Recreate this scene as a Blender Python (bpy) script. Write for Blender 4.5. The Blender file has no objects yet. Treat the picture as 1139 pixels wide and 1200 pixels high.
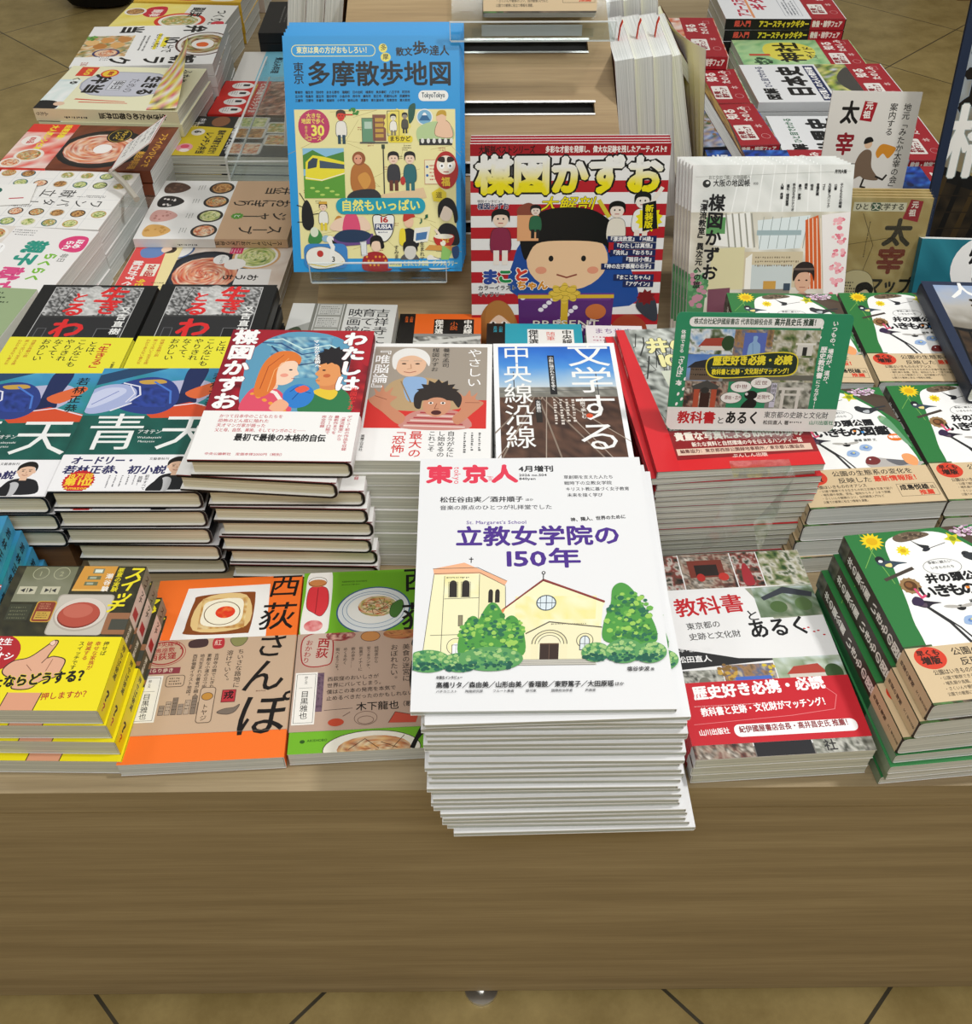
import bpy, math, random
from mathutils import Vector, Matrix
S = bpy.context.scene
C = S.collection
rad = math.radians

# ------------------------------------------------------------------ camera
cd = bpy.data.cameras.new('camera'); cam = bpy.data.objects.new('camera', cd); C.objects.link(cam)
cd.sensor_fit = 'HORIZONTAL'; cd.sensor_width = 36; cd.lens = 1150.1 / 1139 * 36; cd.clip_start = .02
_p, _y, _r = rad(44.534), rad(-.467), rad(-.052)
_ex = Vector((math.cos(_y), math.sin(_y), 0)); _ey = Vector((-math.sin(_y), math.cos(_y), 0)); _ez = Vector((0, 0, 1))
_f = _ey * math.cos(_p) - _ez * math.sin(_p); _u = _ey * math.sin(_p) + _ez * math.cos(_p)
_xr = _ex * math.cos(_r) + _u * math.sin(_r); _ur = -_ex * math.sin(_r) + _u * math.cos(_r)
_m = Matrix((_xr, _ur, -_f)).transposed().to_4x4(); _m.translation = (.0106, -.423, .7424)
cam.matrix_world = _m
S.camera = cam

# ------------------------------------------------------------------ light, exposure
S.view_settings.view_transform = 'Standard'; S.view_settings.look = 'None'
S.view_settings.gamma = 1; S.view_settings.use_curve_mapping = False
S.view_settings.exposure = -0.04
wd = bpy.data.worlds.new('world'); S.world = wd; wd.use_nodes = True
wd.node_tree.nodes['Background'].inputs[0].default_value = (.985, 1, .955, 1)
wd.node_tree.nodes['Background'].inputs[1].default_value = .40
def area(name, loc, target, size, power, col=(1, .98, .955), sy=None):
    l = bpy.data.lights.new(name, 'AREA'); l.energy = power; l.color = col; l.size = size
    if sy: l.shape = 'RECTANGLE'; l.size_y = sy
    o = bpy.data.objects.new(name, l); C.objects.link(o); o.location = loc
    o.rotation_euler = (Vector(target) - Vector(loc)).to_track_quat('-Z', 'Y').to_euler()
    return o
area('ceiling_spot_light', (1.25, .25, 2.2), (.15, .4, 0), .16, 25)
area('ceiling_spot_light', (-1.5, .9, 2.25), (-.3, .6, 0), .3, 7)
area('ceiling_panel_light', (.1, 1.9, 2.3), (0, 1.2, 0), .6, 8, sy=1.2)  # unseen fill panel over the rear of the table
area('ceiling_panel_light', (.1, -1.0, 2.3), (.1, -.6, 0), 1.8, 23, sy=.3)  # fill panel added to brighten the front faces and the floor before the table

# ------------------------------------------------------------------ materials
def lin(h):
    if not isinstance(h, str): return h
    h = h.lstrip('#')
    if len(h) == 3: h = ''.join(c * 2 for c in h)
    o = []
    for i in (0, 2, 4):
        c = int(h[i:i + 2], 16) / 255
        o.append(c / 12.92 if c < .04045 else ((c + .055) / 1.055) ** 2.4)
    return tuple(o)
def mat(name, col=None, rough=.5, metal=0, coat=0):
    m = bpy.data.materials.new(name); m.use_nodes = True
    b = m.node_tree.nodes['Principled BSDF']
    b.inputs['Roughness'].default_value = rough; b.inputs['Metallic'].default_value = metal
    b.inputs['Coat Weight'].default_value = coat; b.inputs['Coat Roughness'].default_value = .12
    if col: b.inputs['Base Color'].default_value = (*lin(col), 1)
    return m, m.node_tree.nodes, m.node_tree.links, b
def inkmat(name, rough, coat, spec=.4):
    m, n, l, b = mat(name, None, rough, 0, coat)
    a = n.new('ShaderNodeAttribute'); a.attribute_name = 'ink'
    nz = n.new('ShaderNodeTexNoise'); nz.inputs['Scale'].default_value = 260
    mp = n.new('ShaderNodeMapRange'); mp.inputs[3].default_value = .97; mp.inputs[4].default_value = 1.0
    mx = n.new('ShaderNodeMix'); mx.data_type = 'RGBA'; mx.blend_type = 'MULTIPLY'; mx.inputs[0].default_value = 1
    l.new(nz.outputs[0], mp.inputs[0]); l.new(a.outputs['Color'], mx.inputs[6]); l.new(mp.outputs[0], mx.inputs[7])
    l.new(mx.outputs[2], b.inputs['Base Color']); b.inputs['Specular IOR Level'].default_value = spec
    return m
INK = inkmat('coated_printed_paper', .45, 0, .3)
MATTE = inkmat('uncoated_printed_paper', .7, 0, .25)
GLOSS = inkmat('laminated_printed_card', .3, .05, .35)
def pagemat(name, c1, c2):
    m, n, l, b = mat(name, None, .8)
    tc = n.new('ShaderNodeTexCoord'); mp = n.new('ShaderNodeMapping'); mp.inputs['Scale'].default_value = (6, 6, 1500)
    nz = n.new('ShaderNodeTexNoise'); nz.inputs['Scale'].default_value = 1; nz.inputs['Detail'].default_value = 3
    cr = n.new('ShaderNodeValToRGB'); cr.color_ramp.elements[0].position = .32; cr.color_ramp.elements[1].position = .62
    cr.color_ramp.elements[0].color = (*lin(c1), 1); cr.color_ramp.elements[1].color = (*lin(c2), 1)
    l.new(tc.outputs['Object'], mp.inputs[0]); l.new(mp.outputs[0], nz.inputs[0]); l.new(nz.outputs[0], cr.inputs[0]); l.new(cr.outputs[0], b.inputs['Base Color'])
    b.inputs['Specular IOR Level'].default_value = .1
    return m
PG = {'cream': pagemat('cream_page_edges', '#CFC9AC', '#F1ECD6'), 'white': pagemat('white_page_edges', '#C4C9C7', '#EDF0EE'),
      'mag': pagemat('magazine_page_edges', '#98A09A', '#DDE2DE'), 'grey': pagemat('grey_page_edges', '#BABDB2', '#E9EBE0')}
def woodmat(name, c1, c2, c3, scale=(1.6, 40, 40)):
    m, n, l, b = mat(name, None, .55)
    tc = n.new('ShaderNodeTexCoord'); mp = n.new('ShaderNodeMapping'); mp.inputs['Scale'].default_value = scale
    nz = n.new('ShaderNodeTexNoise'); nz.inputs['Scale'].default_value = 1; nz.inputs['Detail'].default_value = 6; nz.inputs['Roughness'].default_value = .65
    n2 = n.new('ShaderNodeTexNoise'); n2.inputs['Scale'].default_value = 1; n2.inputs['Detail'].default_value = 2
    m2 = n.new('ShaderNodeMapping'); m2.inputs['Scale'].default_value = (scale[0] * 8, scale[1] * 14, scale[2] * 14)
    mx = n.new('ShaderNodeMath'); mx.operation = 'MULTIPLY_ADD'; mx.inputs[1].default_value = .35
    cr = n.new('ShaderNodeValToRGB'); e = cr.color_ramp.elements
    e[0].position = .42; e[0].color = (*lin(c1), 1); e[1].position = .9; e[1].color = (*lin(c3), 1)
    k = e.new(.65); k.color = (*lin(c2), 1)
    l.new(tc.outputs['Object'], mp.inputs[0]); l.new(mp.outputs[0], nz.inputs[0])
    l.new(tc.outputs['Object'], m2.inputs[0]); l.new(m2.outputs[0], n2.inputs[0])
    l.new(n2.outputs[0], mx.inputs[0]); l.new(nz.outputs[0], mx.inputs[2]); l.new(mx.outputs[0], cr.inputs[0])
    l.new(cr.outputs[0], b.inputs['Base Color'])
    return m
WOOD = woodmat('oak_veneer', '#8A795B', '#9D8A69', '#B29F7C')
WOOD_STAND = woodmat('stand_oak_veneer', '#9A8260', '#B0966E', '#C4AA80')
WOOD_DARK = woodmat('dark_veneer', '#5A3B22', '#6B482B', '#7C5635')
METAL = mat('brushed_aluminium', '#D8D8D6', .3, 1)[0]
BLACKM = mat('matt_black_channel', '#101010', .6)[0]
def clearmat(name, tint=(.96, .98, .98), refl=.012):
    m = bpy.data.materials.new(name); m.use_nodes = True; n = m.node_tree.nodes; l = m.node_tree.links; n.clear()
    t = n.new('ShaderNodeBsdfTransparent'); t.inputs[0].default_value = (*tint, 1)
    g = n.new('ShaderNodeBsdfGlossy'); g.inputs['Roughness'].default_value = .08; g.inputs['Color'].default_value = (.9, .93, .93, 1)
    lw = n.new('ShaderNodeLayerWeight'); lw.inputs[0].default_value = .25
    ma = n.new('ShaderNodeMath'); ma.operation = 'MULTIPLY_ADD'; ma.inputs[1].default_value = .3; ma.inputs[2].default_value = refl
    mx = n.new('ShaderNodeMixShader'); o = n.new('ShaderNodeOutputMaterial')
    l.new(lw.outputs['Fresnel'], ma.inputs[0]); l.new(ma.outputs[0], mx.inputs[0]); l.new(t.outputs[0], mx.inputs[1]); l.new(g.outputs[0], mx.inputs[2]); l.new(mx.outputs[0], o.inputs[0])
    return m
ACRYL = clearmat('clear_acrylic'); EDGE = clearmat('acrylic_edge_highlight', (.93, .96, .96), .02); _n = EDGE.node_tree.nodes; _d = _n.new('ShaderNodeBsdfDiffuse'); _d.inputs[0].default_value = (.9, .93, .93, 1); _g = next(k for k in _n if k.type == 'MIX_SHADER'); _o = next(k for k in _n if k.type == 'OUTPUT_MATERIAL'); _m2 = _n.new('ShaderNodeMixShader'); _m2.inputs[0].default_value = .5; EDGE.node_tree.links.new(_g.outputs[0], _m2.inputs[1]); EDGE.node_tree.links.new(_d.outputs[0], _m2.inputs[2]); EDGE.node_tree.links.new(_m2.outputs[0], _o.inputs[0])  # EDGE mixes in white diffuse: the bright glint on acrylic edges is painted
FILM = clearmat('clear_film', (.975, .985, .985), .015)

# ------------------------------------------------------------------ glyph cache (built-in font outlines turned into mesh)
_tc = bpy.data.curves.new('glyph_source', 'FONT'); _tc.resolution_u = 2; _tc.fill_mode = 'FRONT'
_to = bpy.data.objects.new('glyph_source', _tc)
GL = {}
def glyph(ch):
    if ch in GL: return GL[ch]
    _tc.body = ch
    if _to.name not in C.objects: C.objects.link(_to)
    bpy.context.view_layer.update()
    me = bpy.data.meshes.new_from_object(_to.evaluated_get(bpy.context.evaluated_depsgraph_get()))
    vs = [(v.co.x, v.co.y) for v in me.vertices]; fs = [tuple(p.vertices) for p in me.polygons]
    cnt = {}
    for f in fs:
        for a, b in zip(f, f[1:] + f[:1]):
            k = (min(a, b), max(a, b)); cnt[k] = cnt.get(k, 0) + 1
    # doubled outline points share a place: weld by position for the count
    pos = {}
    for i, v in enumerate(vs): pos.setdefault((round(v[0], 4), round(v[1], 4)), []).append(i)
    rep = {i: g[0] for g in pos.values() for i in g}
    c2 = {}
    for f in fs:
        for a, b in zip(f, f[1:] + f[:1]):
            a, b = rep[a], rep[b]
            if a != b: k = (min(a, b), max(a, b)); c2[k] = c2.get(k, 0) + 1
    ed = [k for k, n in c2.items() if n == 1]
    xs = [v[0] for v in vs] or [0, .3]
    bpy.data.meshes.remove(me)
    wide = ord(ch) > 0x2000
    GL[ch] = (vs, fs, ed, 1.0 if wide else (max(xs) + .06 if ch != ' ' else .3))
    return GL[ch]
ROTV = set('ー「」『』（）〜―…／')
SMALL = set('、。')

# ------------------------------------------------------------------ print: flat ink shapes in millimetres, origin top-left, y down
class P:
    def __init__(s, w, h, bg=None):
        s.w, s.h = w, h; s.V = []; s.F = []; s.K = []; s.z = 0
        if bg: s.r(0, 0, w, h, bg)
    def add(s, pts, faces, col, dz=.003, zs=None):
        s.z += dz
        cols = col if isinstance(col, list) else None
        c1 = None if cols else lin(col)
        out = any(x < 0 or y < 0 or x > s.w or y > s.h for x, y in pts)
        if not out:
            n = len(s.V); s.V += [(x, y, s.z + (zs[i] if zs else 0)) for i, (x, y) in enumerate(pts)]; s.F += [tuple(i + n for i in f) for f in faces]
            s.K += cols if cols else [c1] * len(pts)
            return
        for f in faces:                                   # trim what runs past the sheet
            q = [(pts[i][0], pts[i][1]) + tuple(cols[i] if cols else c1) for i in f]
            for ax, lim, sg in ((0, 0, 1), (0, s.w, -1), (1, 0, 1), (1, s.h, -1)):
                r = []
                for a, b in zip(q, q[1:] + q[:1]):
                    da, db = (a[ax] - lim) * sg, (b[ax] - lim) * sg
                    if da >= 0: r.append(a)
                    if (da >= 0) != (db >= 0):
                        t = da / (da - db); r.append(tuple(u + (v - u) * t for u, v in zip(a, b)))
                q = r
                if not q: break
            if len(q) > 2:
                n = len(s.V); s.V += [(a[0], a[1], s.z + (zs[f[0]] if zs else 0)) for a in q]; s.K += [a[2:] for a in q]; s.F.append(tuple(range(n, n + len(q))))
    def p(s, pts, col): s.add(list(pts), [tuple(range(len(pts)))], col)
    def r(s, x, y, w, h, col): s.p([(x, y), (x + w, y), (x + w, y + h), (x, y + h)], col)
    def rr(s, x, y, w, h, rd, col):
        q = []
        for cx, cy, a0 in ((x + w - rd, y + rd, -90), (x + w - rd, y + h - rd, 0), (x + rd, y + h - rd, 90), (x + rd, y + rd, 180)):
            q += [(cx + rd * math.cos(rad(a0 + k * 22.5)), cy + rd * math.sin(rad(a0 + k * 22.5))) for k in range(5)]
        s.p(q, col)
    def e(s, cx, cy, rx, ry, col, n=28, rot=0):
        c, sn = math.cos(rad(rot)), math.sin(rad(rot)); q = []
        for k in range(n):
            a = 2 * math.pi * k / n; u, v = rx * math.cos(a), ry * math.sin(a); q.append((cx + c * u - sn * v, cy + sn * u + c * v))
        s.p(q, col)
    def ring(s, cx, cy, rx, ry, wd, col, n=36):
        s.l([(cx + rx * math.cos(2 * math.pi * k / n), cy + ry * math.sin(2 * math.pi * k / n)) for k in range(n + 1)], wd, col)
    def star(s, cx, cy, r1, r2, n, col, rot=0):
        s.p([(cx + (r1 if k % 2 else r2) * math.cos(math.pi * k / n + rot), cy + (r1 if k % 2 else r2) * math.sin(math.pi * k / n + rot)) for k in range(2 * n)], col)
    def sm(s, pts, k=5):
        n = len(pts); q = []
        for i in range(n):
            a, b, c, d = pts[i - 1], pts[i], pts[(i + 1) % n], pts[(i + 2) % n]
            for j in range(k):
                t = j / k; q.append(tuple(.5 * (2 * b[m] + (c[m] - a[m]) * t + (2 * a[m] - 5 * b[m] + 4 * c[m] - d[m]) * t * t + (3 * b[m] - a[m] - 3 * c[m] + d[m]) * t ** 3) for m in (0, 1)))
        return q
    def b(s, pts, col, k=5, ol=None, olw=.5):
        q = s.sm(pts, k); s.p(q, col)
        if ol: s.l(q + q[:1], olw, ol)
    def l(s, pts, wd, col):
        V = []; F = []
        for (x0, y0), (x1, y1) in zip(pts, pts[1:]):
            dx, dy = x1 - x0, y1 - y0; L = math.hypot(dx, dy) or 1; ex, ey = dx / L * wd * .3, dy / L * wd * .3; nx, ny = -dy / L * wd / 2, dx / L * wd / 2
            n = len(V); V += [(x0 - ex + nx, y0 - ey + ny), (x0 - ex - nx, y0 - ey - ny), (x1 + ex - nx, y1 + ey - ny), (x1 + ex + nx, y1 + ey + ny)]; F.append((n, n + 1, n + 2, n + 3))
        if V: s.add(V, F, col, zs=[((i // 4) % 4) * .0006 for i in range(len(V))])
    def box(s, x, y, w, h, wd, col): s.l([(x, y), (x + w, y), (x + w, y + h), (x, y + h), (x, y)], wd, col)
    def foliage(s, cx, cy, rx, ry, cols, n=40, r=2.2, seed=1):
        R = random.Random(seed)
        for c in cols:
            V = []; F = []
            for _ in range(n):
                a = R.random() * 6.283; d = math.sqrt(R.random()); x = cx + rx * d * math.cos(a); y = cy + ry * d * math.sin(a); q = r * R.uniform(.5, 1.2); m = len(V)
                V += [(x + q * math.cos(k * 1.05 + a), y + q * .8 * math.sin(k * 1.05 + a)) for k in range(6)]; F.append(tuple(range(m, m + 6)))
            s.add(V, F, c, zs=[(i // 6) * .0006 for i in range(len(V))]); s.z += n * .0006
    def im(s, x, y, w, h, cols, seed=0, sc=4, n=22, grad=0, shape=None):
        R = random.Random(seed); G = [[R.random() for _ in range(40)] for _ in range(40)]
        def nz(u, v):
            t = 0; a = .55
            for o in range(3):
                i, j = int(u) % 38, int(v) % 38; fu, fv = u - int(u), v - int(v); fu = fu * fu * (3 - 2 * fu); fv = fv * fv * (3 - 2 * fv)
                t += a * (G[j][i] * (1 - fu) * (1 - fv) + G[j][i + 1] * fu * (1 - fv) + G[j + 1][i] * (1 - fu) * fv + G[j + 1][i + 1] * fu * fv); a *= .5; u = u * 2.1 + 3; v = v * 2.1 + 7
            return t
        cl = [lin(c) for c in cols]; ny = max(4, int(n * h / w)) if w else n; ny = min(ny, 60)
        V = []; K = []; F = []
        for j in range(ny + 1):
            for i in range(n + 1):
                u, v = i / n, j / ny
                if shape == 'disc':
                    a = u * 2 * math.pi; V.append((x + w / 2 + w / 2 * v * math.cos(a), y + h / 2 + h / 2 * v * math.sin(a)))
                else: V.append((x + u * w, y + v * h))
                px, py = V[-1]; t = (nz(px / 10 * sc / 4 + 5, py / 10 * sc / 4 + 5) - .48) * 1.9 + .5
                if grad: t = v * grad + t * (1 - grad)
                t = max(0, min(.9999, t)) * (len(cl) - 1); k = int(t); f = t - k
                K.append(tuple(p_ + (q_ - p_) * f for p_, q_ in zip(cl[k], cl[k + 1])))
        for j in range(ny):
            for i in range(n): a = j * (n + 1) + i; F.append((a, a + 1, a + n + 2, a + n + 1))
        s.add(V, F, K)
    def disc(s, cx, cy, rx, ry, cols, seed=0, sc=8): s.im(cx - rx, cy - ry, 2 * rx, 2 * ry, cols, seed, sc, 20, 0, 'disc')
    def t(s, str_, x, y, sz, col, b=.008, vert=False, sx=1, sp=1, fit=None, ol=None, olw=0, rot=0, skew=0, grad=None):
        G = []
        if fit and not vert:
            tot = sum(glyph(c)[3] for c in str_) * sz * sp
            sx = fit / tot
        cx = cy = 0; c_, s_ = math.cos(rad(rot)), math.sin(rad(rot))
        for ch in str_:
            vs, fs, ed, ad = glyph(ch)
            def xf(v, ch=ch, cx=cx, cy=cy):
                u, w_ = v
                if vert and ch in ROTV: u, w_ = .5 + (w_ - .38) , .38 - (u - .5)
                if vert and ch in SMALL: u += .55; w_ += .5
                if vert and ord(ch) < 0x2000: u += .5 - ad / 2
                X = (cx + u * sx) * sz; Y = (cy + .86 - w_) * sz
                X += skew * (.5 * sz - Y + cy * sz)
                return (x + c_ * X - s_ * Y, y + s_ * X + c_ * Y)
            G.append((vs, fs, ed, xf))
            if vert: cy += sp * (1 if ord(ch) > 0x2000 or ch == ' ' else .9)
            else: cx += ad * sx * sp
        def gcol(V):
            yy = [xf((0, w_))[1] for _, _, _, xf in G for w_ in (-.08, .86)]; y0, y1 = min(yy), max(yy); g0, g1 = lin(grad[0]), lin(grad[1])
            return [tuple(a + (c - a) * max(0, min(1, ((v[1] - y0) / (y1 - y0) - .3) * 2.4)) for a, c in zip(g0, g1)) for v in V]
        def strokes(wd, colr):
            V = []; F = []
            for vs, fs, ed, xf in G:
                for a, b_ in ed:
                    x0, y0 = xf(vs[a]); x1, y1 = xf(vs[b_]); dx, dy = x1 - x0, y1 - y0; L = math.hypot(dx, dy)
                    if L < 1e-6: continue
                    ex, ey = dx / L * wd * .7, dy / L * wd * .7; nx, ny = -dy / L * wd, dx / L * wd; n = len(V)
                    V += [(x0 + nx, y0 + ny), (x0 - ex, y0 - ey), (x0 - nx, y0 - ny), (x1 - nx, y1 - ny), (x1 + ex, y1 + ey), (x1 + nx, y1 + ny)]; F.append((n, n + 1, n + 2, n + 3, n + 4, n + 5))
            if V:
                cl = colr
                if grad and colr == grad[0]: cl = gcol(V)
                s.add(V, F, cl, .002, zs=[((i // 6) % 6) * .0005 for i in range(len(V))]); s.z += .003
        if ol:
            strokes((b + olw) * sz, ol)
        V = []; F = []
        for vs, fs, ed, xf in G:
            n = len(V); V += [xf(v) for v in vs]; F += [tuple(i + n for i in f) for f in fs]
        if V:
            if b: strokes(b * sz, col if not grad else grad[0])
            if grad:
                s.add(V, F, gcol(V))
            else: s.add(V, F, col, .002)
    def v(s, str_, x, y, sz, col, b=.008, **k): s.t(str_, x, y, sz, col, b, vert=True, **k)
    def dash(s, x, y, w, n, pitch, sz, col, vert=False, seed=0):
        R = random.Random(seed * 31 + n); V = []; F = []
        for i in range(n):
            L = w * R.uniform(.7, 1); q = 0
            while q < L:
                a = sz * R.uniform(.35, .8); m = len(V); bx, by = (x - i * pitch, y + q) if vert else (x + q, y + i * pitch)
                dw, dh = (sz * R.uniform(.45, .8), a) if vert else (a, sz * R.uniform(.45, .8))
                V += [(bx, by), (bx + dw, by), (bx + dw, by + dh), (bx, by + dh)]; F.append((m, m + 1, m + 2, m + 3)); q += sz
        s.add(V, F, col)

# ------------------------------------------------------------------ mesh building
class MB:
    def __init__(s): s.V = []; s.F = []; s.K = []; s.M = []
    def add(s, V, F, col='#fff', m=0):
        n = len(s.V); s.V += [tuple(v) for v in V]; s.F += [tuple(i + n for i in f) for f in F]; s.M += [m] * len(F)
        s.K += col if isinstance(col, list) else [lin(col)] * len(V); return s
    def box(s, x0, y0, z0, x1, y1, z1, col='#fff', m=0):
        V = [(x0, y0, z0), (x1, y0, z0), (x1, y1, z0), (x0, y1, z0), (x0, y0, z1), (x1, y0, z1), (x1, y1, z1), (x0, y1, z1)]
        return s.add(V, [(3, 2, 1, 0), (4, 5, 6, 7), (0, 1, 5, 4), (1, 2, 6, 5), (2, 3, 7, 6), (3, 0, 4, 7)], col, m)
    def tube(s, pts, r, col='#fff', n=10, m=0, cap=True):
        pts = [Vector(p) for p in pts]; V = []; F = []
        for i, p in enumerate(pts):
            d = (pts[min(i + 1, len(pts) - 1)] - pts[max(i - 1, 0)]).normalized(); a = d.orthogonal().normalized(); b = d.cross(a)
            ri = r[i] if isinstance(r, (list, tuple)) else r
            V += [p + (a * math.cos(2 * math.pi * k / n) + b * math.sin(2 * math.pi * k / n)) * ri for k in range(n)]
        for i in range(len(pts) - 1): F += [(i * n + k, i * n + (k + 1) % n, (i + 1) * n + (k + 1) % n, (i + 1) * n + k) for k in range(n)]
        if cap: F += [tuple(reversed(range(n))), tuple(range((len(pts) - 1) * n, len(pts) * n))]
        return s.add(V, F, col, m)
    def prt(s, pr, fn, m=0): return s.add([fn(x / 1000, y / 1000, z / 1000) for x, y, z in pr.V], pr.F, list(pr.K), m) if pr and pr.V else s
    def mesh(s, name, mats):
        me = bpy.data.meshes.new(name); me.from_pydata(s.V, [], s.F)
        if any(s.M): me.polygons.foreach_set('material_index', s.M)
        a = me.attributes.new('ink', 'FLOAT_COLOR', 'POINT'); a.data.foreach_set('color', [c for k in s.K for c in (*k, 1)])
        for mt in (mats if isinstance(mats, (list, tuple)) else [mats]): me.materials.append(mt)
        me.update(); return me
def link(name, me, parent=None):
    o = bpy.data.objects.new(name, me); C.objects.link(o)
    if parent: o.parent = parent
    return o
def tag(o, label=None, cat=None, group=None, kind=None):
    for k, v in (('label', label), ('category', cat), ('group', group), ('kind', kind)):
        if v: o[k] = v
    return o
def thing(name, label, cat, loc=(0, 0, 0), rot=(0, 0, 0), group=None):
    o = bpy.data.objects.new(name, None); C.objects.link(o); o.location = loc; o.rotation_euler = rot; o.empty_display_size = .03
    return tag(o, label, cat, group)

# ------------------------------------------------------------------ books
def wrap(mb, W, L0, L1, T, c, spine, cols, rd, fold=True, back=True, z0=0):
    """a folded sheet (board) round a book: cross-section in x-z, run along y from L0 to L1"""
    sg = -1 if spine == 'L' else 1
    xs = W / 2; out = [(-xs, T)]; k = 5
    out += [(xs - rd + rd * math.sin(math.pi / 2 * i / k), T - rd + rd * math.cos(math.pi / 2 * i / k)) for i in range(k + 1)]
    if back:
        out += [(xs - rd + rd * math.cos(math.pi / 2 * i / k), rd - rd * math.sin(math.pi / 2 * i / k)) for i in range(k + 1)]
        out += [(-xs, 0)]
    ri = max(rd - c, .0002)
    inn = [(-xs, T - c)] + [(xs - rd + ri * math.sin(math.pi / 2 * i / k), T - rd + ri * math.cos(math.pi / 2 * i / k)) for i in range(k + 1)]
    if back:
        inn += [(xs - rd + ri * math.cos(math.pi / 2 * i / k), rd - ri * math.sin(math.pi / 2 * i / k)) for i in range(k + 1)] + [(-xs, c)]
    n = len(out)
    def colof(i):
        z = out[i][1]
        if i <= 1: return cols[0]
        if back and i >= n - 2: return cols[2]
        return cols[1]
    def strip(pa, pb, ca, flip=False):
        for i in range(len(pa) - 1):
            a, b = pa[i], pa[i + 1]; a2, b2 = pb[i], pb[i + 1]
            V = [(sg * a[0], a[2], a[1] + z0), (sg * b[0], b[2], b[1] + z0), (sg * b2[0], b2[2], b2[1] + z0), (sg * a2[0], a2[2], a2[1] + z0)]
            mb.add(V, [(0, 1, 2, 3)], ca(i))
    o0 = [(x, z, L0) for x, z in out]; o1 = [(x, z, L1) for x, z in out]; i0 = [(x, z, L0) for x, z in inn]; i1 = [(x, z, L1) for x, z in inn]
    strip(o0, o1, lambda i: colof(i) if i < n // 2 else colof(i + 1)); strip(i0, i1, lambda i: '#f2f2f0')
    strip(o0, i0, lambda i: cols[3]); strip(o1, i1, lambda i: cols[3])
    for e in (0, -1):
        mb.add([(sg * p_[e][0], p_[e][2], p_[e][1] + z0) for p_ in (o0, o1, i1, i0)], [(0, 1, 2, 3)], cols[3])
KINDS = {}
def define(key, W, H, T, front, spine='L', hard=False, cols=('#fff',) * 3, edge='#fff', pages='cream', spn=None, obi=None, m=None, rd=None, name=None, back=None, cat='book'):
    """W,H,T in mm. front: P for the cover; spn: P for the spine (w=T, h=H); obi=(y0,y1,P,cols,spineP)"""
    w, h, t = W / 1000, H / 1000, T / 1000
    parts = []; m = m or INK
    mb = MB(); c = .0024 if hard else .0005; rd = rd if rd is not None else (min(.007, t * .42) if hard else min(.0012, t * .3))
    wrap(mb, w, -h / 2, h / 2, t, c, spine, list(cols) + [edge], rd)
    sg = -1 if spine == 'L' else 1
    fx, fy = W / front.w, H / front.h
    F = lambda x, y, z: (x * fx - w / 2, h / 2 - y * fy, t + .00004 + z)
    def SP(y0=0, off=0.0):      # spine print as seen with the book standing upright: x across the thickness, y down the page
        return lambda x, y, z: (sg * (w / 2 + .0001 + off + z), h / 2 - y0 - y, (t - x) if sg > 0 else x)
    mb.prt(front, F)
    if spn: mb.prt(spn, SP())
    parts.append(('cover', mb.mesh('cover', m)))
    pb = MB(); g = .003 if hard else .0004
    x0, x1 = -w / 2 + g, w / 2 - (.0012 if not hard else .004)
    if spine == 'L': x0, x1 = -x1, -x0
    pb.box(x0, -h / 2 + g, c + .0001, x1, h / 2 - g, t - c - .0001)
    parts.append(('page_block', pb.mesh('page_block', PG[pages])))
    if obi:
        y0, y1, pr, oc, osp = obi
        ob = MB(); q = max(.0004, front.z / 1e6 + .0003)
        wrap(ob, w + .0009, h / 2 - y1 / 1000, h / 2 - y0 / 1000, t + 2 * q, .0002, spine, list(oc) + ['#eee'], rd + q, z0=-q)
        ob.V = [(x - sg * .0003 * 0, y, z) for x, y, z in ob.V]
        ox, oy = W / pr.w, (y1 - y0) / pr.h
        ob.prt(pr, lambda x, y, z: (x * ox - w / 2, h / 2 - y0 / 1000 - y * oy, t + q + .0001 + z))
        if osp: ob.prt(osp, SP(y0 / 1000, .0006))
        parts.append(('paper_band', ob.mesh('paper_band', m)))
    KINDS[key] = dict(parts=parts, W=w, H=h, T=t, name=name or ('hardcover_book' if hard else 'paperback_book'), cat=cat, obi=bool(obi), q=max(.0004, front.z / 1e6 + .0003) if obi else 0)
def put(key, loc, rot, label, group=None, name=None):
    k = KINDS[key]
    r = thing(name or k['name'], label, k['cat'], loc, rot if isinstance(rot, tuple) else (0, 0, rad(rot)), group)
    for pn, me in k['parts']: link(pn, me, r)
    return r
ORD = 'topmost second third fourth fifth sixth seventh eighth ninth tenth eleventh twelfth thirteenth fourteenth fifteenth sixteenth seventeenth eighteenth nineteenth twentieth twenty-first twenty-second twenty-third twenty-fourth twenty-fifth twenty-sixth'.split()
RNG = random.Random(7)
def stack(key, n, x, y, rot, top, low, group, lean=(0, 0), jit=(1.2, .5), base=0, offs=None):
    """n equal books one on another; (x, y, rot) is where the topmost lies; low has {o} for the place from the top"""
    k = KINDS[key]; q = 2 * k['q']
    g = group if n > 1 else None
    for i in range(n):
        z = base + .0004 + (n - 1 - i) * (k['T'] + q + .0002) + q / 2
        f = i / max(1, n - 1)
        dx = lean[0] * f + (RNG.uniform(-1, 1) * jit[0] / 1000 if i else 0); dy = lean[1] * f + (RNG.uniform(-1, 1) * jit[0] / 1000 if i else 0); da = RNG.uniform(-1, 1) * jit[1] if i else 0
        if offs and i in offs: dx, dy, da = offs[i]
        put(key, (x + dx, y + dy, z), rot + da, top if i == 0 else low.format(o=ORD[i]), g)
    return base + .0004 + n * (k['T'] + q + .0002)
def lean_rot(tilt, yaw=0): return (rad(90 - tilt), 0, rad(yaw))
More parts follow.
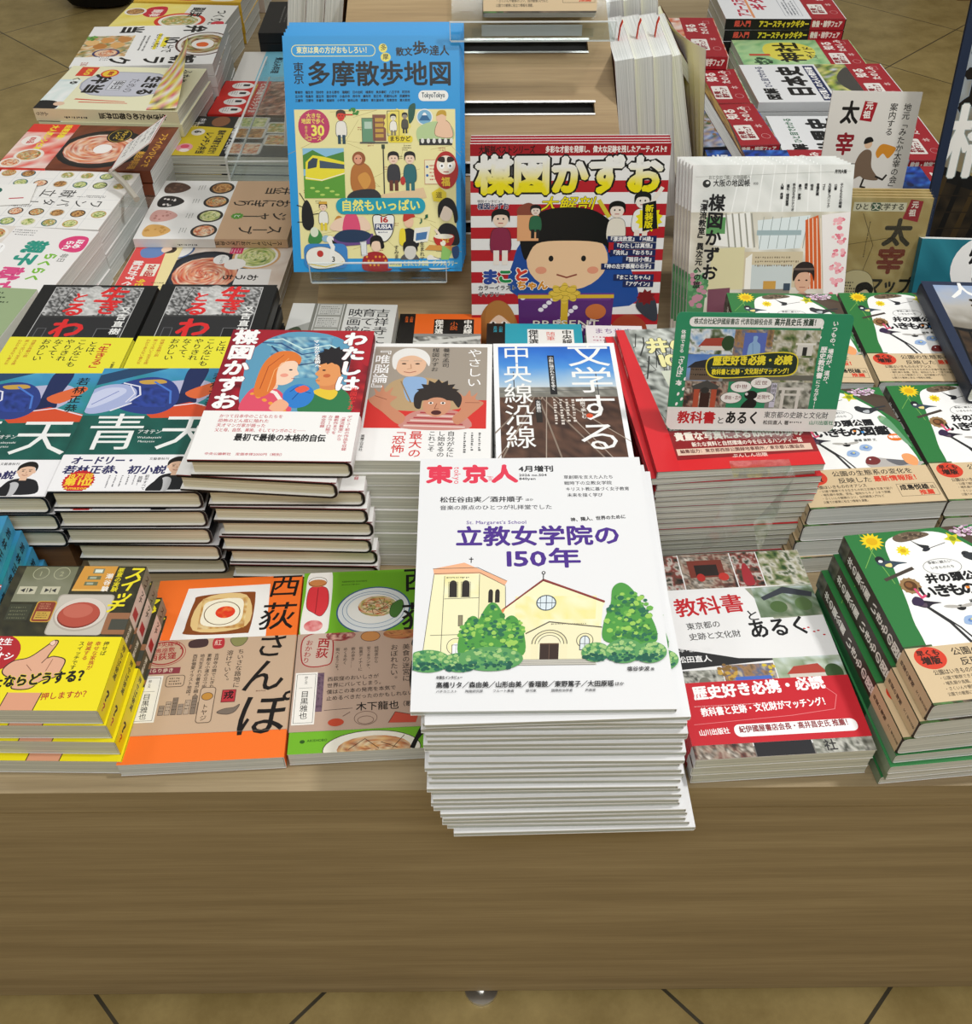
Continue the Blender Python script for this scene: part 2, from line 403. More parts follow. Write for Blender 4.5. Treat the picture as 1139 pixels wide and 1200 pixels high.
# ------------------------------------------------------------------ setting: floor
ZF = -.485
fm, fn, fl, fb = mat('tan_vinyl_tile', None, .32)
ftc = fn.new('ShaderNodeTexCoord'); fmp = fn.new('ShaderNodeMapping'); fmp.inputs['Rotation'].default_value = (0, 0, rad(45)); fl.new(ftc.outputs['Object'], fmp.inputs[0])
fsx = fn.new('ShaderNodeSeparateXYZ'); fl.new(fmp.outputs[0], fsx.inputs[0])
def fmath(op, a, b=None):
    k = fn.new('ShaderNodeMath'); k.operation = op
    for i, v in enumerate((a, b)):
        if v is None: continue
        if isinstance(v, (int, float)): k.inputs[i].default_value = v
        else: fl.new(v, k.inputs[i])
    return k.outputs[0]
def fline(sock, off, per=.478, wd=.0022):
    a = fmath('MODULO', fmath('ADD', sock, off + 40 * per), per)
    return fmath('LESS_THAN', fmath('ABSOLUTE', fmath('SUBTRACT', a, per / 2)), wd)
# joints run at 45 degrees: rotated x = (x - y)/sqrt2, rotated y = (x + y)/sqrt2
ln = fmath('MAXIMUM', fline(fsx.outputs[0], .478 / 2 + .134), fline(fsx.outputs[1], .478 / 2 + .311))
fnz = fn.new('ShaderNodeTexNoise'); fnz.inputs['Scale'].default_value = 9; fnz.inputs['Detail'].default_value = 7; fnz.inputs['Roughness'].default_value = .7; fl.new(ftc.outputs['Object'], fnz.inputs[0])
fcr = fn.new('ShaderNodeValToRGB'); fcr.color_ramp.elements[0].position = .35; fcr.color_ramp.elements[1].position = .68
fcr.color_ramp.elements[0].color = (*lin('#9E8854'), 1); fcr.color_ramp.elements[1].color = (*lin('#C0A970'), 1); fl.new(fnz.outputs[0], fcr.inputs[0])
fmx = fn.new('ShaderNodeMix'); fmx.data_type = 'RGBA'; fl.new(ln, fmx.inputs[0]); fl.new(fcr.outputs[0], fmx.inputs[6]); fmx.inputs[7].default_value = (*lin('#4A4436'), 1); fl.new(fmx.outputs[2], fb.inputs['Base Color'])
tag(link('floor', MB().box(-4, -2.5, ZF - .05, 4, 6, ZF).mesh('floor', fm)), kind='structure')

WALLM = mat('off_white_wall_paint', '#D9D4C8', .8)[0]
for nm, a in (('wall_left', (-4.1, -2.5, ZF, -4, 6, 2.5)), ('wall_right', (4, -2.5, ZF, 4.1, 6, 2.5)), ('wall_back', (-4.1, 6, ZF, 4.1, 6.1, 2.5)), ('wall_front', (-4.1, -2.6, ZF, 4.1, -2.5, 2.5))):
    tag(link(nm, MB().box(*a).mesh(nm, WALLM)), kind='structure')

# ------------------------------------------------------------------ display table
TX0, TX1, TY1 = -.765, .785, 2.45
tb = thing('display_table', 'low oak-veneer island table carrying all the books and the stand', 'table', (0, 1.2, ZF))
def tpart(name, x0, y0, z0, x1, y1, z1, m=WOOD):
    return link(name, MB().box(x0, y0 - 1.2, z0 - ZF, x1, y1 - 1.2, z1 - ZF).mesh(name, m), tb)
tpart('table_top', TX0, 0, -.032, TX1, TY1, 0)
tpart('front_panel', TX0 + .004, .003, -.463, TX1 - .004, .022, -.0325)
tpart('back_panel', TX0 + .004, TY1 - .022, -.463, TX1 - .004, TY1 - .003, -.0325)
for s_ in (-1, 1):
    x_ = TX0 + .004 if s_ < 0 else TX1 - .022
    tpart('side_panel', x_, .0225, -.463, x_ + .018, TY1 - .0225, -.0325, woodmat('oak_veneer_side', '#8A7354', '#9C8464', '#B29A78', (40, 1.6, 40)))
for fx in (-.7, .008, .7):
    for fy in (.013, TY1 - .035):
        ft = MB().tube([(fx, fy - 1.2, .0005), (fx, fy - 1.2, .006)], .02, n=20).tube([(fx, fy - 1.2, .006), (fx, fy - 1.2, .03)], .006)
        link('leveling_foot', ft.mesh('leveling_foot', METAL), tb)

# ------------------------------------------------------------------ sloped display stand in the middle of the table
TAN = .594; SY0 = .66; SH = .62; HX = lambda z: .2235 - .16 * z; HL = lambda z: .207 - .173 * z
def face(x, z, d=0):        # point on the sloping front face, d out of it
    n = Vector((0, -1, TAN)).normalized(); return Vector((x, SY0 + TAN * z, z)) + n * d
st = thing('display_stand', 'sloped oak display stand with slotted front standing mid-table', 'display stand', (0, 1.3, .0004))
o3 = Vector((0, 1.3, .0004))
def q6(mb, pts, m=0): return mb.add([Vector(p) - o3 for p in pts], [(0, 1, 2, 3), (7, 6, 5, 4), (0, 4, 5, 1), (1, 5, 6, 2), (2, 6, 7, 3), (3, 7, 4, 0)], '#fff', m)
def slab(mb, xa0, xb0, z0, xa1, xb1, z1, d0, d1):
    return q6(mb, [face(xa0, z0, d1), face(xb0, z0, d1), face(xb1, z1, d1), face(xa1, z1, d1), face(xa0, z0, d0), face(xb0, z0, d0), face(xb1, z1, d0), face(xa1, z1, d0)])
core = MB(); b0, b1 = .0005, SH
yb = 1.95
P_ = lambda x, z, back: (x, yb - TAN * z * .8, z) if back else tuple(face(x, z, -.014))
q6(core, [P_(-HL(b0) + .001, b0, 0), P_(HX(b0) - .001, b0, 0), P_(HX(b1) - .001, b1, 0), P_(-HL(b1) + .001, b1, 0), P_(-HL(b0) + .001, b0, 1), P_(HX(b0) - .001, b0, 1), P_(HX(b1) - .001, b1, 1), P_(-HL(b1) + .001, b1, 1)])
link('stand_body', core.mesh('stand_body', WOOD_DARK), st)
slots = [(.1125 + .0615 * k, .1265 + .0615 * k) for k in range(8)]
fp = MB(); zs = b0
for a, b in slots + [(SH, SH)]:
    slab(fp, -HL(zs), HX(zs), zs, -HL(a), HX(a), a, -.0135, 0)
    if b > a:
        slab(fp, -HL(a), -HL(a) + .026, a, -HL(b), -HL(b) + .026, b, -.0135, 0); slab(fp, HX(a) - .028, HX(a), a, HX(b) - .028, HX(b), b, -.0135, 0)
    zs = b
link('front_panel', fp.mesh('front_panel', WOOD_STAND), st)
for a, b in slots:
    xa, xb = -HL(a) + .0262, HX(a) - .0282
    sr = MB(); q = .0018
    slab(sr, xa, xb, a + .0001, xa, xb, b - .0001, -.013, -.012)
    for z0_, z1_ in ((a - .0002, a + .0016), (b - .0018, b + .0004)):
        n0 = len(sr.F); slab(sr, xa, xb, z0_, xa, xb, z1_, -.0115, .0012); sr.M[n0:] = [1] * (len(sr.F) - n0)
    link('slat_rail', sr.mesh('slat_rail', [BLACKM, METAL]), st)
# ------------------------------------------------------------------ covers: front row
def d_sanpo():
    W, H = 141, 208; p = P(W, H, '#F9772A')
    p.p([(30, 12), (110, 10), (112, 76), (22, 76)], '#F4F3F0')
    p.b([(44, 22), (90, 19), (97, 26), (96, 66), (88, 71), (38, 70), (34, 62), (38, 30)], '#8A4A1F'); p.b([(47, 26), (88, 23), (92, 62), (42, 65)], '#E9C98A')
    p.im(46, 26, 44, 38, ['#F3E3B0', '#E2B96A', '#B87B38', '#F2DFA8'], 3, 9, 14)
    p.b([(52, 30), (82, 27), (87, 42), (84, 58), (66, 62), (49, 58), (48, 44)], '#FBF5DE'); p.ring(67, 45, 17, 14.5, .8, '#6B4A26'); p.disc(70, 44, 9.5, 7.5, ['#F5793A', '#E4381E', '#F04A2C'], 2)
    for ch, x, y, s_ in (('西', 109, -3, 32), ('荻', 103, 34, 36), ('ぽ', 95, 140, 48)): p.t(ch, x, y, s_, '#181412', .006, skew=.12)
    return p
def d_sanpo_obi():
    W, H = 141, 104; p = P(W, H, '#C7AB90')
    p.ring(20, 15, 17, 13, 1.3, '#A2282C'); p.ring(20, 15, 19.5, 15, .6, '#A2282C'); p.t('中央線の', 9, 3, 6, '#A2282C', .01, rot=-5); p.t('奥座敷', 11, 9.5, 6, '#A2282C', .01, rot=-5); p.t('西荻窪', 6, 16, 8.5, '#A2282C', .02, rot=-5)
    p.t('★', 3, 9, 4, '#A2282C'); p.t('★', 33, 8, 4, '#A2282C')
    p.b([(42, 2), (57, 0), (58, 9), (43, 10)], '#4A3434'); p.b([(64, 1), (73, 0), (74, 11), (65, 12)], '#B8343A'); p.t('紅', 65, 2, 7, '#E9C9B8'); p.b([(80, 1), (95, 0), (92, 9), (84, 10)], '#8B8A56', ol='#3b3a2a')
    p.t('西荻さんぽ', 6, 33, 5.5, '#7C2C3C', .02); p.r(4, 32, 34, 7, '#8C3A44'); p.t('ぶらり歩き', 7, 32.5, 5, '#E3CDB8', .02)
    p.v('ちいさな路地に', 88, 14, 6.3, '#221C18', .004); p.v('溶けていく。', 78, 15, 6.3, '#221C18', .004)
    for i, s_ in enumerate(('吉祥寺の隣でにぎわう', '素敵な小道の立つ街', '地元生まれの著者が綴る', '西荻偏愛イラスト地図。')): p.v(s_, 67 - i * 6.6, 18, 4.4, '#3A322B')
    p.r(3, 41, 21, 50, '#F1EEE6'); p.box(5, 43, 17, 46, .4, '#555'); p.v('絵と文', 11.5, 45, 3, '#333'); p.l([(8, 58), (19, 58)], .3, '#444'); p.v('目黒雅也', 9.5, 60, 7, '#1b1b1b', .004)
    p.rr(27, 41, 17, 13, 3, '#5A4C3E'); p.rr(27.6, 41.6, 15.8, 11.8, 2.6, '#C7AB90'); p.dash(30, 44, 11, 3, 3, 2, '#5A4C3E')
    for k in range(7):
        x = 26 + k * 5.6; h = 10 + (k * 37 % 11); p.r(x, 84 - h, 4.4, h, ['#9C8B7C', '#B5A08C', '#847466'][k % 3]); p.box(x, 84 - h, 4.4, h, .35, '#4a3e34'); p.dash(x + .6, 84 - h + 2, 3.4, max(1, h // 4), 3.4, 1.3, '#4a3e34', seed=k)
    p.rr(60, 56, 14, 38, 3, '#6A5848'); p.rr(60.7, 56.7, 12.6, 36.6, 2.5, '#C9AE94'); p.e(67, 66, 5, 4, '#C08A3C'); p.ring(67, 66, 5, 4, .5, '#3a2a20'); p.v('トヤジ', 63.5, 74, 6, '#3a2a20')
    p.r(80, 60, 12, 13, '#B5343C'); p.box(80, 60, 12, 13, .5, '#5a1d20'); p.t('戎', 81.5, 61, 9, '#2a1614', .03); p.b([(78, 83), (84, 80), (92, 79), (97, 76), (94, 83), (88, 86), (80, 85)], '#7A6C60', ol='#3a3028', olw=.4)
    for ch, x, y, s_ in (('さ', 103, -5, 32), ('ん', 96, 26, 40), ('ぽ', 95, 64, 48)): p.t(ch, x, y, s_, '#181412', .006, skew=.12)
    p.dash(110, 62, 12, 1, 2, 1.5, '#7a5a48')
    return p
def d_gohan():
    W, H = 145, 208; p = P(W, H, '#74B52B')
    p.b([(6, 0), (27, -4), (28, 60), (24, 78), (2, 80), (3, 30)], '#F2EFEA'); p.b([(6, 22), (14, 18), (24, 22), (26, 42), (20, 56), (12, 52), (5, 44)], '#D8373F', ol='#5a2020'); p.l([(15, 20), (14, 52)], .6, '#7a1d20'); p.e(14, 14, 9, 5, '#C9824A'); p.ring(14, 12, 9, 6, .5, '#4a2a20'); p.disc(13, 68, 9, 7, ['#F0B4B0', '#D8656A'], 4)
    p.t('NISHIOGI GOHAN', 38, 12, 3, '#22361a'); p.dash(38, 17, 24, 1, 2, 1.4, '#22361a')
    p.e(70, 51, 36, 29, '#3C5F8A', 40, -8); p.e(70, 51, 34.5, 27.5, '#E9EEF0', 40, -8); p.ring(70, 51, 30, 23, .6, '#6D8CB0'); p.e(70, 50, 25, 18.5, '#F6F5F0', 40, -8); p.ring(70, 50, 26, 19, .5, '#6D8CB0')
    p.disc(74, 47, 19, 13, ['#F4DFB0', '#D2632F', '#F1E0B8', '#5A8A3A', '#E9C07A', '#B84A22'], 8, 12)
    for i in range(14): a = i * 2.4; p.l([(74 + 15 * math.cos(a), 47 + 10 * math.sin(a)), (74 + 6 * math.cos(a + .9), 47 + 4 * math.sin(a + .9))], .6, '#7A3A1E')
    p.b([(88, 46), (97, 40), (99, 50), (92, 62), (86, 58)], '#4B7A36', ol='#223a1a')
    p.t('西', 98, -2, 34, '#161412', .008); p.t('荻', 96, 44, 36, '#161412', .008)
    p.e(72, 206, 42, 18, '#F0EBDD'); p.ring(72, 206, 42, 18, .7, '#3b3026'); p.disc(74, 206, 32, 13, ['#E9C48A', '#C8743A', '#F0DFB6', '#A0522D', '#E8B07A'], 5, 12)
    for a in ((52, 206, 66, 196), (66, 196, 78, 206), (90, 206, 100, 194), (80, 200, 94, 206)): p.l([a[:2], a[2:]], .6, '#4a3020')
    p.e(12, 196, 2.2, 1.8, '#2f5a1a'); p.t('AKISHOBO', 16, 193.5, 3.4, '#2f5a1a')
    p.t('ん', 102, 172, 40, '#161412', .01)
    return p
def d_gohan_obi():
    W, H = 145, 108; p = P(W, H, '#BDA290')
    p.b([(6, 4), (30, 1), (33, 32), (25, 38), (12, 38), (5, 30)], '#C9B3A4', ol='#A2282C', olw=1.2); p.v('西荻', 19, 5, 12, '#A2282C', .02, rot=5); p.v('おかわり', 8, 7, 6.8, '#A2282C', .01, rot=5)
    p.disc(40, 3, 14, 7, ['#C05A50', '#7A2A30', '#E2B0A0'], 4, 12); p.e(68, 6, 9, 6, '#C98A50'); p.ring(68, 6, 9, 6, .5, '#4a2a20'); p.disc(98, 4, 18, 7, ['#A8483A', '#C88A52', '#6A2A28'], 6, 12)
    p.v('美食の迷宮に', 98, 17, 7.2, '#211a17', .004); p.v('おぼれたい。', 87, 17, 7.2, '#211a17', .004)
    for i, s_ in enumerate(('純喫茶から', '安うまランチ、', '街高ディナーに', '飲み歩き……', 'めくるめく', '街へようこそ。')): p.v(s_, 72 - i * 7.2, 18, 4, '#40362e')
    for i, s_ in enumerate(('西荻窪のおいしさが', '世界にバレてしまう。', '僕はこの本の発売を本気で', '止めるべきだったのかもしれない。')): p.t(s_, 30, 51 + i * 7, 5.2, '#221c18', .006, rot=-1.5)
    p.l([(29, 87), (54, 86)], .4, '#222'); p.t('木下龍也', 57, 80, 9.6, '#1a1614', .012); p.t('（歌人）', 95, 81, 6, '#1a1614')
    p.r(1, 45, 20, 56, '#F3EFE8'); p.box(2.6, 47, 16.8, 52, .4, '#555'); p.v('絵と文', 9.5, 49, 3, '#333'); p.l([(5, 62), (17, 62)], .3, '#444'); p.v('目黒雅也', 7, 65, 7.6, '#1b1b1b', .004)
    p.im(21, 46, 6, 42, ['#5A4456', '#7B6272', '#4a3848'], 7, 14, 5)
    p.e(40, 100, 7, 4, '#C0492F'); p.l([(46, 94), (52, 90)], .5, '#4a2a20'); p.ring(66, 97, 10, 7, .4, '#5a4030'); p.ring(66, 99, 7, 4, .4, '#5a4030'); p.p([(86, 103), (92, 92), (112, 97), (110, 104)], '#C5503C'); p.l([(86, 103), (92, 92), (112, 97)], .5, '#3a2420')
    p.t('ご', 102, -6, 34, '#161412', .02); p.t('は', 101, 34, 40, '#161412', .03)
    return p
define('sanpo', 139, 205, 17, d_sanpo(), 'R', cols=('#F9772A', '#F9772A', '#F9772A'), pages='white', obi=(75, 177.5, d_sanpo_obi(), ('#C7AB90',) * 3, None), m=MATTE)
define('gohan', 143, 205, 16.5, d_gohan(), 'R', cols=('#74B52B', '#3b5a1a', '#74B52B'), pages='white', obi=(77, 183.5, d_gohan_obi(), ('#BDA290',) * 3, None), m=MATTE)

def d_switch():
    W, H = 118, 157; p = P(W, H, '#2F2E1C')
    p.im(0, 0, W, 90, ['#24241a', '#3A3824', '#2c2a1c', '#4a4630'], 2, 8)
    p.im(8, 1, 48, 42, ['#6C6E52', '#80816A', '#8E8F78'], 5, 3, 12, .5); p.ring(24, 9, 7, 7, .5, '#B9B99A'); p.t('1', 22, 5.5, 8, '#A5A585'); p.ring(43, 9, 7, 7, .5, '#B9B99A'); p.t('2', 41, 5.5, 8, '#A5A585')
    for x in (10, 31): p.r(x, 25, 16, 9, '#C3BFA6'); p.p([(x + 2, 29.5), (x + 6, 27), (x + 6, 32)] if x < 20 else [(x + 7, 29.5), (x + 3, 27), (x + 3, 32)], '#333'); p.p([(x + 14, 29.5), (x + 10, 27), (x + 10, 32)] if x < 20 else [(x + 9, 29.5), (x + 13, 27), (x + 13, 32)], '#333'); p.r(x + 7.6, 27, .8, 5, '#333')
    p.p([(61, 0), (92, 0), (90, 28), (58, 28)], '#D59A42'); p.p([(58, 28), (90, 28), (90, 30), (58, 30)], '#E8BC66')
    p.r(71, 3, 10, 6, '#7E8268'); p.r(72.5, 4, 7, 4, '#DDE6DA'); p.r(68, 12, 12, 4.5, '#6F7252'); p.r(67, 19, 12, 4.5, '#6F7252'); p.r(70, 13, 6, 2.5, '#A9B09A'); p.r(69, 20, 6, 2.5, '#A9B09A')
    p.rr(49, 34, 50, 46, 4, '#AFA79A'); p.rr(50, 35, 48, 45, 4, '#C9C2B6'); p.e(74, 57, 23, 19, '#B5ACA0'); p.e(74, 56, 22, 18, '#D9CFC4'); p.e(73, 58, 18.5, 14.5, '#7E2F22'); p.e(73, 57, 18, 14, '#B65140'); p.e(71, 53, 13, 8, '#C56A58')
    p.rr(32, 42, 18, 24, 3, '#C79C3C'); p.rr(33, 43, 16, 22, 2.5, '#8A3A2A'); p.r(34.5, 54, 13, 9, '#C9A348'); p.dash(35.5, 45, 11, 3, 2.4, 1.6, '#C98A6A'); p.dash(36, 55.5, 10, 3, 2.4, 1.4, '#6a4a1a')
    p.r(9, 46, 20, 18, '#3E4030'); p.dash(11, 49, 16, 4, 4, 2, '#6b6c52'); p.rr(98, 55, 24, 24, 2, '#9A6A4A'); p.r(103, 62, 15, 12, '#4A4A40')
    p.v('悪意の実験', 93, 2, 6, '#E9D823', .02, skew=.1, sp=.96); p.v('潮谷験', 84, 9, 6.6, '#F2F0E8', .02, sp=1.15)
    for ch, x, y in zip('スイッチ', (102, 100, 98, 94), (0, 14, 28, 39)): p.t(ch, x, y, 17, '#F0E028', .03, skew=.25)
    return p
def d_switch_obi():
    W, H = 118, 75; p = P(W, H, '#F2E21A')
    p.e(14, 18, 22, 20, '#B5252B'); p.t('高校生', 2, 2, 8, '#fff', .02); p.t('の', 14, 10.5, 6, '#fff', .02); p.t('イチオシ', -2, 17, 8.6, '#fff', .03); p.t('本', 12, 26, 9, '#fff', .03)
    hand = [(58, 8), (62, 4), (65, 7), (61, 22), (66, 21), (76, 24), (77, 32), (74, 42), (64, 46), (56, 54), (42, 54), (40, 46), (30, 40), (28, 34), (34, 26), (46, 22)]
    p.b(hand, '#E3AE90', ol='#33201a', olw=1); p.l([(61, 22), (58, 28)], .8, '#5a3a2a'); p.l([(66, 24), (64, 36)], .6, '#8a5a44'); p.l([(46, 30), (52, 36)], .6, '#8a5a44'); p.b([(58, 7), (61, 4), (63, 7), (61, 10)], '#F2CDB8', ol='#6a4434', olw=.4)
    p.p([(40, 58), (68, 58), (66, 75), (38, 75)], '#DFA080'); p.l([(40, 58), (38, 75)], .8, '#33201a'); p.l([(68, 58), (66, 75)], .8, '#33201a')
    p.t('あなたならどうする？', 2, 44, 13, '#15120c', .045, rot=-6, fit=100, ol='#F2E21A', olw=.03)
    p.t('押しますか？', 68, 58, 7.6, '#B5252B', .015, rot=-5, fit=40)
    for i, (s_, c_) in enumerate((('押せば', '#1a1a12'), ('幸せな家族が', '#B5252B'), ('破滅する', '#B5252B'), ('スイッチです。', '#1a1a12'))): p.v(s_, 104 - i * 7, 5, 5, c_, .01)
    return p
def d_switch_spine():
    p = P(19, 157, '#55533C'); p.r(0, 0, 19, 20, '#8A8776'); p.r(0, 20, 19, 40, '#E7CFC4'); p.v('スイッチ', 6, 4, 8, '#2a2818', .03); p.r(4, 44, 11, 10, '#B5252B'); p.v('潮谷験', 6, 63, 6, '#e8e4d0', .02); return p
def d_switch_spine_obi():
    p = P(19, 75, '#F2E21A'); p.v('押せば破滅', 5, 3, 7, '#1a1a12', .02); p.t('？', 4, 50, 12, '#1a1a12', .06); p.t('？', 5, 62, 9, '#B5252B', .05); return p
define('switch', 118, 157, 17.8, d_switch(), 'R', cols=('#2F2E1C', '#55533C', '#8A8776'), pages='grey', spn=d_switch_spine(), obi=(82, 157, d_switch_obi(), ('#F2E21A',) * 3, d_switch_spine_obi()))

def d_tokyo():
    W, H = 215, 297; p = P(W, H, '#E9EAEC')
    R_ = '#E23652'; V_ = '#4B2A8C'; K = '#26262a'
    X = lambda x: x; 
    def q(px, py):      # from measured picture fractions of the cover to millimetres
        return px * W, py * H
    for ch, x in (('東', 6), ('京', 41), ('人', 69)): p.t(ch, x, 9.5, 26, R_, .045)
    p.t('tokyo', 41, 12, 9, R_, .0, rot=90, fit=24); p.t('jin', 72.5, 25, 7, R_, .0, rot=90)
    p.t('4月増刊', 96, 11, 9, K, .035, fit=34); p.t('2026 no.504', 96, 22, 4.4, K, .03, fit=27); p.t('840yen', 96, 27, 4.4, K, .03, fit=16)
    for i, s_ in enumerate(('草創期を支えた人たち', '戦時下の立教女学院', 'キリスト教に基づく女子教育', '未来を描く学び')): p.t(s_, 139 + (0, 0, 1, 2)[i], 25 + i * 8.2, 5.4, '#3a3a3e', .01, fit=(48, 46, 61, 34)[i])
    p.t('松任谷由実／酒井順子', 20, 53, 8, K, .02, fit=79); p.t('ほか', 101, 56, 3.8, K); p.t('音楽の原点のひとつが礼拝堂でした', 20, 64.5, 6.4, '#4a4a50', .01, fit=106)
    p.t("St. Margaret's School", 45, 84, 6, '#6A4FA0', .01, fit=56); p.t('神、隣人、世界のために', 142, 82, 5.6, K, .025, rot=-4, fit=52)
    p.t('立教女学院の', 35, 92, 26, V_, .028, fit=152); p.t('150年', 76, 120, 25, V_, .028, fit=73)
    n0 = len(p.V); p.w, p.h = 300, 330
    # church, tower on the left
    Y1, Y2 = '#F3EFC4', '#EFE7A0'; L_ = '#4a443c'
    p.im(38, 143, 40, 92, [Y1, '#F6F1CC', Y2, Y1], 4, 3, 12); p.p([(78, 143), (100, 155), (102, 186), (78, 186)], '#EDE6B4'); p.p([(26, 134), (58, 127), (72, 134), (103, 149), (100, 155), (74, 141), (27, 141)], '#F0B48C'); p.l([(26, 134), (72, 133), (102, 149)], .6, L_)
    p.p([(27, 141), (74, 140), (74, 238), (16, 238)], Y1); p.im(38, 142, 36, 26, ['#F6F2CE', '#EFE7A6'], 9, 3, 8); p.p([(74, 140), (101, 155), (102, 186), (97, 190), (74, 190)], '#EFE9BC')
    for a in (((27, 141), (16, 238)), ((38, 143), (35, 238)), ((74, 141), (74, 200)), ((101, 156), (102, 186)), ((38, 170), (74, 169)), ((24, 214), (70, 213)), ((27, 140), (74, 139), (101, 155))): p.l(a, .6, L_)
    for x in (47, 60): p.e(x, 153, 4, 5, '#2c2622'); p.r(x - 4, 153, 8, 15, '#2c2622'); p.box(x - 4.8, 150, 9.6, 18, .4, L_)
    for x in (86, 93): p.e(x, 163, 2.4, 4, '#2c2622'); p.r(x - 2.4, 163, 4.8, 12, '#2c2622')
    p.r(53, 190, 4.4, 13, '#8f886c'); p.box(53, 190, 4.4, 13, .5, L_); p.dash(40, 144, 32, 1, 2, 2, '#6a6450')
    p.e(51, 228, 8, 9, '#F3EEB8'); p.ring(51, 228, 9.5, 10, .6, L_); p.e(51, 229, 4, 5, '#fff'); p.r(47, 229, 8, 14, '#fff'); p.box(47, 226, 8, 16, .7, '#333'); p.l([(51, 226), (51, 242)], .5, '#333')
    p.l([(65, 127), (65, 121)], .9, '#222'); p.l([(63, 123), (67, 123)], .9, '#222')
    # nave
    p.p([(97, 186), (140, 150), (205, 176), (203, 182), (201, 245), (96, 245)], Y1); p.im(112, 168, 84, 42, ['#F6F2CE', '#F3EEC0', '#EEE69A', '#F4F0C6'], 12, 3, 14); p.im(104, 196, 96, 44, ['#F4F0CC', '#EFE8A8', '#F6F2D4'], 13, 3, 12)
    p.p([(97, 186), (140, 150), (205, 176), (205, 174), (140, 147), (95, 186)], '#8E3A34'); p.l([(97, 186), (140, 149), (204, 176)], .9, '#7a3430'); p.p([(92, 186), (102, 182), (97, 193), (88, 194)], '#E58A5A'); p.l([(140, 149), (140, 139)], .9, '#222'); p.e(140, 140, 2, 2, '#222'); p.e(140, 140, 1, 1, '#F2F3F5')
    p.e(144, 176, 10.5, 9.5, '#3d4a58'); p.e(144, 176, 9.3, 8.3, '#DCE8EE'); p.l([(144, 167), (144, 185)], .8, '#3d4a58'); p.l([(134, 176), (154, 176)], .8, '#3d4a58'); p.l([(138, 169), (138, 183)], .5, '#3d4a58'); p.l([(150, 169), (150, 183)], .5, '#3d4a58')
    p.p([(124, 213), (148, 198), (203, 207), (203, 245), (124, 245)], '#F0EBC4'); p.l([(124, 213), (148, 199), (203, 206)], 1.4, '#5a5246'); p.dash(150, 201, 50, 1, 2, 2.2, '#8a826a')
    for r_, c_ in ((19, '#5d564a'), (18, '#E9E2B8'), (15.5, '#5d564a'), (14.6, '#F3EDC6'), (12, '#5d564a'), (11.2, '#EFE9C8')): p.e(149, 226, r_, r_ * .92, c_)
    p.r(130, 226, 38, 19, '#EFE8C0'); p.r(137.5, 224, 23, 21, '#F1EBC8'); p.r(139, 225, 20, 20, '#3A2A24'); p.l([(149, 225), (149, 245)], .6, '#70584a'); p.r(139, 225, 20, 1.4, '#6a5240')
    p.e(186, 222, 9, 9, '#5d564a'); p.e(186, 222, 8.2, 8.2, '#EFE9BE'); p.e(186, 223, 5.5, 7, '#2f3a46'); p.r(180.5, 223, 11, 11, '#2f3a46'); p.e(186, 223, 4.6, 6, '#DDE6EA'); p.r(181.4, 223, 9.2, 10, '#DDE6EA'); p.l([(186, 217), (186, 233)], .6, '#2f3a46'); p.l([(181, 226), (191, 226)], .6, '#2f3a46')
    p.p([(118, 245), (196, 245), (200, 252), (114, 252)], '#C9C6BC'); [p.l([(116, 245 + k * 2.2), (198, 245 + k * 2.2)], .5, '#77736a') for k in range(4)]
    G = ['#2E6A3E', '#4E9440', '#8CBF4A']
    for cx, cy, rx, ry, sd in ((68, 215, 13, 24, 1), (88, 205, 15, 30, 2), (108, 215, 14, 24, 3)): p.b([(cx - rx, cy + ry), (cx - rx * 1.05, cy), (cx - rx * .5, cy - ry * .75), (cx, cy - ry), (cx + rx * .5, cy - ry * .8), (cx + rx, cy - ry * .1), (cx + rx, cy + ry)], '#4F9A44'); p.foliage(cx, cy, rx, ry * .9, ['#3C8040', '#6DB04C', '#2A6C50', '#9CCB5C'], 16, 3, sd)
    p.b([(206, 222), (205, 200), (211, 178), (212, 160), (219, 153), (228, 156), (238, 168), (246, 182), (256, 198), (262, 216), (258, 226), (230, 228)], '#4F9A44'); p.foliage(231, 196, 23, 32, ['#3C8040', '#6DB04C', '#2A6C50', '#9CCB5C'], 34, 3.4, 7); p.foliage(240, 216, 22, 9, ['#2A6C50', '#3C8040'], 16, 3, 17)
    for cx, cy, rx, ry, sd in ((22, 246, 24, 14, 4), (56, 248, 20, 12, 5), (88, 244, 34, 15, 6), (198, 237, 15, 12, 8), (228, 236, 20, 15, 9), (256, 238, 17, 13, 10)): p.e(cx, cy, rx, ry, '#5E9E5E'); p.foliage(cx, cy - 2, rx * .86, ry * .7, ['#7FB56A', '#3F8458', '#A3C880'], 22, 2.6, sd); p.foliage(cx, cy + ry * .5, rx * .8, ry * .4, ['#2B6B56', '#1F5A4A'], 18, 2.6, sd + 20)
    p.t('塩谷歩波', 232, 255, 6, K, .015); p.t('画', 257, 256.5, 4, K)
    p.t('卒業生インタビュー', 31, 264.5, 4.2, K, .02, fit=28); p.t('高橋リタ／森由美／山形由美／香瑠鼓／東野篤子／大田原瑶', 31, 272, 8, K, .02, fit=188); p.t('ほか', 220, 274, 5, K)
    for x, s_ in ((31, 'バチカニスト'), (62, '陶磁研究家'), (91, 'フルート奏者'), (126, '振付家'), (153, '国際政治学者'), (189, '声楽家')): p.t(s_, x, 282, 3.8, '#55555a')
    p.w, p.h = W, H
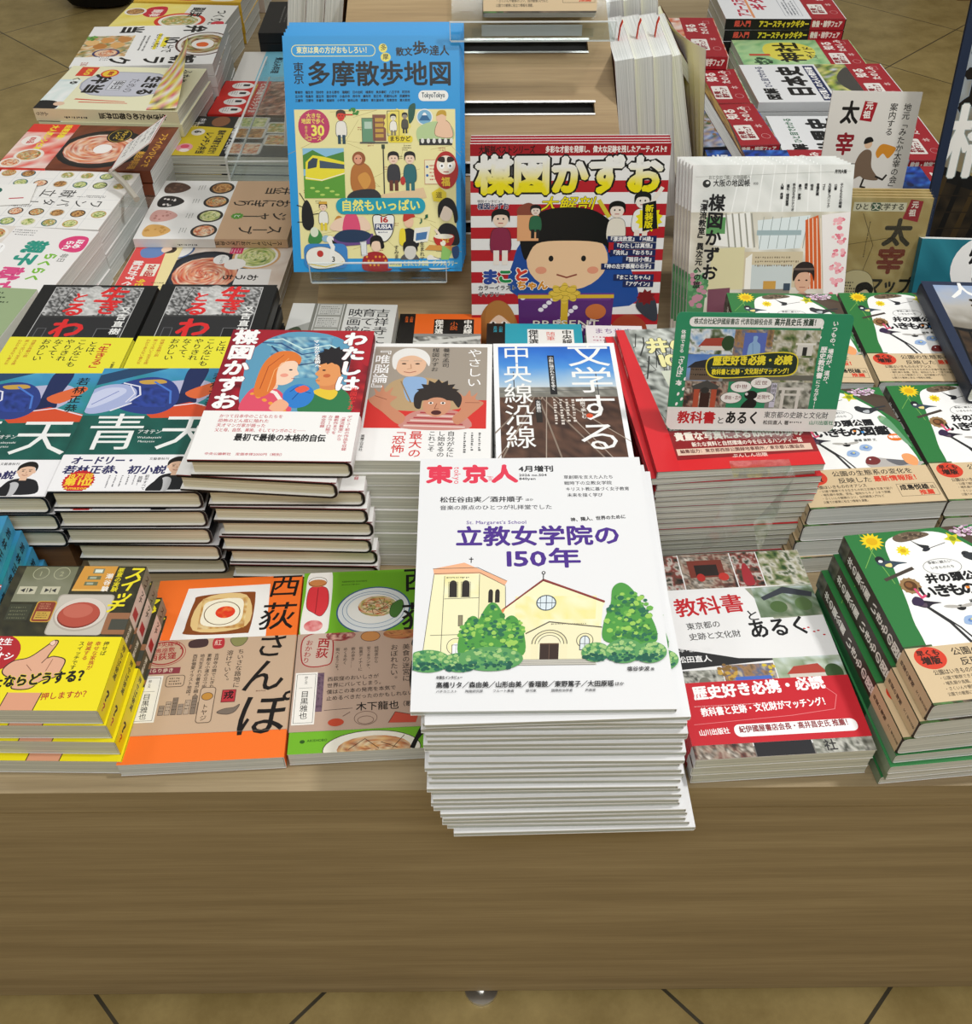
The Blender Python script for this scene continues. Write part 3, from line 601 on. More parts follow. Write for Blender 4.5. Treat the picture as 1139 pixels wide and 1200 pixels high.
    for i in range(n0, len(p.V)):       # the drawing was measured on the tilted cover: bring it to the flat page
        x, y, z = p.V[i]; a, b = x / .256, y / .284; f = (b - 22) / 1063; l_ = 45 - 30 * f; r_ = 905 + 221 * f; w_ = 860 + 245 * f
        p.V[i] = (max(.5, min(214.5, (a - l_) / (r_ - l_) * 215)), (1 / 860 - 1 / w_) / (1 / 860 - 1 / 1105) * 297, z)
    return p
define('tokyo', 195, 250, 5.5, d_tokyo(), 'R', cols=('#E9EAEC', '#E6E8EA', '#E9EAEC'), pages='mag', name='magazine', cat='magazine', rd=.0016)

def tex_photos(p, x, y, w, h, kind, seed=1):
    pal = {'garden': ['#2f4a2c', '#6b7d4a', '#a9a58a', '#d8d6cc', '#4b5a38'], 'temple': ['#2a2624', '#5b4a40', '#8a3b34', '#c9c2b8', '#3a3a30'], 'sky': ['#7aa6d8', '#bcd0e4', '#e6ecf0', '#6c7a5a', '#3a4a34'],
           'statue': ['#6b5a4a', '#a9845a', '#5a6a8a', '#c9b89a'], 'street': ['#3a3230', '#7a4a40', '#b8a898', '#52483f', '#d8d0c4'], 'stone': ['#55564e', '#8d8f84', '#c9c9c0', '#3e4038']}[kind]
    p.im(x, y, w, h, pal, seed, 7, 30)
def statue(p, cx, cy, s):
    p.b([(cx - 5 * s, cy + 12 * s), (cx - 5.5 * s, cy - 2 * s), (cx - 2 * s, cy - 6 * s), (cx - 2 * s, cy - 11 * s), (cx + 2 * s, cy - 11 * s), (cx + 2 * s, cy - 6 * s), (cx + 5.5 * s, cy - 2 * s), (cx + 5 * s, cy + 12 * s)], '#8FB4DC')
    p.l([(cx - 2 * s, cy - 4 * s), (cx, cy + 10 * s)], .5 * s, '#5A86B8')
def hall(p, x, y, w, h, wall='#6A5A4C'):
    p.p([(x, y + h * .4), (x + w * .2, y + h * .12), (x + w * .5, y), (x + w * .8, y + h * .12), (x + w, y + h * .4)], '#2E2E34'); p.r(x + w * .1, y + h * .4, w * .8, h * .6, wall); p.dash(x + w * .12, y + h * .45, w * .76, 2, h * .25, 2, '#2a2420')
def d_text():
    W, H = 150, 225; p = P(W, H, '#EFEFEF')
    for i, (k, w) in enumerate((('temple', 30), ('street', 50), ('temple', 25), ('garden', 45))): x = (0, 31, 82, 108)[i]; tex_photos(p, x, 0, w, 44, k, 11 + i)
    p.r(38, 8, 34, 22, '#7a3a30'); p.r(44, 14, 22, 14, '#2c2422'); p.e(48, 30, 4, 5, '#B5322E'); p.e(70, 30, 5, 5, '#C03A34'); p.b([(90, 18), (95, 16), (98, 40), (88, 40)], '#A5323A')
    p.p([(86, 46), (150, 44), (150, 82), (104, 84)], '#9aa08c'); p.im(92, 46, 58, 36, ['#C9D4DC', '#8FA08A', '#5A7050', '#B8B8A8'], 21, 8, 14, .4); p.p([(98, 58), (122, 46), (148, 54), (146, 60), (120, 54), (100, 62)], '#3C4048'); p.e(112, 70, 8, 7, '#4F6A3C'); p.e(136, 68, 8, 8, '#5A7446')
    p.t('教科書', 14, 55, 23, '#C4262E', .018, fit=66, rot=-3); p.t('と', 78, 72, 14, '#222', .01); p.t('東京都の', 21, 84, 8.6, '#4a4a4a', rot=-3, fit=32); p.t('史跡と文化財', 21, 96, 8.6, '#4a4a4a', rot=-2, fit=48)
    p.t('あるく', 76, 84, 23, '#17171a', .022, fit=58, rot=-3)
    for k in range(5): p.e(128 + k * 4, 97 + k * 2 - (k % 2) * 3, 1.3, .8, '#C4262E')
    p.p([(0, 110), (60, 126), (90, 128), (90, 130), (0, 136)], '#2a2a2c'); p.t('中学・歴史・教員', 6, 113, 4, '#eee'); p.t('松田直人', 6, 121, 7.6, '#f4f4f4', .02, fit=30)
    tex_photos(p, 0, 137, 42, 46, 'stone', 31); p.r(14, 166, 20, 14, '#E4E2DC'); p.b([(18, 166), (20, 148), (28, 146), (31, 166)], '#77776c'); tex_photos(p, 43, 133, 46, 50, 'statue', 32); p.r(52, 146, 32, 34, '#4A6FC4'); statue(p, 69, 166, 1.25); p.foliage(47, 140, 8, 8, ['#C9A24A', '#8a6a3a'], 10, 2.4, 3); p.foliage(84, 140, 6, 8, ['#D9BE3E'], 10, 2, 4)
    p.im(90, 128, 60, 52, ['#DDE8EE', '#B9C6B0', '#5F7A46', '#7F8F5A'], 35, 7, 14, .5); p.p([(98, 146), (106, 138), (128, 136), (134, 146)], '#B5473A'); p.r(100, 146, 32, 8, '#D9CFC4'); p.e(140, 146, 8, 9, '#3E5A34'); p.e(120, 158, 14, 5, '#557043')
    p.r(0, 215, 150, 10, '#77736e'); tex_photos(p, 0, 212, 50, 13, 'street', 41); p.r(51, 212, 48, 13, '#26262a'); tex_photos(p, 100, 212, 50, 13, 'stone', 42); p.t('社', 108, 212.5, 11, '#333', .02)
    return p
def d_text_obi():
    W, H = 150, 62; p = P(W, H, '#CC2531')
    p.t('歴史好き必携・必読', 11, 4, 14.4, '#fff', .04, fit=116, rot=-2.5); p.dash(10, 24, 112, 1, 2, 1, '#f3c9c9'); p.t('教科書と史跡・文化財がマッチング！', 14, 26, 9, '#fff', .025, fit=112, rot=-2.5)
    p.l([(6, 42), (90, 38), (128, 34), (134, 20), (122, 6), (104, 5)], .5, '#E98A8E'); p.t('山川出版社', 8, 47, 6.4, '#fff', .02, fit=26, rot=-2); p.rr(38, 44, 104, 12, 5, '#fff'); p.t('紀伊國屋書店会長・高井昌史氏 推薦！', 42, 45.5, 7, '#8c2a30', .025, fit=96, rot=-1)
    return p
define('textbook', 150, 225, 12.6, d_text(), 'L', cols=('#EFEFEF', '#DDD', '#EFEFEF'), pages='grey', obi=(150, 212, d_text_obi(), ('#CC2531',) * 3, None))

# ------------------------------------------------------------------ field guide (white front, flora and fauna, kraft band)
def bird(p, x, y, s, c, flip=1, c2='#eee'):
    f = flip; p.b([(x - 9 * s * f, y - 1 * s), (x - 5 * s * f, y - 4 * s), (x + 1 * s * f, y - 3 * s), (x + 8 * s * f, y - 1 * s), (x + 15 * s * f, y + 1 * s), (x + 7 * s * f, y + 2 * s), (x + 1 * s * f, y + 5 * s), (x - 5 * s * f, y + 3 * s)], c); p.e(x - 6 * s * f, y - 3 * s, 3 * s, 2.6 * s, c); p.b([(x - 3 * s * f, y + 1 * s), (x + 2 * s * f, y), (x + 1 * s * f, y + 4 * s), (x - 3 * s * f, y + 3 * s)], c2); p.e(x - 7 * s * f, y - 3.4 * s, .7 * s, .7 * s, '#111' if c != '#1c1c1e' else '#ddd')
def d_guide():
    W, H = 134, 182; p = P(W, H, '#2F7A3E')
    p.p([(90, 0), (134, 0), (134, 30), (112, 22)], '#4E3E32'); p.p([(100, 10), (134, 20), (134, 60), (122, 40)], '#54463A'); p.p([(104, 0), (134, 0), (134, 16)], '#2F7A3E'); p.foliage(112, 6, 14, 7, ['#D9BCD2', '#EBD9E6', '#B892B0'], 20, 2, 2)
    p.l([(14, 0), (22, 60)], .7, '#7DB356'); p.l([(4, 40), (26, 10)], .6, '#7DB356')
    p.b([(34, 12), (60, 4), (86, 6), (104, 22), (122, 50), (128, 90), (130, 128), (112, 142), (30, 142), (20, 112), (24, 78), (28, 44)], '#F7F7F5')
    p.b([(44, 6), (58, 2), (72, 4), (76, 8), (62, 12), (48, 14), (42, 11)], '#6B5A48'); p.foliage(58, 7, 13, 3.4, ['#8a7660', '#4a3c30'], 14, 1.6, 5)
    p.star(22, 10, 11, 7, 14, '#F2D21E'); p.e(22, 10, 5, 4.6, '#E3B40C'); p.star(45, 24, 6.5, 4.5, 10, '#F2DC2A'); p.e(45, 24, 2.6, 2.4, '#D9B010')
    p.star(95, 15, 8.5, 4, 5, '#D8D22C'); p.e(95, 15, 3, 3, '#8C9A1E')
    p.b([(56, 12), (62, 18), (70, 21), (67, 25), (64, 24)], '#2a2c30'); p.l([(62, 26), (86, 19)], .7, '#3a3a3e'); p.e(66, 25, 4, 2, '#2a2c34', rot=-18)
    p.l([(16, 55), (44, 45)], 3.4, '#4a4038'); bird(p, 26, 37, 1.1, '#3A4A58', 1, '#E9D98A'); p.e(20, 32, 4, 4, '#22242a'); p.e(20, 34, 2, 1.6, '#eee')
    bird(p, 106, 38, 1.3, '#33363a', 1, '#B8BCC0'); p.l([(112, 36), (128, 33)], 2.4, '#33363a')
    p.e(34, 64, 8.6, 8.6, '#8A6A42'); p.star(34, 64, 9.6, 8, 12, '#9A7A50'); p.e(34, 64, 5.6, 5.6, '#5A3A1E'); p.e(33, 63, 3, 3, '#8A5A34')
    p.l([(34, 82), (50, 106), (60, 134)], 2.6, '#2E2E30'); p.l([(36, 84), (56, 112), (66, 134)], 1.6, '#2E2E30'); bird(p, 37, 84, 1, '#2A2432', 1, '#5a4a5a'); p.b([(28, 80), (33, 76), (38, 80), (35, 86), (28, 85)], '#3A2A4A')
    p.ring(71, 46, 17, 9, .5, '#8a8a86'); p.t('季節に観たい', 60, 39, 3.6, '#555'); p.t('いきものたち', 60, 45, 3.6, '#555')
    p.t('井の頭公園', 50, 53, 11, '#17171a', .05, fit=56); 
    for ch, x, c_ in (('い', 38, '#17171a'), ('き', 51, '#17171a'), ('も', 63, '#17171a'), ('の', 75, '#17171a'), ('図', 88, '#17171a'), ('鑑', 103, '#17171a')): p.t(ch, x, 65, 15, c_, .045)
    p.r(80, 70, 3, 2.5, '#F08A2A'); p.r(88, 72, 3, 3, '#3A8AD0'); p.l([(36, 68), (38, 78), (42, 76)], 2.2, '#E0527A')
    p.t('編著 高野 丈', 76, 84, 4.2, '#333', .01)
    p.e(120, 84, 8, 5.6, '#EC7A26'); p.t('増補版', 113.5, 81, 4.6, '#fff', .03)
    p.b([(114, 52), (119, 49), (124, 56), (128, 74), (132, 100), (127, 92), (121, 72), (114, 60)], '#6FA27A'); p.b([(113, 52), (117, 48), (121, 52), (116, 57)], '#86B48A'); p.e(116, 51, .8, .8, '#a22')
    p.e(66, 92, 4, 3, '#1e1e20'); p.e(59, 90, 7, 1.6, '#b8b4ae', rot=8); p.e(73, 90, 7, 1.6, '#b8b4ae', rot=-8); 
    for x, y in ((68, 106), (84, 98)): p.b([(x - 7, y + 2), (x - 4, y - 4), (x + 3, y - 5), (x + 7, y), (x + 2, y + 5), (x - 4, y + 4)], '#9DB8DE'); p.e(x, y, 3, 2, '#6A8CC4'); p.e(x + 1, y - 1, 1.3, 1, '#E6D66A')
    p.b([(76, 122), (84, 112), (92, 114), (104, 117), (124, 121), (136, 124), (120, 130), (96, 132), (82, 130)], '#B9B4B0'); p.b([(76, 122), (80, 113), (88, 112), (92, 118), (86, 124)], '#7A3030'); p.e(82, 116, 1, 1, '#eee'); p.b([(98, 117), (112, 119), (124, 123), (108, 127)], '#6a6a70')
    p.b([(116, 112), (124, 110), (130, 118), (126, 128), (117, 124)], '#F0A46A')
    p.im(0, 126, 24, 56, ['#2F6A3A', '#4A3A2E', '#5A8A4A'], 3, 6, 8); p.foliage(40, 160, 12, 8, ['#D9BCD2', '#EBD9E6'], 20, 2, 9); p.r(24, 142, 110, 40, '#4A4034'); p.im(24, 142, 110, 40, ['#3A342C', '#5A5244', '#7A6A58'], 8, 5, 16); p.l([(60, 150), (66, 178)], 1.5, '#b8b8a8')
    return p
def d_guide_obi():
    W, H = 134, 52; p = P(W, H, '#D8C09A')
    p.e(17, 11, 13, 11, '#D8412A'); p.t('早くも', 7.5, 3, 6.4, '#3a1a10', .04); p.t('増版', 8.5, 9.5, 8, '#3a1a10', .05)
    p.t('公園の生態系の変化を', 36, 3, 8.2, '#2E2822', .012, fit=82); p.t('反映した', 39, 13, 8.2, '#2E2822', .012, fit=34); p.t('最新情報版！', 75, 12.6, 8.6, '#D8412A', .03, fit=48)
    p.t('公園はいきもののオアシス', 13, 22.5, 5.4, '#2E2822', .01, fit=52); 
    for i, s_ in enumerate(('・公園で観察できる生きもの約三百種を写真で紹介', '・哺乳類や鳥類、昆虫、植物からキノコまで掲載', '・さくいんや観察のコツ、自然観察入門など', '公園での観察に役立つ情報を満載。')): p.t(s_, 15, 29 + i * 5, 3.8, '#3A3228', .004, fit=(74, 70, 62, 46)[i])
    p.box(94, 26, 38, 17, .35, '#4a4036'); p.t('成島悦雄', 96, 27, 8, '#221d18', .03, fit=29); p.t('氏', 126, 29.5, 5, '#221d18'); p.t('推薦', 113, 35, 7.4, '#D8412A', .03)
    return p
def d_guide_spine(T=20.6):
    p = P(T, 182, '#3E342C'); p.im(0, 0, T, 16, ['#3a4a58', '#6a6a5a', '#2a2a26'], 4, 9, 5); p.v('井の頭公園', 5, 18, 9.6, '#F4F2EC', .035, sp=.98); 
    p.v('いきもの図鑑', 3.5, 70, 11.5, '#F4F2EC', .035, sp=.95); p.e(10, 139, 6.5, 7, '#EC7A26'); p.t('増補', 5.6, 135, 4.6, '#fff'); p.v('高野丈', 7, 150, 5.4, '#E9E4D8', .02); return p
def d_guide_spine_obi(T=20.6):
    p = P(T, 52, '#D8C09A'); p.v('待望の増補', 7, 3, 5, '#3A2E24', .03); p.v('文一総合出版', 8, 32, 3.2, '#3A2E24', .02); return p
define('guide', 134, 182, 20.6, d_guide(), 'L', cols=('#2F7A3E', '#3E342C', '#2F7A3E'), pages='white', spn=d_guide_spine(), obi=(128, 180, d_guide_obi(), ('#D8C09A',) * 3, d_guide_spine_obi()), rd=.004)
def d_guide_plain(): return d_guide()
define('guide_pink', 134, 182, 11, P(134, 182, '#3C8A50'), 'L', cols=('#3C8A50', '#3C8A50', '#D8A8A4'), pages='white', spn=(lambda q: (q.r(0, 130, 11, 52, '#8FA08A'), q)[1])(P(11, 182, '#2F6A42')), rd=.002)
# ------------------------------------------------------------------ covers: second row
def portrait(p, x, y, s, hair, skin='#E3B99A', coat='#222', hl=1.0):
    p.b([(x - 12 * s, y + 24 * s), (x - 11 * s, y + 12 * s), (x - 4 * s, y + 8 * s), (x + 5 * s, y + 8 * s), (x + 12 * s, y + 12 * s), (x + 14 * s, y + 24 * s)], coat); p.r(x - 2.6 * s, y + 4 * s, 5.4 * s, 6 * s, skin)
    p.e(x, y, 6 * s, 7.4 * s, skin); p.b([(x - 6.8 * s, y + 1 * s), (x - 7.2 * s, y - 6 * s), (x - 2 * s, y - 10.5 * s), (x + 4 * s, y - 10 * s), (x + 7.4 * s, y - 5 * s), (x + 6.8 * s, y + 1 * s * hl), (x + 5.4 * s, y - 4 * s), (x, y - 5.4 * s), (x - 5.2 * s, y - 3.4 * s)], hair)
    for k in (-2.6, 2.6): p.e(x + k * s, y - .2 * s, .9 * s, .5 * s, '#2a1c18'); p.l([(x + k * s - 1.3 * s, y - 1.8 * s), (x + k * s + 1.3 * s, y - 1.9 * s)], .45 * s, '#4a342a')
    p.l([(x, y), (x + .6 * s, y + 2 * s), (x - .3 * s, y + 2.2 * s)], .4 * s, '#B98A6A'); p.l([(x - 2 * s, y + 4 * s), (x, y + 4.6 * s), (x + 2 * s, y + 4 * s)], .6 * s, '#A2574A'); p.e(x - 6.2 * s, y + .6 * s, .9 * s, 1.6 * s, skin); p.e(x + 6.2 * s, y + .6 * s, .9 * s, 1.6 * s, skin)
def d_aoten():
    W, H = 142, 192; p = P(W, H, '#15514A')
    p.im(0, 0, W, 84, ['#4FA4C9', '#3C8FBE', '#2F8F96', '#24807E', '#1F6E70'], 3, 3, 14, .7); p.r(0, 80, W, 62, '#14524A'); p.im(0, 80, W, 62, ['#114840', '#1B6156', '#0F443E'], 6, 5, 12)
    p.p([(0, 30), (70, 0), (28, 0), (0, 12)], '#23466A'); p.b([(60, 30), (100, 20), (120, 26), (126, 40), (108, 62), (84, 60)], '#B9B9D6'); p.b([(92, 0), (112, 0), (108, 38), (104, 56), (92, 52), (90, 30)], '#1E2C5A'); p.b([(86, 46), (104, 44), (110, 60), (92, 66), (84, 60)], '#1A2450')
    p.p([(60, 74), (104, 58), (142, 70), (142, 82), (70, 84)], '#D8502A'); p.b([(96, 42), (124, 24), (134, 30), (112, 52)], '#E06A3A'); p.l([(70, 68), (110, 60), (142, 72)], 1.6, '#E8E4F0')
    p.b([(20, 32), (50, 16), (76, 22), (90, 44), (88, 66), (70, 78), (40, 72), (24, 56)], '#2B3F86'); p.b([(44, 22), (66, 20), (72, 26), (50, 28)], '#C8A04A'); p.im(46, 34, 34, 32, ['#223A7A', '#3048A0', '#1C2C66'], 8, 8, 10); p.l([(60, 24), (80, 40), (84, 60)], 2.2, '#4A7AD0')
    p.b([(-8, 50), (6, 32), (28, 28), (44, 38), (44, 56), (26, 72), (2, 76)], '#A9B4DC'); p.b([(-4, 52), (10, 36), (28, 34), (34, 42), (20, 58), (2, 68)], '#C9D0EC'); p.l([(28, 26), (46, 32), (50, 46), (42, 56)], 1.8, '#E6E6F4'); p.l([(36, 30), (44, 44), (38, 58)], 1.2, '#E6E6F4'); p.l([(4, 62), (26, 40)], 1.2, '#7A86C0'); p.l([(26, 72), (44, 60)], 2, '#E6E6F4')
    p.v('若林正恭', 119, 8, 13.5, '#101418', .012, sp=1.12)
    p.t('青', 10, 76, 60, '#F0F2F0', .0); p.t('天', 82, 76, 60, '#F0F2F0', .0); p.t('アオテン', 62, 102, 7, '#E6EAE8', .01, fit=24); p.t('Wakabayashi', 64, 112, 4.2, '#E6EAE8'); p.t('Masayasu', 66, 118, 4.2, '#E6EAE8')
    p.r(0, 140, W, 52, '#F2F1F3')
    return p
def d_aoten_obi():
    W, H = 142, 50; p = P(W, H, '#F3F2F4'); N = '#27275C'
    p.t('オードリー・', 10, 2, 12, N, .035, fit=62, skew=.1); p.t('若林正恭、初小説', 6, 15, 12.4, N, .035, fit=98, skew=.1); p.t('文藝春秋刊', 84, 3.5, 4, '#444', fit=19)
    p.star(25, 37, 15.5, 14, 26, '#C4202A'); p.e(25, 37, 13.2, 11.6, '#D42A2A'); p.t('18万部', 13, 26, 7.4, '#F7D23A', .02, fit=24); p.t('第1位', 12, 32.5, 11, '#F7D23A', .04, fit=27); p.t('Amazon', 14, 43.5, 5.4, '#F7D23A', .02, fit=22)
    for i in range(5): p.dash(76 - i * 6, 29, 18, 1, 1, 2, '#55555c', True, i)
    p.v('前半すべて', 86, 28, 4.2, '#2a2a34', .01); p.v('挑戦！', 80, 30, 4.4, '#2a2a34', .01)
    portrait(p, 113, 16, 1.28, '#17130f', '#E6BEA2', '#1b1b20'); p.b([(98, 50), (100, 37), (106, 31), (112, 35), (110, 50)], '#BFBFC2'); p.b([(91, 50), (95, 39), (103, 33), (105, 50)], '#17171b')
    return p
define('aoten', 142, 192, 22.2, d_aoten(), 'R', True, ('#15514A', '#1b1b1f', '#15514A'), '#15151a', obi=(141, 191.5, d_aoten_obi(), ('#F3F2F4', '#1b1b22', '#F3F2F4'), None))
def d_blue_spine():
    p = P(22.2, 192, '#3E9CC0'); p.im(0, 0, 22.2, 120, ['#4AA6D2', '#3C94BC', '#58B4C8', '#2F86A8'], 5, 4, 5); p.v('若林正恭', 6, 8, 10.5, '#10202a', .03, sp=1.3); p.v('青天', 4.5, 72, 14, '#10202a', .02); p.r(0, 141, 22.2, 51, '#B8322E'); p.v('初小説', 7, 146, 8, '#fff', .02); return p
define('aoten_blue', 142, 192, 22.2, d_aoten(), 'R', True, ('#3E9CC0', '#3E9CC0', '#3E9CC0'), '#2b6f8c', spn=d_blue_spine())
def d_ikiru():
    W, H = 139, 180; p = P(W, H, '#191919'); 
    p.r(17, 5, 106, 175, '#C9C9C9'); p.r(17.8, 5.8, 104.4, 175, '#222')
    p.im(17.8, 5.8, 104.4, 62, ['#1a1a1a', '#6a6a6a', '#C9C9C9', '#5a5a5a', '#2a2a2a', '#DADADA'], 14, 14, 42); p.e(66, 36, 16, 34, '#B8B8B6'); p.im(48, 8, 36, 56, ['#9a9a98', '#D8D8D6', '#B0B0AE', '#E6E6E4'], 15, 8, 14)
    p.r(17.8, 68, 104.4, 112, '#2A2A2C'); p.r(17.8, 66, 104.4, 3, '#3c3c3c'); p.l([(40, 8), (36, 30), (34, 68)], .8, '#111'); p.l([(98, 8), (96, 40), (92, 68)], .8, '#111'); p.r(66, 84, 5, 30, '#48484a'); p.r(92, 92, 28, 30, '#1a1a1c'); p.box(92, 92, 28, 30, .8, '#77777a'); p.box(24, 92, 10, 30, .8, '#66666a')
    Rd = '#DE2A2C'
    p.t('生', 74, 3, 36, Rd, .035, skew=.12, rot=4); p.t('き', 78, 36, 28, Rd, .035); p.t('と', 42, 17, 22, Rd, .03); p.t('る', 38, 38, 30, Rd, .035); p.t('わ', 38, 72, 40, Rd, .035)
    p.v('又吉直樹', 107, 47, 13, '#F0F0EE', .02, sp=1.12)
    return p
def d_ikiru_obi():
    W, H = 139, 73; p = P(W, H, '#EDE63A'); K = '#26241a'
    p.v('「生きる」', 105, 5, 12.5, '#C9452A', .03)
    for i, s_ in enumerate(('とは、', 'こんなにも', 'やりきれ', 'なくて、', 'おかしい')): p.v(s_, 92 - i * 13.5, 8 - min(i, 1) * 4, 11, K, .01)
    for i, s_ in enumerate(('待望の長編小説', '笑って泣いて生きる夜', 'わかりあえない者たち')): p.v(s_, 27 - i * 8, 6, 5, '#C2702A', .01)
    p.v('文藝春秋', 128, 48, 4, K); return p
define('ikiru', 139, 180, 26, d_ikiru(), 'R', True, ('#191919', '#141414', '#191919'), '#111', obi=(110, 179.5, d_ikiru_obi(), ('#EDE63A',) * 3, None))
def d_wata():
    W, H = 147, 205; p = P(W, H, '#8E1528')
    p.im(10, 0, 137, 136, ['#5E0E1C', '#B01C2C', '#7A1420', '#C4262C'], 5, 5, 18)
    p.b([(26, 20), (60, 4), (96, 6), (124, 22), (128, 70), (120, 136), (40, 136), (26, 80)], '#5E9CBC'); p.im(46, 12, 60, 70, ['#7CB4CC', '#3F7FA8', '#A9D4DC', '#2E5F8C', '#6BA8C8'], 9, 7, 16)
    for k in range(4): p.l([(30 + k * 5, 20 + k * 3), (54, 16 + k * 8), (78, 34 + k * 9), (104, 26 + k * 9), (124, 40 + k * 9)], 1.8, ('#C9E6E4', '#2A4F80', '#8FC4D0', '#21406C')[k])
    p.b([(14, 6), (40, 0), (60, 2), (40, 16), (24, 40), (16, 60)], '#A31A2C'); p.b([(90, 0), (147, 0), (147, 60), (132, 40), (116, 16)], '#B01C2A')
    # two plain figures in profile, facing one another
    p.b([(34, 136), (36, 104), (48, 96), (62, 100), (72, 112), (80, 136)], '#E0516A'); [p.e(40 + (k * 7) % 36, 108 + (k * 5) % 26, 2, 2, '#F0A03C') for k in range(9)]; p.l([(46, 98), (62, 106), (72, 122)], 4, '#F3E9E4')
    p.b([(46, 98), (50, 84), (60, 88), (62, 100)], '#F2C4A8'); p.b([(52, 58), (66, 52), (76, 58), (77, 68), (80, 76), (76, 80), (75, 88), (66, 94), (54, 88), (50, 72)], '#F6D2B8')
    p.b([(40, 96), (42, 60), (52, 40), (68, 38), (78, 48), (78, 60), (72, 54), (60, 58), (58, 74), (60, 94), (54, 110), (44, 112)], '#E07A34'); p.l([(46, 100), (48, 64), (60, 44)], .8, '#A8481C'); p.l([(54, 104), (55, 70), (66, 50)], .8, '#F3B070'); p.e(71, 69, 1.8, 1.2, '#2a2a3a'); p.e(66, 78, 4, 3, '#EFA08C'); p.l([(74, 83), (77, 83)], .8, '#B04040')
    p.b([(90, 136), (92, 112), (104, 100), (122, 98), (134, 110), (136, 136)], '#2F7A4A'); p.b([(98, 104), (112, 96), (122, 104), (116, 116)], '#E8C83A'); p.b([(104, 98), (106, 86), (118, 86), (118, 100)], '#D98A54')
    p.b([(98, 60), (108, 52), (120, 58), (122, 78), (116, 92), (104, 94), (98, 86), (100, 80), (96, 75), (99, 68)], '#E59A5E'); p.b([(92, 54), (96, 40), (112, 34), (126, 42), (128, 62), (122, 76), (118, 62), (108, 56), (98, 60)], '#1E1A1E'); p.star(110, 44, 16, 12, 12, '#1E1A1E'); p.e(104, 69, 1.8, 1.2, '#1a1a22'); p.l([(98, 86), (102, 86)], .8, '#8a3030'); p.e(108, 78, 3.6, 3, '#C8663A')
    p.b([(70, 112), (74, 98), (84, 92), (96, 98), (100, 112), (94, 126), (80, 128)], '#2E7FD0'); p.l([(76, 104), (82, 96), (90, 98)], 1, '#174a90'); p.l([(80, 116), (86, 102), (96, 106)], 1, '#174a90'); p.b([(80, 100), (88, 94), (94, 100), (86, 106)], '#E8604A'); p.b([(60, 130), (68, 116), (78, 124), (72, 136)], '#F0B08C')
    p.v('マンガから芸術へ', 86, 18, 6, '#fff', .03, rot=-10)
    p.v('楳図かずお', 3, 1, 26, '#FAFAFA', .045, sp=1.02, ol='#8E1528', olw=.02); p.v('わたしは', 117, 3, 25, '#FAFAFA', .05, sp=1, ol='#701020', olw=.02); p.v('楳図かずお', 134, 96, 7, '#E83A3A', .01)
    return p
def d_wata_obi():
    W, H = 147, 70; p = P(W, H, '#F4F3F1'); Rr = '#C23A48'
    for i, s_ in enumerate(('かつて日本中のこどもたちを', '恐怖のどん底に陥れた', '天才マンガ家が語った', '父と母、自然、美術、そしてマンガのこと──')): p.t(s_, 16, 5 + i * 6.8, 5.6, Rr, .01, fit=(60, 48, 46, 84)[i])
    p.t('最初で最後の本格的自伝', 36, 33, 11, '#1b1b1d', .03, fit=84)
    for i, s_ in enumerate(('デビュー前の作品を収録', '『漂流教室』から', '最新作までを', 'カラー口絵で', '完全収録')): p.v(s_, 136 - i * 6, 5, 4.6, Rr, .01)
    p.t('中央公論新社', 14, 60, 4, Rr, .01); p.t('定価本体2000円（税別）', 42, 60, 4, Rr, .01); return p
define('wata', 147, 205, 19.2, d_wata(), 'R', True, ('#8E1528', '#6E1020', '#8E1528'), '#17120f', obi=(135, 204.5, d_wata_obi(), ('#F4F3F1', '#E9E4E4', '#F4F3F1'), None))
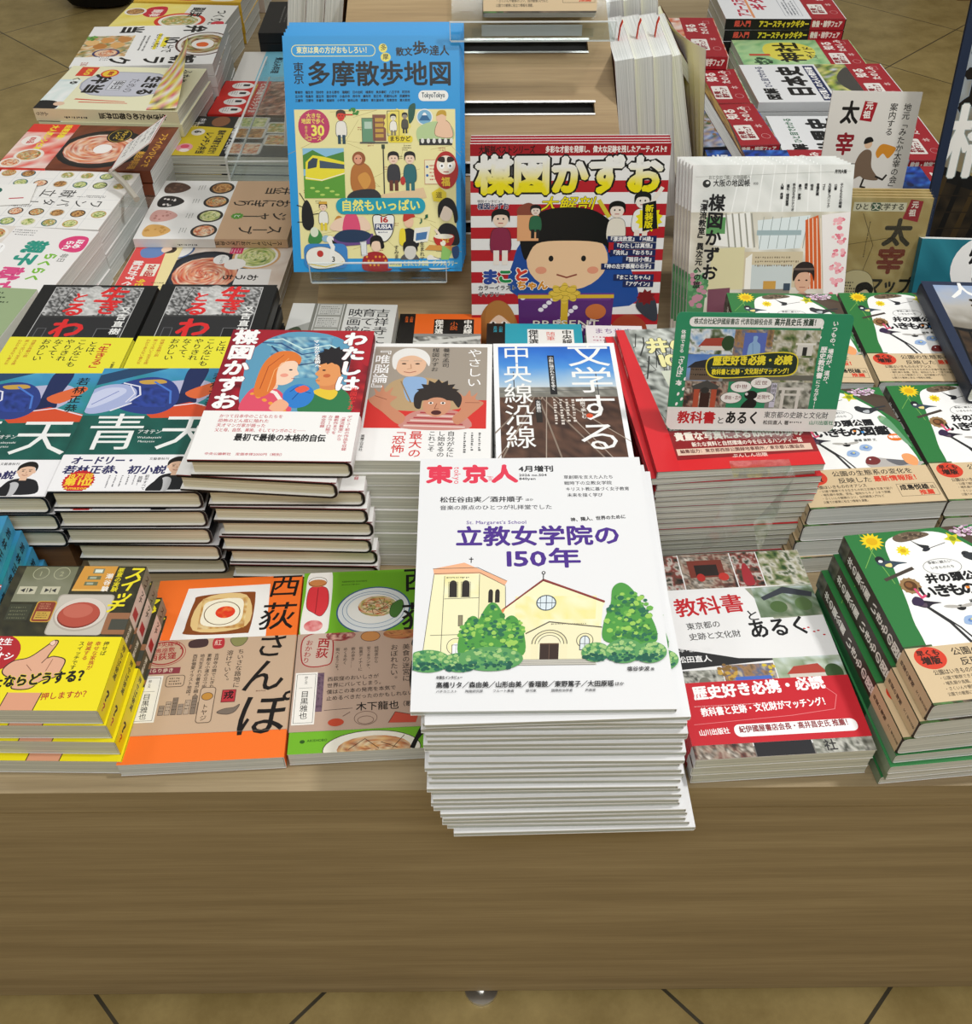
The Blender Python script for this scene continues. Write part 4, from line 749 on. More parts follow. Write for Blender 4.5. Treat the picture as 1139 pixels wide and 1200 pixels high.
def d_yui():
    W, H = 130, 187; p = P(W, H, '#F2F1EF'); p.r(7, 6, 118, 134, '#A2978A'); p.r(7, 96, 118, 44, '#D5302A')
    p.e(46, 36, 16, 22, '#E4B999'); p.b([(27, 38), (27, 20), (38, 9), (56, 11), (65, 24), (65, 40), (60, 30), (50, 22), (40, 23), (33, 30), (31, 46)], '#E8E6E2'); p.b([(20, 110), (22, 80), (36, 62), (66, 60), (92, 76), (98, 110)], '#B99C74'); p.b([(40, 64), (50, 58), (64, 64), (58, 96), (46, 96)], '#8FB0D8'); p.l([(38, 66), (50, 100)], 1.4, '#8f7650')
    for k in (39, 53): p.e(k, 36, 2.4, 1.3, '#4a3428'); p.l([(k - 4, 31), (k + 4, 31)], .9, '#a89888')
    p.l([(46, 37), (47, 44), (43, 45)], .9, '#b88868'); p.l([(40, 50), (46, 51.5), (52, 49)], 1.1, '#a85a4a')
    p.b([(44, 140), (50, 118), (74, 110), (100, 116), (108, 140)], '#C98A80'); [p.l([(46 + k * 3, 136 - k * 4), (104 - k * 2, 138 - k * 4)], 2, '#A83038' if k % 2 else '#E4C8C0') for k in range(6)]
    p.b([(8, 96), (14, 88), (12, 78), (18, 84), (20, 72), (24, 84), (31, 76), (29, 88), (36, 92), (30, 104), (46, 122), (40, 134), (22, 114), (14, 106)], '#C98868'); p.b([(122, 100), (114, 94), (116, 84), (110, 90), (108, 80), (103, 90), (97, 84), (100, 96), (93, 100), (100, 110), (92, 124), (98, 134), (112, 116), (118, 108)], '#C98868'); p.l([(14, 90), (26, 96)], .8, '#8a503a'); p.l([(118, 100), (104, 100)], .8, '#8a503a')
    p.e(76, 104, 14, 18, '#CE9272'); p.b([(54, 106), (54, 86), (68, 74), (88, 76), (100, 90), (98, 108), (92, 98), (88, 90), (72, 92), (62, 96), (60, 110)], '#2A211E'); p.star(76, 84, 22, 16, 14, '#2A211E'); p.e(76, 106, 13, 14, '#CE9272'); 
    for k in (70, 82): p.e(k, 101, 2.6, 1.8, '#F0E8E0'); p.e(k, 101, 1.2, 1.4, '#1a1210')
    p.e(76, 116, 5, 3.6, '#4a1a1a'); p.l([(76, 102), (74, 110), (78, 110)], .8, '#8a5038')
    p.v('やさしい', 104, 9, 16, '#fff', .0, sp=1.05); p.v('『唯脳論』', 8, 4, 16.5, '#fff', .01, sp=1.0)
    p.v('養老孟司', 78, 8, 8, '#2e2a26', .004, sp=1.1); p.v('楳図かずお', 67, 8, 8, '#2e2a26', .004, sp=1.05)
    p.v('最大の', 52, 144, 13, '#D5302A', .008); p.v('「恐怖」', 36, 138, 13, '#D5302A', .008)
    for i, s_ in enumerate(('自分がなに', 'し始めるの', 'これこそ')): p.v(s_, 88 - i * 9, 144, 7.6, '#2a2a2a', .004)
    for i in range(3): p.dash(118 - i * 7, 146, 34, 1, 1, 3, '#666', True, i)
    p.v('実業之日本社', 6, 150, 4, '#444'); return p
define('yui', 130, 187, 15.3, d_yui(), 'R', cols=('#F2F1EF', '#E4E2DE', '#F2F1EF'), pages='grey')
def d_chuo():
    W, H = 128, 188; p = P(W, H, '#F4F5F7'); p.im(5, 6, 118, 74, ['#1F5FBE', '#2C74D2', '#4E96DE', '#9CC0DE', '#D6DCDC'], 3, 3, 14, .88); p.im(5, 76, 118, 20, ['#C9C8C0', '#6A6A62', '#8A8880', '#4A463E'], 4, 14, 20, .4); p.im(5, 92, 118, 96, ['#5A3E30', '#3E2A22', '#6A4A3A', '#33221c'], 5, 8, 18)
    for x in (14, 34, 70, 96): p.l([(40 + (x - 40) * .12, 92), (x - 20 + (x - 50) * .6, 188)], 1.6, '#8A7A6C')
    for x in (22, 48, 84, 108): p.l([(52 + (x - 50) * .15, 92), (x + (x - 50) * .8, 188)], 1, '#A8988A')
    for x in (20, 104): p.l([(x, 50), (x, 96)], 1, '#4a4a4a'); p.l([(6, 84), (122, 80)], .6, '#55555a')
    p.v('中央線沿線', 9, 2, 35, '#F4F4F2', .002, sp=.96, sx=.86); p.v('文学する', 76, -2, 46, '#F4F4F2', .002, sp=.96)
    p.r(56, 22, 7, 66, '#17171a'); p.v('小説に描かれたまちを歩く', 57.2, 24, 4.8, '#fff', .01)
    p.v('小説で楽しむ', 84, 94, 5.4, '#E8E2DA', .02); 
    for i in range(4): p.dash(76 - i * 6, 96, 46, 1, 1, 4, '#D8CFC6', True, i)
    p.r(40, 96, 6, 36, '#26201c'); p.v('矢野勝巳', 40.8, 98, 4.6, '#fff'); p.e(92, 122, 3.4, 3.4, '#D8502A'); return p
define('chuo', 128, 188, 15.3, d_chuo(), 'R', cols=('#F4F5F7', '#E6E6E6', '#F4F5F7'), pages='grey')
def d_ino():
    W, H = 157, 228; p = P(W, H, '#D7262E')
    p.p([(9, 0), (157, 0), (157, 172), (22, 172)], '#8a8f8a'); p.im(14, 0, 143, 172, ['#3a3d3a', '#767a74', '#B9BDB6', '#D8DCD6', '#5a5e58', '#9AA09A'], 8, 9, 30)
    R = random.Random(4)
    for k in range(26):
        x = R.uniform(18, 56); y = R.uniform(0, 150); p.l([(x, y), (x + R.uniform(-7, 7), y + R.uniform(10, 30)), (x + R.uniform(-10, 10), y + R.uniform(24, 44))], R.uniform(.5, 1.6), '#2a2c2a')
    p.im(40, 100, 110, 70, ['#C9CEC8', '#8f958f', '#E4E8E4'], 9, 6, 14)
    p.t('井の頭公園', 27, 18, 27, '#EFE9A8', .045, ol='#33362f', olw=.03, fit=122); p.t('100年', 32, 44, 28, '#EFE9A8', .045, ol='#33362f', olw=.03)
    p.p([(34, 76), (157, 70), (157, 140), (42, 146)], '#DDE2CF'); p.t('写真集', 54, 86, 26, '#2f322e', .02)
    p.p([(0, 172), (157, 168), (157, 228), (0, 228)], '#8E2024'); p.p([(0, 214), (157, 210), (157, 228), (0, 228)], '#DB2A30'); p.p([(0, 0), (9, 0), (22, 172), (22, 228), (0, 228)], '#D7262E')
    p.t('貴重な写真による100年の歩み', 26, 174, 13, '#F3E9DC', .035, fit=124); p.t('新たな資料と自然環境の今を伝えるハンディー版', 40, 189, 7, '#F3E9DC', .02, fit=106)
    p.r(24, 198, 128, 9, '#E8C9B4'); p.t('編集協力：東京都西部公園緑地事務所／東京都公園協会', 27, 199, 5.6, '#5a2020', .02, fit=118); p.t('ぶんしん出版', 74, 208, 5.6, '#F3D8CC', .02); return p
define('ino', 157, 228, 8, d_ino(), 'L', cols=('#D7262E', '#A81E28', '#A3A39E'), edge='#8f8d8a', pages='grey', spn=(lambda q: (q.v('井の頭公園100年写真集', 1.6, 20, 5, '#E9D8D0', .02), q)[1])(P(8, 228, '#A81E28')), m=GLOSS)
# low books in front of the stand
def d_kichi():
    W, H = 132, 190; p = P(W, H, '#CFCFCB'); p.p([(0, 60), (30, 40), (30, 190), (0, 190)], '#9a9a94'); p.r(28, 0, 4, 190, '#77776f'); p.r(33, 0, 32, 190, '#8d8d86')
    for k in range(7): p.r(35, 2 + k * 27, 28, 23, '#BDBDB8'); p.dash(37, 6 + k * 27, 24, 5, 4, 2.4, '#6a6a66', seed=k)
    p.r(66, 0, 2.4, 190, '#77776f')
    p.v('吉祥寺に', 106, 10, 19, '#2a2a2c', .004, sp=1.02); p.v('育てられた', 89, 10, 19, '#2a2a2c', .004, sp=1.02); p.v('映画館', 72, 10, 19, '#2a2a2c', .004, sp=1.02); p.b([(4, 60), (14, 52), (20, 62), (10, 76)], '#3e4a34'); return p
define('kichi', 132, 190, 20.5, d_kichi(), 'R', cols=('#CFCFCB', '#C2C2BC', '#CFCFCB'))
def d_anth(bg, mid, mc, ph):
    W, H = 103, 150; p = P(W, H, bg); p.r(0, 0, 20, 150, '#1a1613'); [p.v(s_, 13 - i * 6, 6, 4.4, bg, .01) for i, s_ in enumerate(('小説集', '名作選'))]
    p.r(20, 44, 83, 106, '#8a8a86'); p.im(20, 50, 83, 60, ['#B8B8B0', '#5a5a56', '#8a8a84', '#DADAD4', '#3a3a38'], ph, 12, 22); p.p([(20, 62), (103, 48), (103, 54), (20, 70)], '#d0d0ca')
    p.r(44, 12, 50, 32, '#171310' if ph == 1 else '#F2F2EE'); k = '#F2EFE6' if ph == 1 else '#1a1a1a'
    p.v('中央線', 81, 13, 11, k, .02, sp=.92); p.v(mid, 64, 17, 10, mc, .0, sp=.95); p.v('傑作選', 45, 13, 11, k, .02, sp=.92); return p
define('shosetsu', 103, 150, 15.8, d_anth('#E06420', '小説', '#E06420', 1), 'R', cols=('#E06420', '#C9571A', '#E06420'), rd=.005)
define('zuihitsu', 118, 150, 15.8, (lambda d: d)(d_anth('#2FA3B8', '随筆', '#D8402E', 2)), 'R', cols=('#2FA3B8', '#2890A4', '#2FA3B8'), rd=.005)
def d_white(): p = P(105, 150, '#EEE9EA'); p.t('まちを歩く', 18, 8, 14, '#7A5A9A', .01); p.dash(16, 30, 80, 5, 8, 4, '#C48A9A'); p.t('中央線文学', 20, 80, 12, '#555'); return p
define('pale', 70, 150, 15.8, (lambda q: (q.t('まち歩き', 10, 6, 12, '#8A6A9A', .01), q.dash(8, 24, 54, 4, 7, 4, '#C48A9A'), q)[2])(P(70, 150, '#EEE9EA')), 'R', cols=('#EEE9EA',) * 3)
def d_jindo(W=130, H=205):
    p = P(W, H, '#28324A'); s = W / 130; p.im(12 * s, 8 * s, W - 12 * s, 100 * s, ['#8FA6CC', '#A8B4C8', '#B8B4AC', '#8A8478', '#6A5F50'], 6, 3, 14, .8); p.im(12 * s, 100 * s, W - 12 * s, H - 104 * s, ['#2a2018', '#4a3826', '#14110e', '#3a2c20'], 7, 12, 20); p.p([(12 * s, 96 * s), (W, 126 * s), (W, 136 * s), (12 * s, 102 * s)], '#0e0d0d')
    for k in range(9): x = (14 + k * 13) * s; p.l([(x, (102 + k * 3) * s), (x - 4 * s, H - 10)], 2.4 * s, '#0c0b0a')
    p.t('人', 26 * s, 2, 36 * s, '#F4F4F2', .012); p.t('道', 44 * s, 36 * s, 38 * s, '#17130f', .035, ol='#B8A890', olw=.012); p.t('橋', 62 * s, 72 * s, 40 * s, '#E9E9E6', .02); p.t('じんどう', 70 * s, 8 * s, 7 * s, '#dfe4ee'); return p
define('jindo', 130, 205, 24, d_jindo(), 'L', True, ('#28324A', '#1E2638', '#28324A'), '#141a28', pages='grey')
define('green_mook', 120, 170, 22, (lambda q: (q.dash(20, 10, 80, 3, 10, 5, '#3a4a34'), q.dash(30, 60, 60, 4, 8, 4, '#4a5a44'), q.t('散歩', 44, 30, 16, '#33402c', .02), q)[3])(P(120, 170, '#9DB187')), 'R', cols=('#9DB187', '#E4E6E0', '#9DB187'), pages='white')
# ------------------------------------------------------------------ covers: on the stand
def doodle(p, x, y, s, skin, hair, top, bottom='#333', hat=None):
    p.b([(x - 5 * s, y + 14 * s), (x - 5 * s, y + 2 * s), (x, y - 1 * s), (x + 5 * s, y + 2 * s), (x + 5 * s, y + 14 * s)], top, ol='#2a2622', olw=.5); p.r(x - 4 * s, y + 13 * s, 3.2 * s, 9 * s, bottom); p.r(x + .8 * s, y + 13 * s, 3.2 * s, 9 * s, bottom)
    p.e(x, y - 6 * s, 4.2 * s, 5 * s, skin); p.b([(x - 4.8 * s, y - 4 * s), (x - 4.6 * s, y - 10 * s), (x, y - 12 * s), (x + 4.6 * s, y - 10 * s), (x + 4.8 * s, y - 4 * s), (x + 3 * s, y - 8 * s), (x - 3 * s, y - 8 * s)], hair); p.e(x - 1.5 * s, y - 6 * s, .5 * s, .6 * s, '#222'); p.e(x + 1.5 * s, y - 6 * s, .5 * s, .6 * s, '#222'); p.l([(x - 1.2 * s, y - 3.4 * s), (x + 1.2 * s, y - 3.4 * s)], .5 * s, '#a33')
    if hat: p.r(x - 5 * s, y - 12 * s, 10 * s, 3 * s, hat)
def d_tama():
    W, H = 210, 272; p = P(W, H, '#2A9BE0')
    p.rr(10, 10, 100, 13, 6, '#F2EE9A'); p.rr(10.8, 10.8, 98.4, 11.4, 5.4, '#2A9BE0'); p.t('東京は奥の方がおもしろい！', 16, 12, 8, '#F6F2B4', .02, fit=88)
    p.e(119, 14, 5, 5, '#EDE36A'); p.e(122, 24, 6, 5, '#EDE36A'); p.t('多', 116, 9.5, 7.5, '#333', .01); p.t('摩', 118.5, 20, 7, '#333', .01)
    K = '#10161c'
    p.t('散文', 134, 13, 10, K, .03, fit=20); p.t('歩', 154, 6, 16, K, .03); p.t('の', 166, 13, 8, K, .04); p.t('達人', 174, 11, 12, K, .02, fit=24)
    p.t('東', 11, 29, 13, K, .01); p.t('京', 11, 41, 13, K, .01); p.t('多摩散歩地図', 27, 28, 29, K, .022, fit=174)
    for i, s_ in enumerate(('青梅市　福生市　羽村市　あきる野市　瑞穂町　日の出町　檜原村　奥多摩町　八王子市　町田市', '立川市　昭島市　国立市　国分寺市　小金井市　府中市　調布市　狛江市　武蔵村山市　武蔵野市', '三鷹市　日野市　多摩市　稲城市　小平市　東村山市　清瀬市　東久留米市　西東京市　東大和市')): p.t(s_, 12, 61 + i * 4.6, 3.4, '#0d2438', .03, fit=138)
    p.rr(160, 61, 36, 12, 5.8, '#F4F4F0'); p.t('TokyoTokyo', 164, 62, 8, '#2a4a5a', .02, fit=28)
    p.r(10, 82, 194, 174, '#EFE7A8'); R = random.Random(2)
    for k in range(22): x, y = R.uniform(12, 190), R.uniform(84, 248); p.l([(x, y), (x + R.uniform(-30, 30), y + R.uniform(-12, 12)), (x + R.uniform(-30, 40), y + R.uniform(-20, 20))], .35, '#B9A96A')
    for k in range(22): x, y = R.uniform(14, 190), R.uniform(84, 246); p.dash(x, y, 9, 2, 2.4, 1.5, ('#A33A2E', '#6a6248')[k % 2], seed=k)
    p.r(10, 82, 6, 174, '#EFE7A8')
    p.e(33, 101, 19, 19, '#C2416A'); p.t('大きな', 24, 86, 6, '#F2E36A', .02); p.t('地図で歩く', 18, 92, 6.4, '#F2E36A', .02, fit=29); p.t('30', 29, 97, 17, '#F6EC6A', .03, fit=17); p.v('おさんぽ', 21.5, 100, 4, '#F2E36A', .01); p.t('コース', 24, 112, 6, '#F2E36A', .02)
    doodle(p, 66, 96, 1.15, '#D8402E', '#4a3a2a', '#F0EDE4', '#2A4A5A'); p.l([(69, 88), (80, 88)], 1.6, '#D8402E'); p.foliage(82, 84, 5, 4, ['#3E8A3A'], 8, 2.4)
    p.r(91, 92, 15, 28, '#6A9A7A'); p.r(104, 88, 16, 30, '#8A5A4A'); p.box(91, 92, 15, 28, .5, '#333'); p.r(94, 96, 9, 8, '#B9D2C0'); [p.r(107, 92 + k * 6, 10, 4, '#C9A24A') for k in range(4)]; p.r(88, 119, 34, 2, '#5a5a56')
    p.star(134, 98, 17, 15, 14, '#F0E070'); p.box(122, 84, 14, 28, .6, '#3a3426'); doodle(p, 129, 96, .75, '#EFEAD8', '#33302a', '#F6F3E8', '#88806a'); doodle(p, 143, 94, .7, '#9A9488', '#222', '#55524a', '#333'); p.b([(148, 80), (156, 76), (154, 92), (148, 98)], '#2A5A4A'); p.rr(122, 112, 30, 8, 3, '#EED93A'); p.t('まちかど', 124, 112.4, 6.4, '#3a2a10', .03)
    p.e(167, 91, 10, 9.4, '#F4F4EE'); p.e(167, 91, 8.6, 8.2, '#7AB4D8'); p.p([(160, 95), (166, 86), (168, 86), (174, 95)], '#2F6A9A'); p.p([(164, 89), (166, 86), (168, 86), (170, 89)], '#fff'); p.b([(158, 104), (178, 96), (200, 102), (200, 118), (176, 122), (160, 120)], '#B9D29A'); p.b([(180, 112), (182, 98), (190, 94), (198, 100), (200, 114)], '#F0C8A8', ol='#7a4a34', olw=.5); p.e(187, 92, 6, 6.5, '#F0C8A8'); p.b([(181, 90), (184, 84), (192, 84), (193, 90), (188, 88)], '#C8A030'); p.r(160, 116, 40, 7, '#2a2a2a'); [p.e(164 + k * 7, 118, 2, 3, '#e6e6e0') for k in range(6)]
    # train
    p.r(18, 126, 50, 58, '#8FC4E4'); p.p([(18, 134), (30, 128), (46, 136), (68, 130), (68, 150), (18, 150)], '#4E8A3E'); p.p([(18, 158), (68, 152), (68, 184), (18, 184)], '#5FA03A'); p.p([(21, 142), (30, 134), (44, 136), (68, 142), (68, 156), (40, 164), (20, 162)], '#EFE23A'); p.p([(24, 142), (30, 137), (36, 138), (34, 148), (23, 150)], '#3a4a58'); p.p([(38, 140), (68, 145), (68, 150), (38, 149)], '#46586a'); p.l([(20, 160), (40, 163), (68, 155)], 1, '#F6F6E8'); [p.e(28 + k * 6, 172 + (k % 3) * 4, 3, 1.2, '#B9D86A') for k in range(6)]
    p.b([(78, 176), (76, 152), (86, 142), (100, 150), (104, 176)], '#B9763A'); p.e(86, 138, 8, 8, '#9A5A34'); p.e(85, 139, 5, 5.5, '#E3A284'); p.e(83, 138, .8, .8, '#222'); p.e(88, 138, .8, .8, '#222'); p.b([(84, 160), (94, 154), (100, 164), (92, 174)], '#D89A4A'); p.b([(72, 186), (78, 176), (104, 174), (110, 186)], '#33353a')
    p.l([(116, 126), (116, 180)], 1.4, '#333'); p.r(114, 122, 4, 5, '#3a4a3a'); p.p([(112, 180), (164, 172), (168, 184), (116, 188)], '#E6C9A0'); doodle(p, 128, 146, 1.35, '#F2D4BC', '#1c1a1a', '#3A3A40', '#6A3A2E'); doodle(p, 148, 146, 1.35, '#F2D4BC', '#1c1a1a', '#2E6E74', '#2E6E74'); p.e(139, 164, 3, 5, '#C23A34')
    p.r(166, 140, 16, 28, '#F2ECC8'); p.box(166, 140, 16, 28, .4, '#C2503A'); p.e(169, 148, 1.6, 1.6, '#2F6AB0'); p.e(169, 158, 1.6, 1.6, '#2F6AB0'); p.dash(172, 146, 8, 5, 4, 2, '#C2503A')
    p.e(192, 152, 15, 22, '#B52A26'); p.e(192, 146, 11.4, 11, '#F2E8D8'); p.b([(182, 141), (190, 143), (190, 137), (184, 137)], '#33241c'); p.b([(194, 143), (202, 141), (200, 137), (194, 137)], '#33241c'); p.e(187, 147, 3.2, 3.4, '#fff'); p.e(197, 147, 3.2, 3.4, '#fff'); p.e(187, 147, 1.2, 1.2, '#222'); p.e(197, 147, 1.2, 1.2, '#222'); p.l([(189, 154), (195, 154)], 1, '#a33'); p.t('福', 186, 160, 11, '#EFCB3A', .03); p.p([(174, 178), (184, 172), (192, 178), (192, 190), (176, 188)], '#E8D23A'); p.t('道', 179, 177, 8, '#5a4210')
    p.b([(14, 196), (20, 186), (26, 196), (28, 214), (22, 222), (14, 216)], '#1c1c1e'); [p.l([(20, 196 + k * 8), (8 + (k % 2) * 26, 192 + k * 10)], .9, '#1c1c1e') for k in range(3)]; p.l([(18, 188), (12, 178)], 1, '#1c1c1e'); doodle(p, 40, 200, 1, '#F2D4BC', '#2a2018', '#EFEFE8', '#E8D23A', '#D8A83A')
    p.b([(50, 218), (56, 206), (62, 206), (66, 214), (64, 220), (52, 220)], '#C98A3A'); p.b([(50, 222), (54, 210), (70, 206), (78, 208), (90, 206), (96, 222)], '#F2D4BC'); p.b([(64, 226), (66, 206), (74, 202), (82, 206), (84, 226)], '#E0527A'); p.e(74, 196, 5, 6.5, '#F2D4BC'); p.b([(68, 196), (69, 188), (74, 186), (79, 188), (80, 196), (77, 191), (71, 191)], '#1c1a1a'); p.p([(48, 230), (100, 226), (104, 238), (52, 242)], '#6A4A8A'); p.b([(52, 230), (64, 222), (86, 222), (98, 228), (86, 236), (62, 236)], '#223A5A')
    p.b([(101, 206), (108, 204), (114, 206), (120, 204), (127, 206), (126, 220), (122, 230), (114, 236), (106, 230), (102, 220)], '#F4F4F0', ol='#222', olw=1); p.t('16', 108, 205, 9, '#C23A34', .05, fit=12); p.r(103, 214.5, 22, 7.5, '#2A3A6A'); p.t('FUSSA', 104.5, 214.6, 6.6, '#fff', .04, fit=19); p.dash(107, 224, 14, 1, 2, 2, '#2A3A6A')
    p.b([(134, 240), (136, 224), (146, 220), (154, 226), (156, 242)], '#1c1c22'); p.b([(133, 238), (134, 222), (140, 222), (140, 240)], '#EED93A'); p.e(145, 212, 6, 7.5, '#F0C8A8'); p.b([(138, 210), (140, 202), (148, 201), (153, 206), (148, 208), (140, 212)], '#C23A2E'); p.p([(152, 220), (172, 218), (168, 236), (150, 238)], '#F2F0E6'); p.p([(154, 226), (168, 224), (166, 233), (153, 235)], '#4A7AB0'); p.t('♪', 158, 206, 10, '#2a6a4a', .02); p.t('♫', 164, 202, 8, '#2a6a4a', .02)
    p.e(191, 202, 8, 10, '#F2E0D0'); p.b([(182, 208), (182, 192), (192, 184), (202, 190), (206, 208), (202, 214), (199, 200), (190, 194), (186, 200)], '#141416'); p.b([(180, 236), (182, 220), (192, 214), (204, 220), (206, 240)], '#1b1b1f'); p.l([(178, 222), (186, 232)], 3, '#F2E0D0'); p.b([(176, 230), (200, 228), (196, 242), (182, 243)], '#C2302A'); p.e(188, 230, 12, 3, '#F4EEDC'); p.t('そば', 183, 232, 6, '#F2D24A', .02); p.p([(170, 240), (206, 242), (206, 248), (164, 246)], '#D89A4A')
    p.b([(20, 232), (26, 220), (34, 222), (38, 232), (32, 238), (22, 238)], '#3E8A4A'); p.e(28, 224, 5, 6, '#DDE6D0'); p.e(42, 232, 5, 4, '#9AC0D8')
    p.rr(14, 238, 54, 30, 8, '#3F86CC'); p.b([(16, 254), (22, 244), (40, 242), (58, 250), (64, 262), (40, 268), (22, 266)], '#F2F0E8', ol='#5a5a4a', olw=.6); p.l([(48, 256), (50, 242), (46, 234)], 5, '#F6F5F0'); p.e(47, 233, 4.4, 4.4, '#F6F5F0'); p.p([(49, 233), (56, 238), (50, 238)], '#222'); p.t('3', 48, 252, 9, '#222', .02); p.l([(18, 262), (40, 266), (62, 260)], 1.2, '#E8C83A'); p.e(34, 250, 4, 4, '#C23A34')
    p.e(104, 240, 6.4, 8, '#F2D4BC'); p.b([(97, 242), (97, 232), (104, 228), (111, 231), (114, 242), (110, 244), (108, 236), (100, 236)], '#171517'); p.b([(88, 270), (88, 254), (98, 248), (112, 250), (120, 262), (120, 271)], '#A8262A'); [p.e(92 + (k * 7) % 26, 254 + (k * 5) % 15, 1.4, 1.4, '#E8A03A') for k in range(10)]; p.p([(84, 236), (92, 235), (93, 252), (86, 254)], '#E6EAEA'); p.box(85, 236, 7, 16, .4, '#445')
    p.b([(134, 270), (134, 256), (142, 250), (154, 252), (160, 270)], '#5a5a5c'); p.e(146, 248, 7.4, 9.6, '#D8D5CE'); p.b([(138, 248), (138, 238), (146, 234), (154, 238), (155, 248), (151, 242), (142, 242)], '#1c1c1e'); p.v('すみません', 126, 240, 6, '#4a4a44', .01, sp=.9); p.v('生まれて', 158, 236, 6, '#4a4a44', .01)
    p.b([(166, 262), (170, 254), (180, 256), (192, 262), (196, 268), (172, 270)], '#EFEDE6', ol='#4a4a44', olw=.5); p.e(171, 256, 4.4, 4, '#EFEDE6'); p.p([(186, 240), (198, 248), (192, 262), (184, 258)], '#8FC46A'); p.e(187, 238, 3.4, 3.4, '#F2EEDC'); p.e(185, 235, 1.4, 1.4, '#C2302A'); p.b([(198, 244), (206, 242), (206, 254), (200, 256)], '#2A4A7A')
    p.rr(56, 184, 110, 19, 9, '#1FA0B8'); p.t('自然もいっぱい', 62, 186, 14, '#F4EE7A', .03, fit=98)
    p.r(118, 258, 90, 10, '#2A9BE0'); p.r(119, 260, 16, 6, '#F2EE9A'); p.t('特別企画', 120, 260.4, 4.4, '#2A6AA0', .01, fit=14); p.t('たまにし多摩路　デジタルラリー', 137, 258.8, 7, '#F2EE9A', .015, fit=68)
    return p
define('tama', 210, 272, 5, d_tama(), 'R', cols=('#2A9BE0', '#2A9BE0', '#E8E060'), pages='white', name='magazine', cat='magazine', m=GLOSS)
def d_ume():
    W, H = 235, 300; p = P(W, H, '#EDEDED')
    for k in range(9): p.r(0, 46 + k * 30, W, 15, '#B51E2A')
    p.r(0, 0, W, 15, '#A01824'); p.t('大解剖ベストシリーズ', 10, 2, 10.5, '#2a0f10', .02, fit=66); p.t('多彩な才能を発揮し、偉大な足跡を残したアーティスト!!', 88, 2.6, 9, '#F4EDE8', .03, fit=142)
    p.t('楳図かずお', 6, 14, 51, '#F4F2E4', .05, fit=222, ol='#141414', olw=.05, grad=('#F2F2EE', '#EFE11A'))
    p.t('大解剖', 84, 66, 20, '#EFE11A', .01, fit=66, ol='#1a1a1a', olw=.03, skew=.25)
    p.t('特別インタビュー', 8, 70, 4, '#222', .01); p.t('楳図かずお', 8, 74, 9, '#1E2A5A', .03, fit=38, ol='#fff', olw=.03)
    # plain stand-in figures: a big child shape behind a wrapped box, small figures round it
    p.b([(58, 200), (52, 150), (76, 118), (170, 118), (196, 160), (198, 214)], '#1F4C9A'); p.e(118, 150, 50, 42, '#EFC9A0')
    p.b([(66, 150), (60, 110), (84, 86), (118, 80), (152, 86), (178, 112), (172, 146), (160, 128), (118, 124), (80, 128)], '#121214')
    for k in (-1, 1): p.e(118 + k * 20, 148, 3, 4, '#1a1a1a'); p.e(118 + k * 32, 164, 7, 5, '#E59A7C')
    p.l([(106, 170), (118, 174), (130, 170)], 2, '#8A3A30')
    p.p([(58, 196), (178, 196), (174, 300), (62, 300)], '#5A2A72'); p.p([(58, 196), (178, 196), (174, 206), (62, 206)], '#6E3A88'); [p.e(64 + (k * 23) % 110, 202 + ((k * 17) % 90), 3.4, 3, '#EDE6F0') for k in range(24)]; p.r(112, 196, 9, 104, '#D8B432'); p.r(58, 198, 120, 5, '#D8B432')
    for a in range(8): p.e(116 + 12 * math.cos(a * .785), 196 + 7 * math.sin(a * .785), 8, 4.6, '#E3C24A', rot=a * 45); p.ring(116 + 12 * math.cos(a * .785), 196 + 7 * math.sin(a * .785), 7, 4, .5, '#8A6A1A')
    p.t('PRESENT', 76, 232, 14, '#EDE6D8', .01, fit=86, ol='#2a1a34', olw=.03)
    doodle(p, 36, 108, 2.2, '#F0D8C4', '#151515', '#8A2A4A', '#F0E8E0'); p.b([(56, 82), (70, 74), (82, 84), (78, 96), (60, 96)], '#8A4A3A'); p.r(56, 90, 26, 34, '#E3A878'); doodle(p, 78, 92, 1.3, '#E8D8CC', '#1a1a1a', '#2E6A4A', '#222')
    doodle(p, 176, 96, 2, '#EDE0D4', '#151515', '#E8E2D4', '#B51E2A'); doodle(p, 206, 84, 2, '#EDE6DC', '#1a1a1a', '#F0EEEA', '#EDE0D4'); p.l([(166, 92), (154, 72)], 5, '#D8C83A'); p.l([(214, 80), (228, 56)], 5, '#EDE6DC')
    p.star(215, 96, 17, 13, 12, '#EFE11A'); p.p([(206, 76), (222, 72), (226, 108), (208, 112)], '#17171a'); p.v('新装版', 209.5, 77, 10.4, '#EFE11A', .03)
    for i, (x, s_) in enumerate(((166, '『漂流教室』『14歳』'), (174, '『わたしは真悟』'), (170, '『洗礼』『おろち』'), (186, '『猫目小僧』'), (160, '『神の左手悪魔の右手』'), (176, '『まことちゃん』'), (188, '『アゲイン』'))): p.r(x, 118 + i * 9.2 + (6 if i > 4 else 0), 226 - x, 8.4, '#1E2A5A'); p.t(s_, x + 1, 118.6 + i * 9.2 + (6 if i > 4 else 0), 6.8, '#F2F2F2', .03, fit=224 - x)
    for s_, x, y, sz, c_ in (('ま', 12, 162, 22, '#2A4A9A'), ('こ', 32, 162, 20, '#1F8A4A'), ('と', 52, 160, 20, '#D8402E'), ('ちゃん', 56, 178, 13, '#D8902E')): p.t(s_, x, y, sz, c_, .06, ol='#F4F2EC', olw=.06)
    p.t('カラーイラスト', 8, 184, 7.4, '#17171a', .03, fit=48, ol='#fff', olw=.03); p.t('ギャラリー', 8, 193, 7.4, '#17171a', .03, fit=34, ol='#fff', olw=.03)
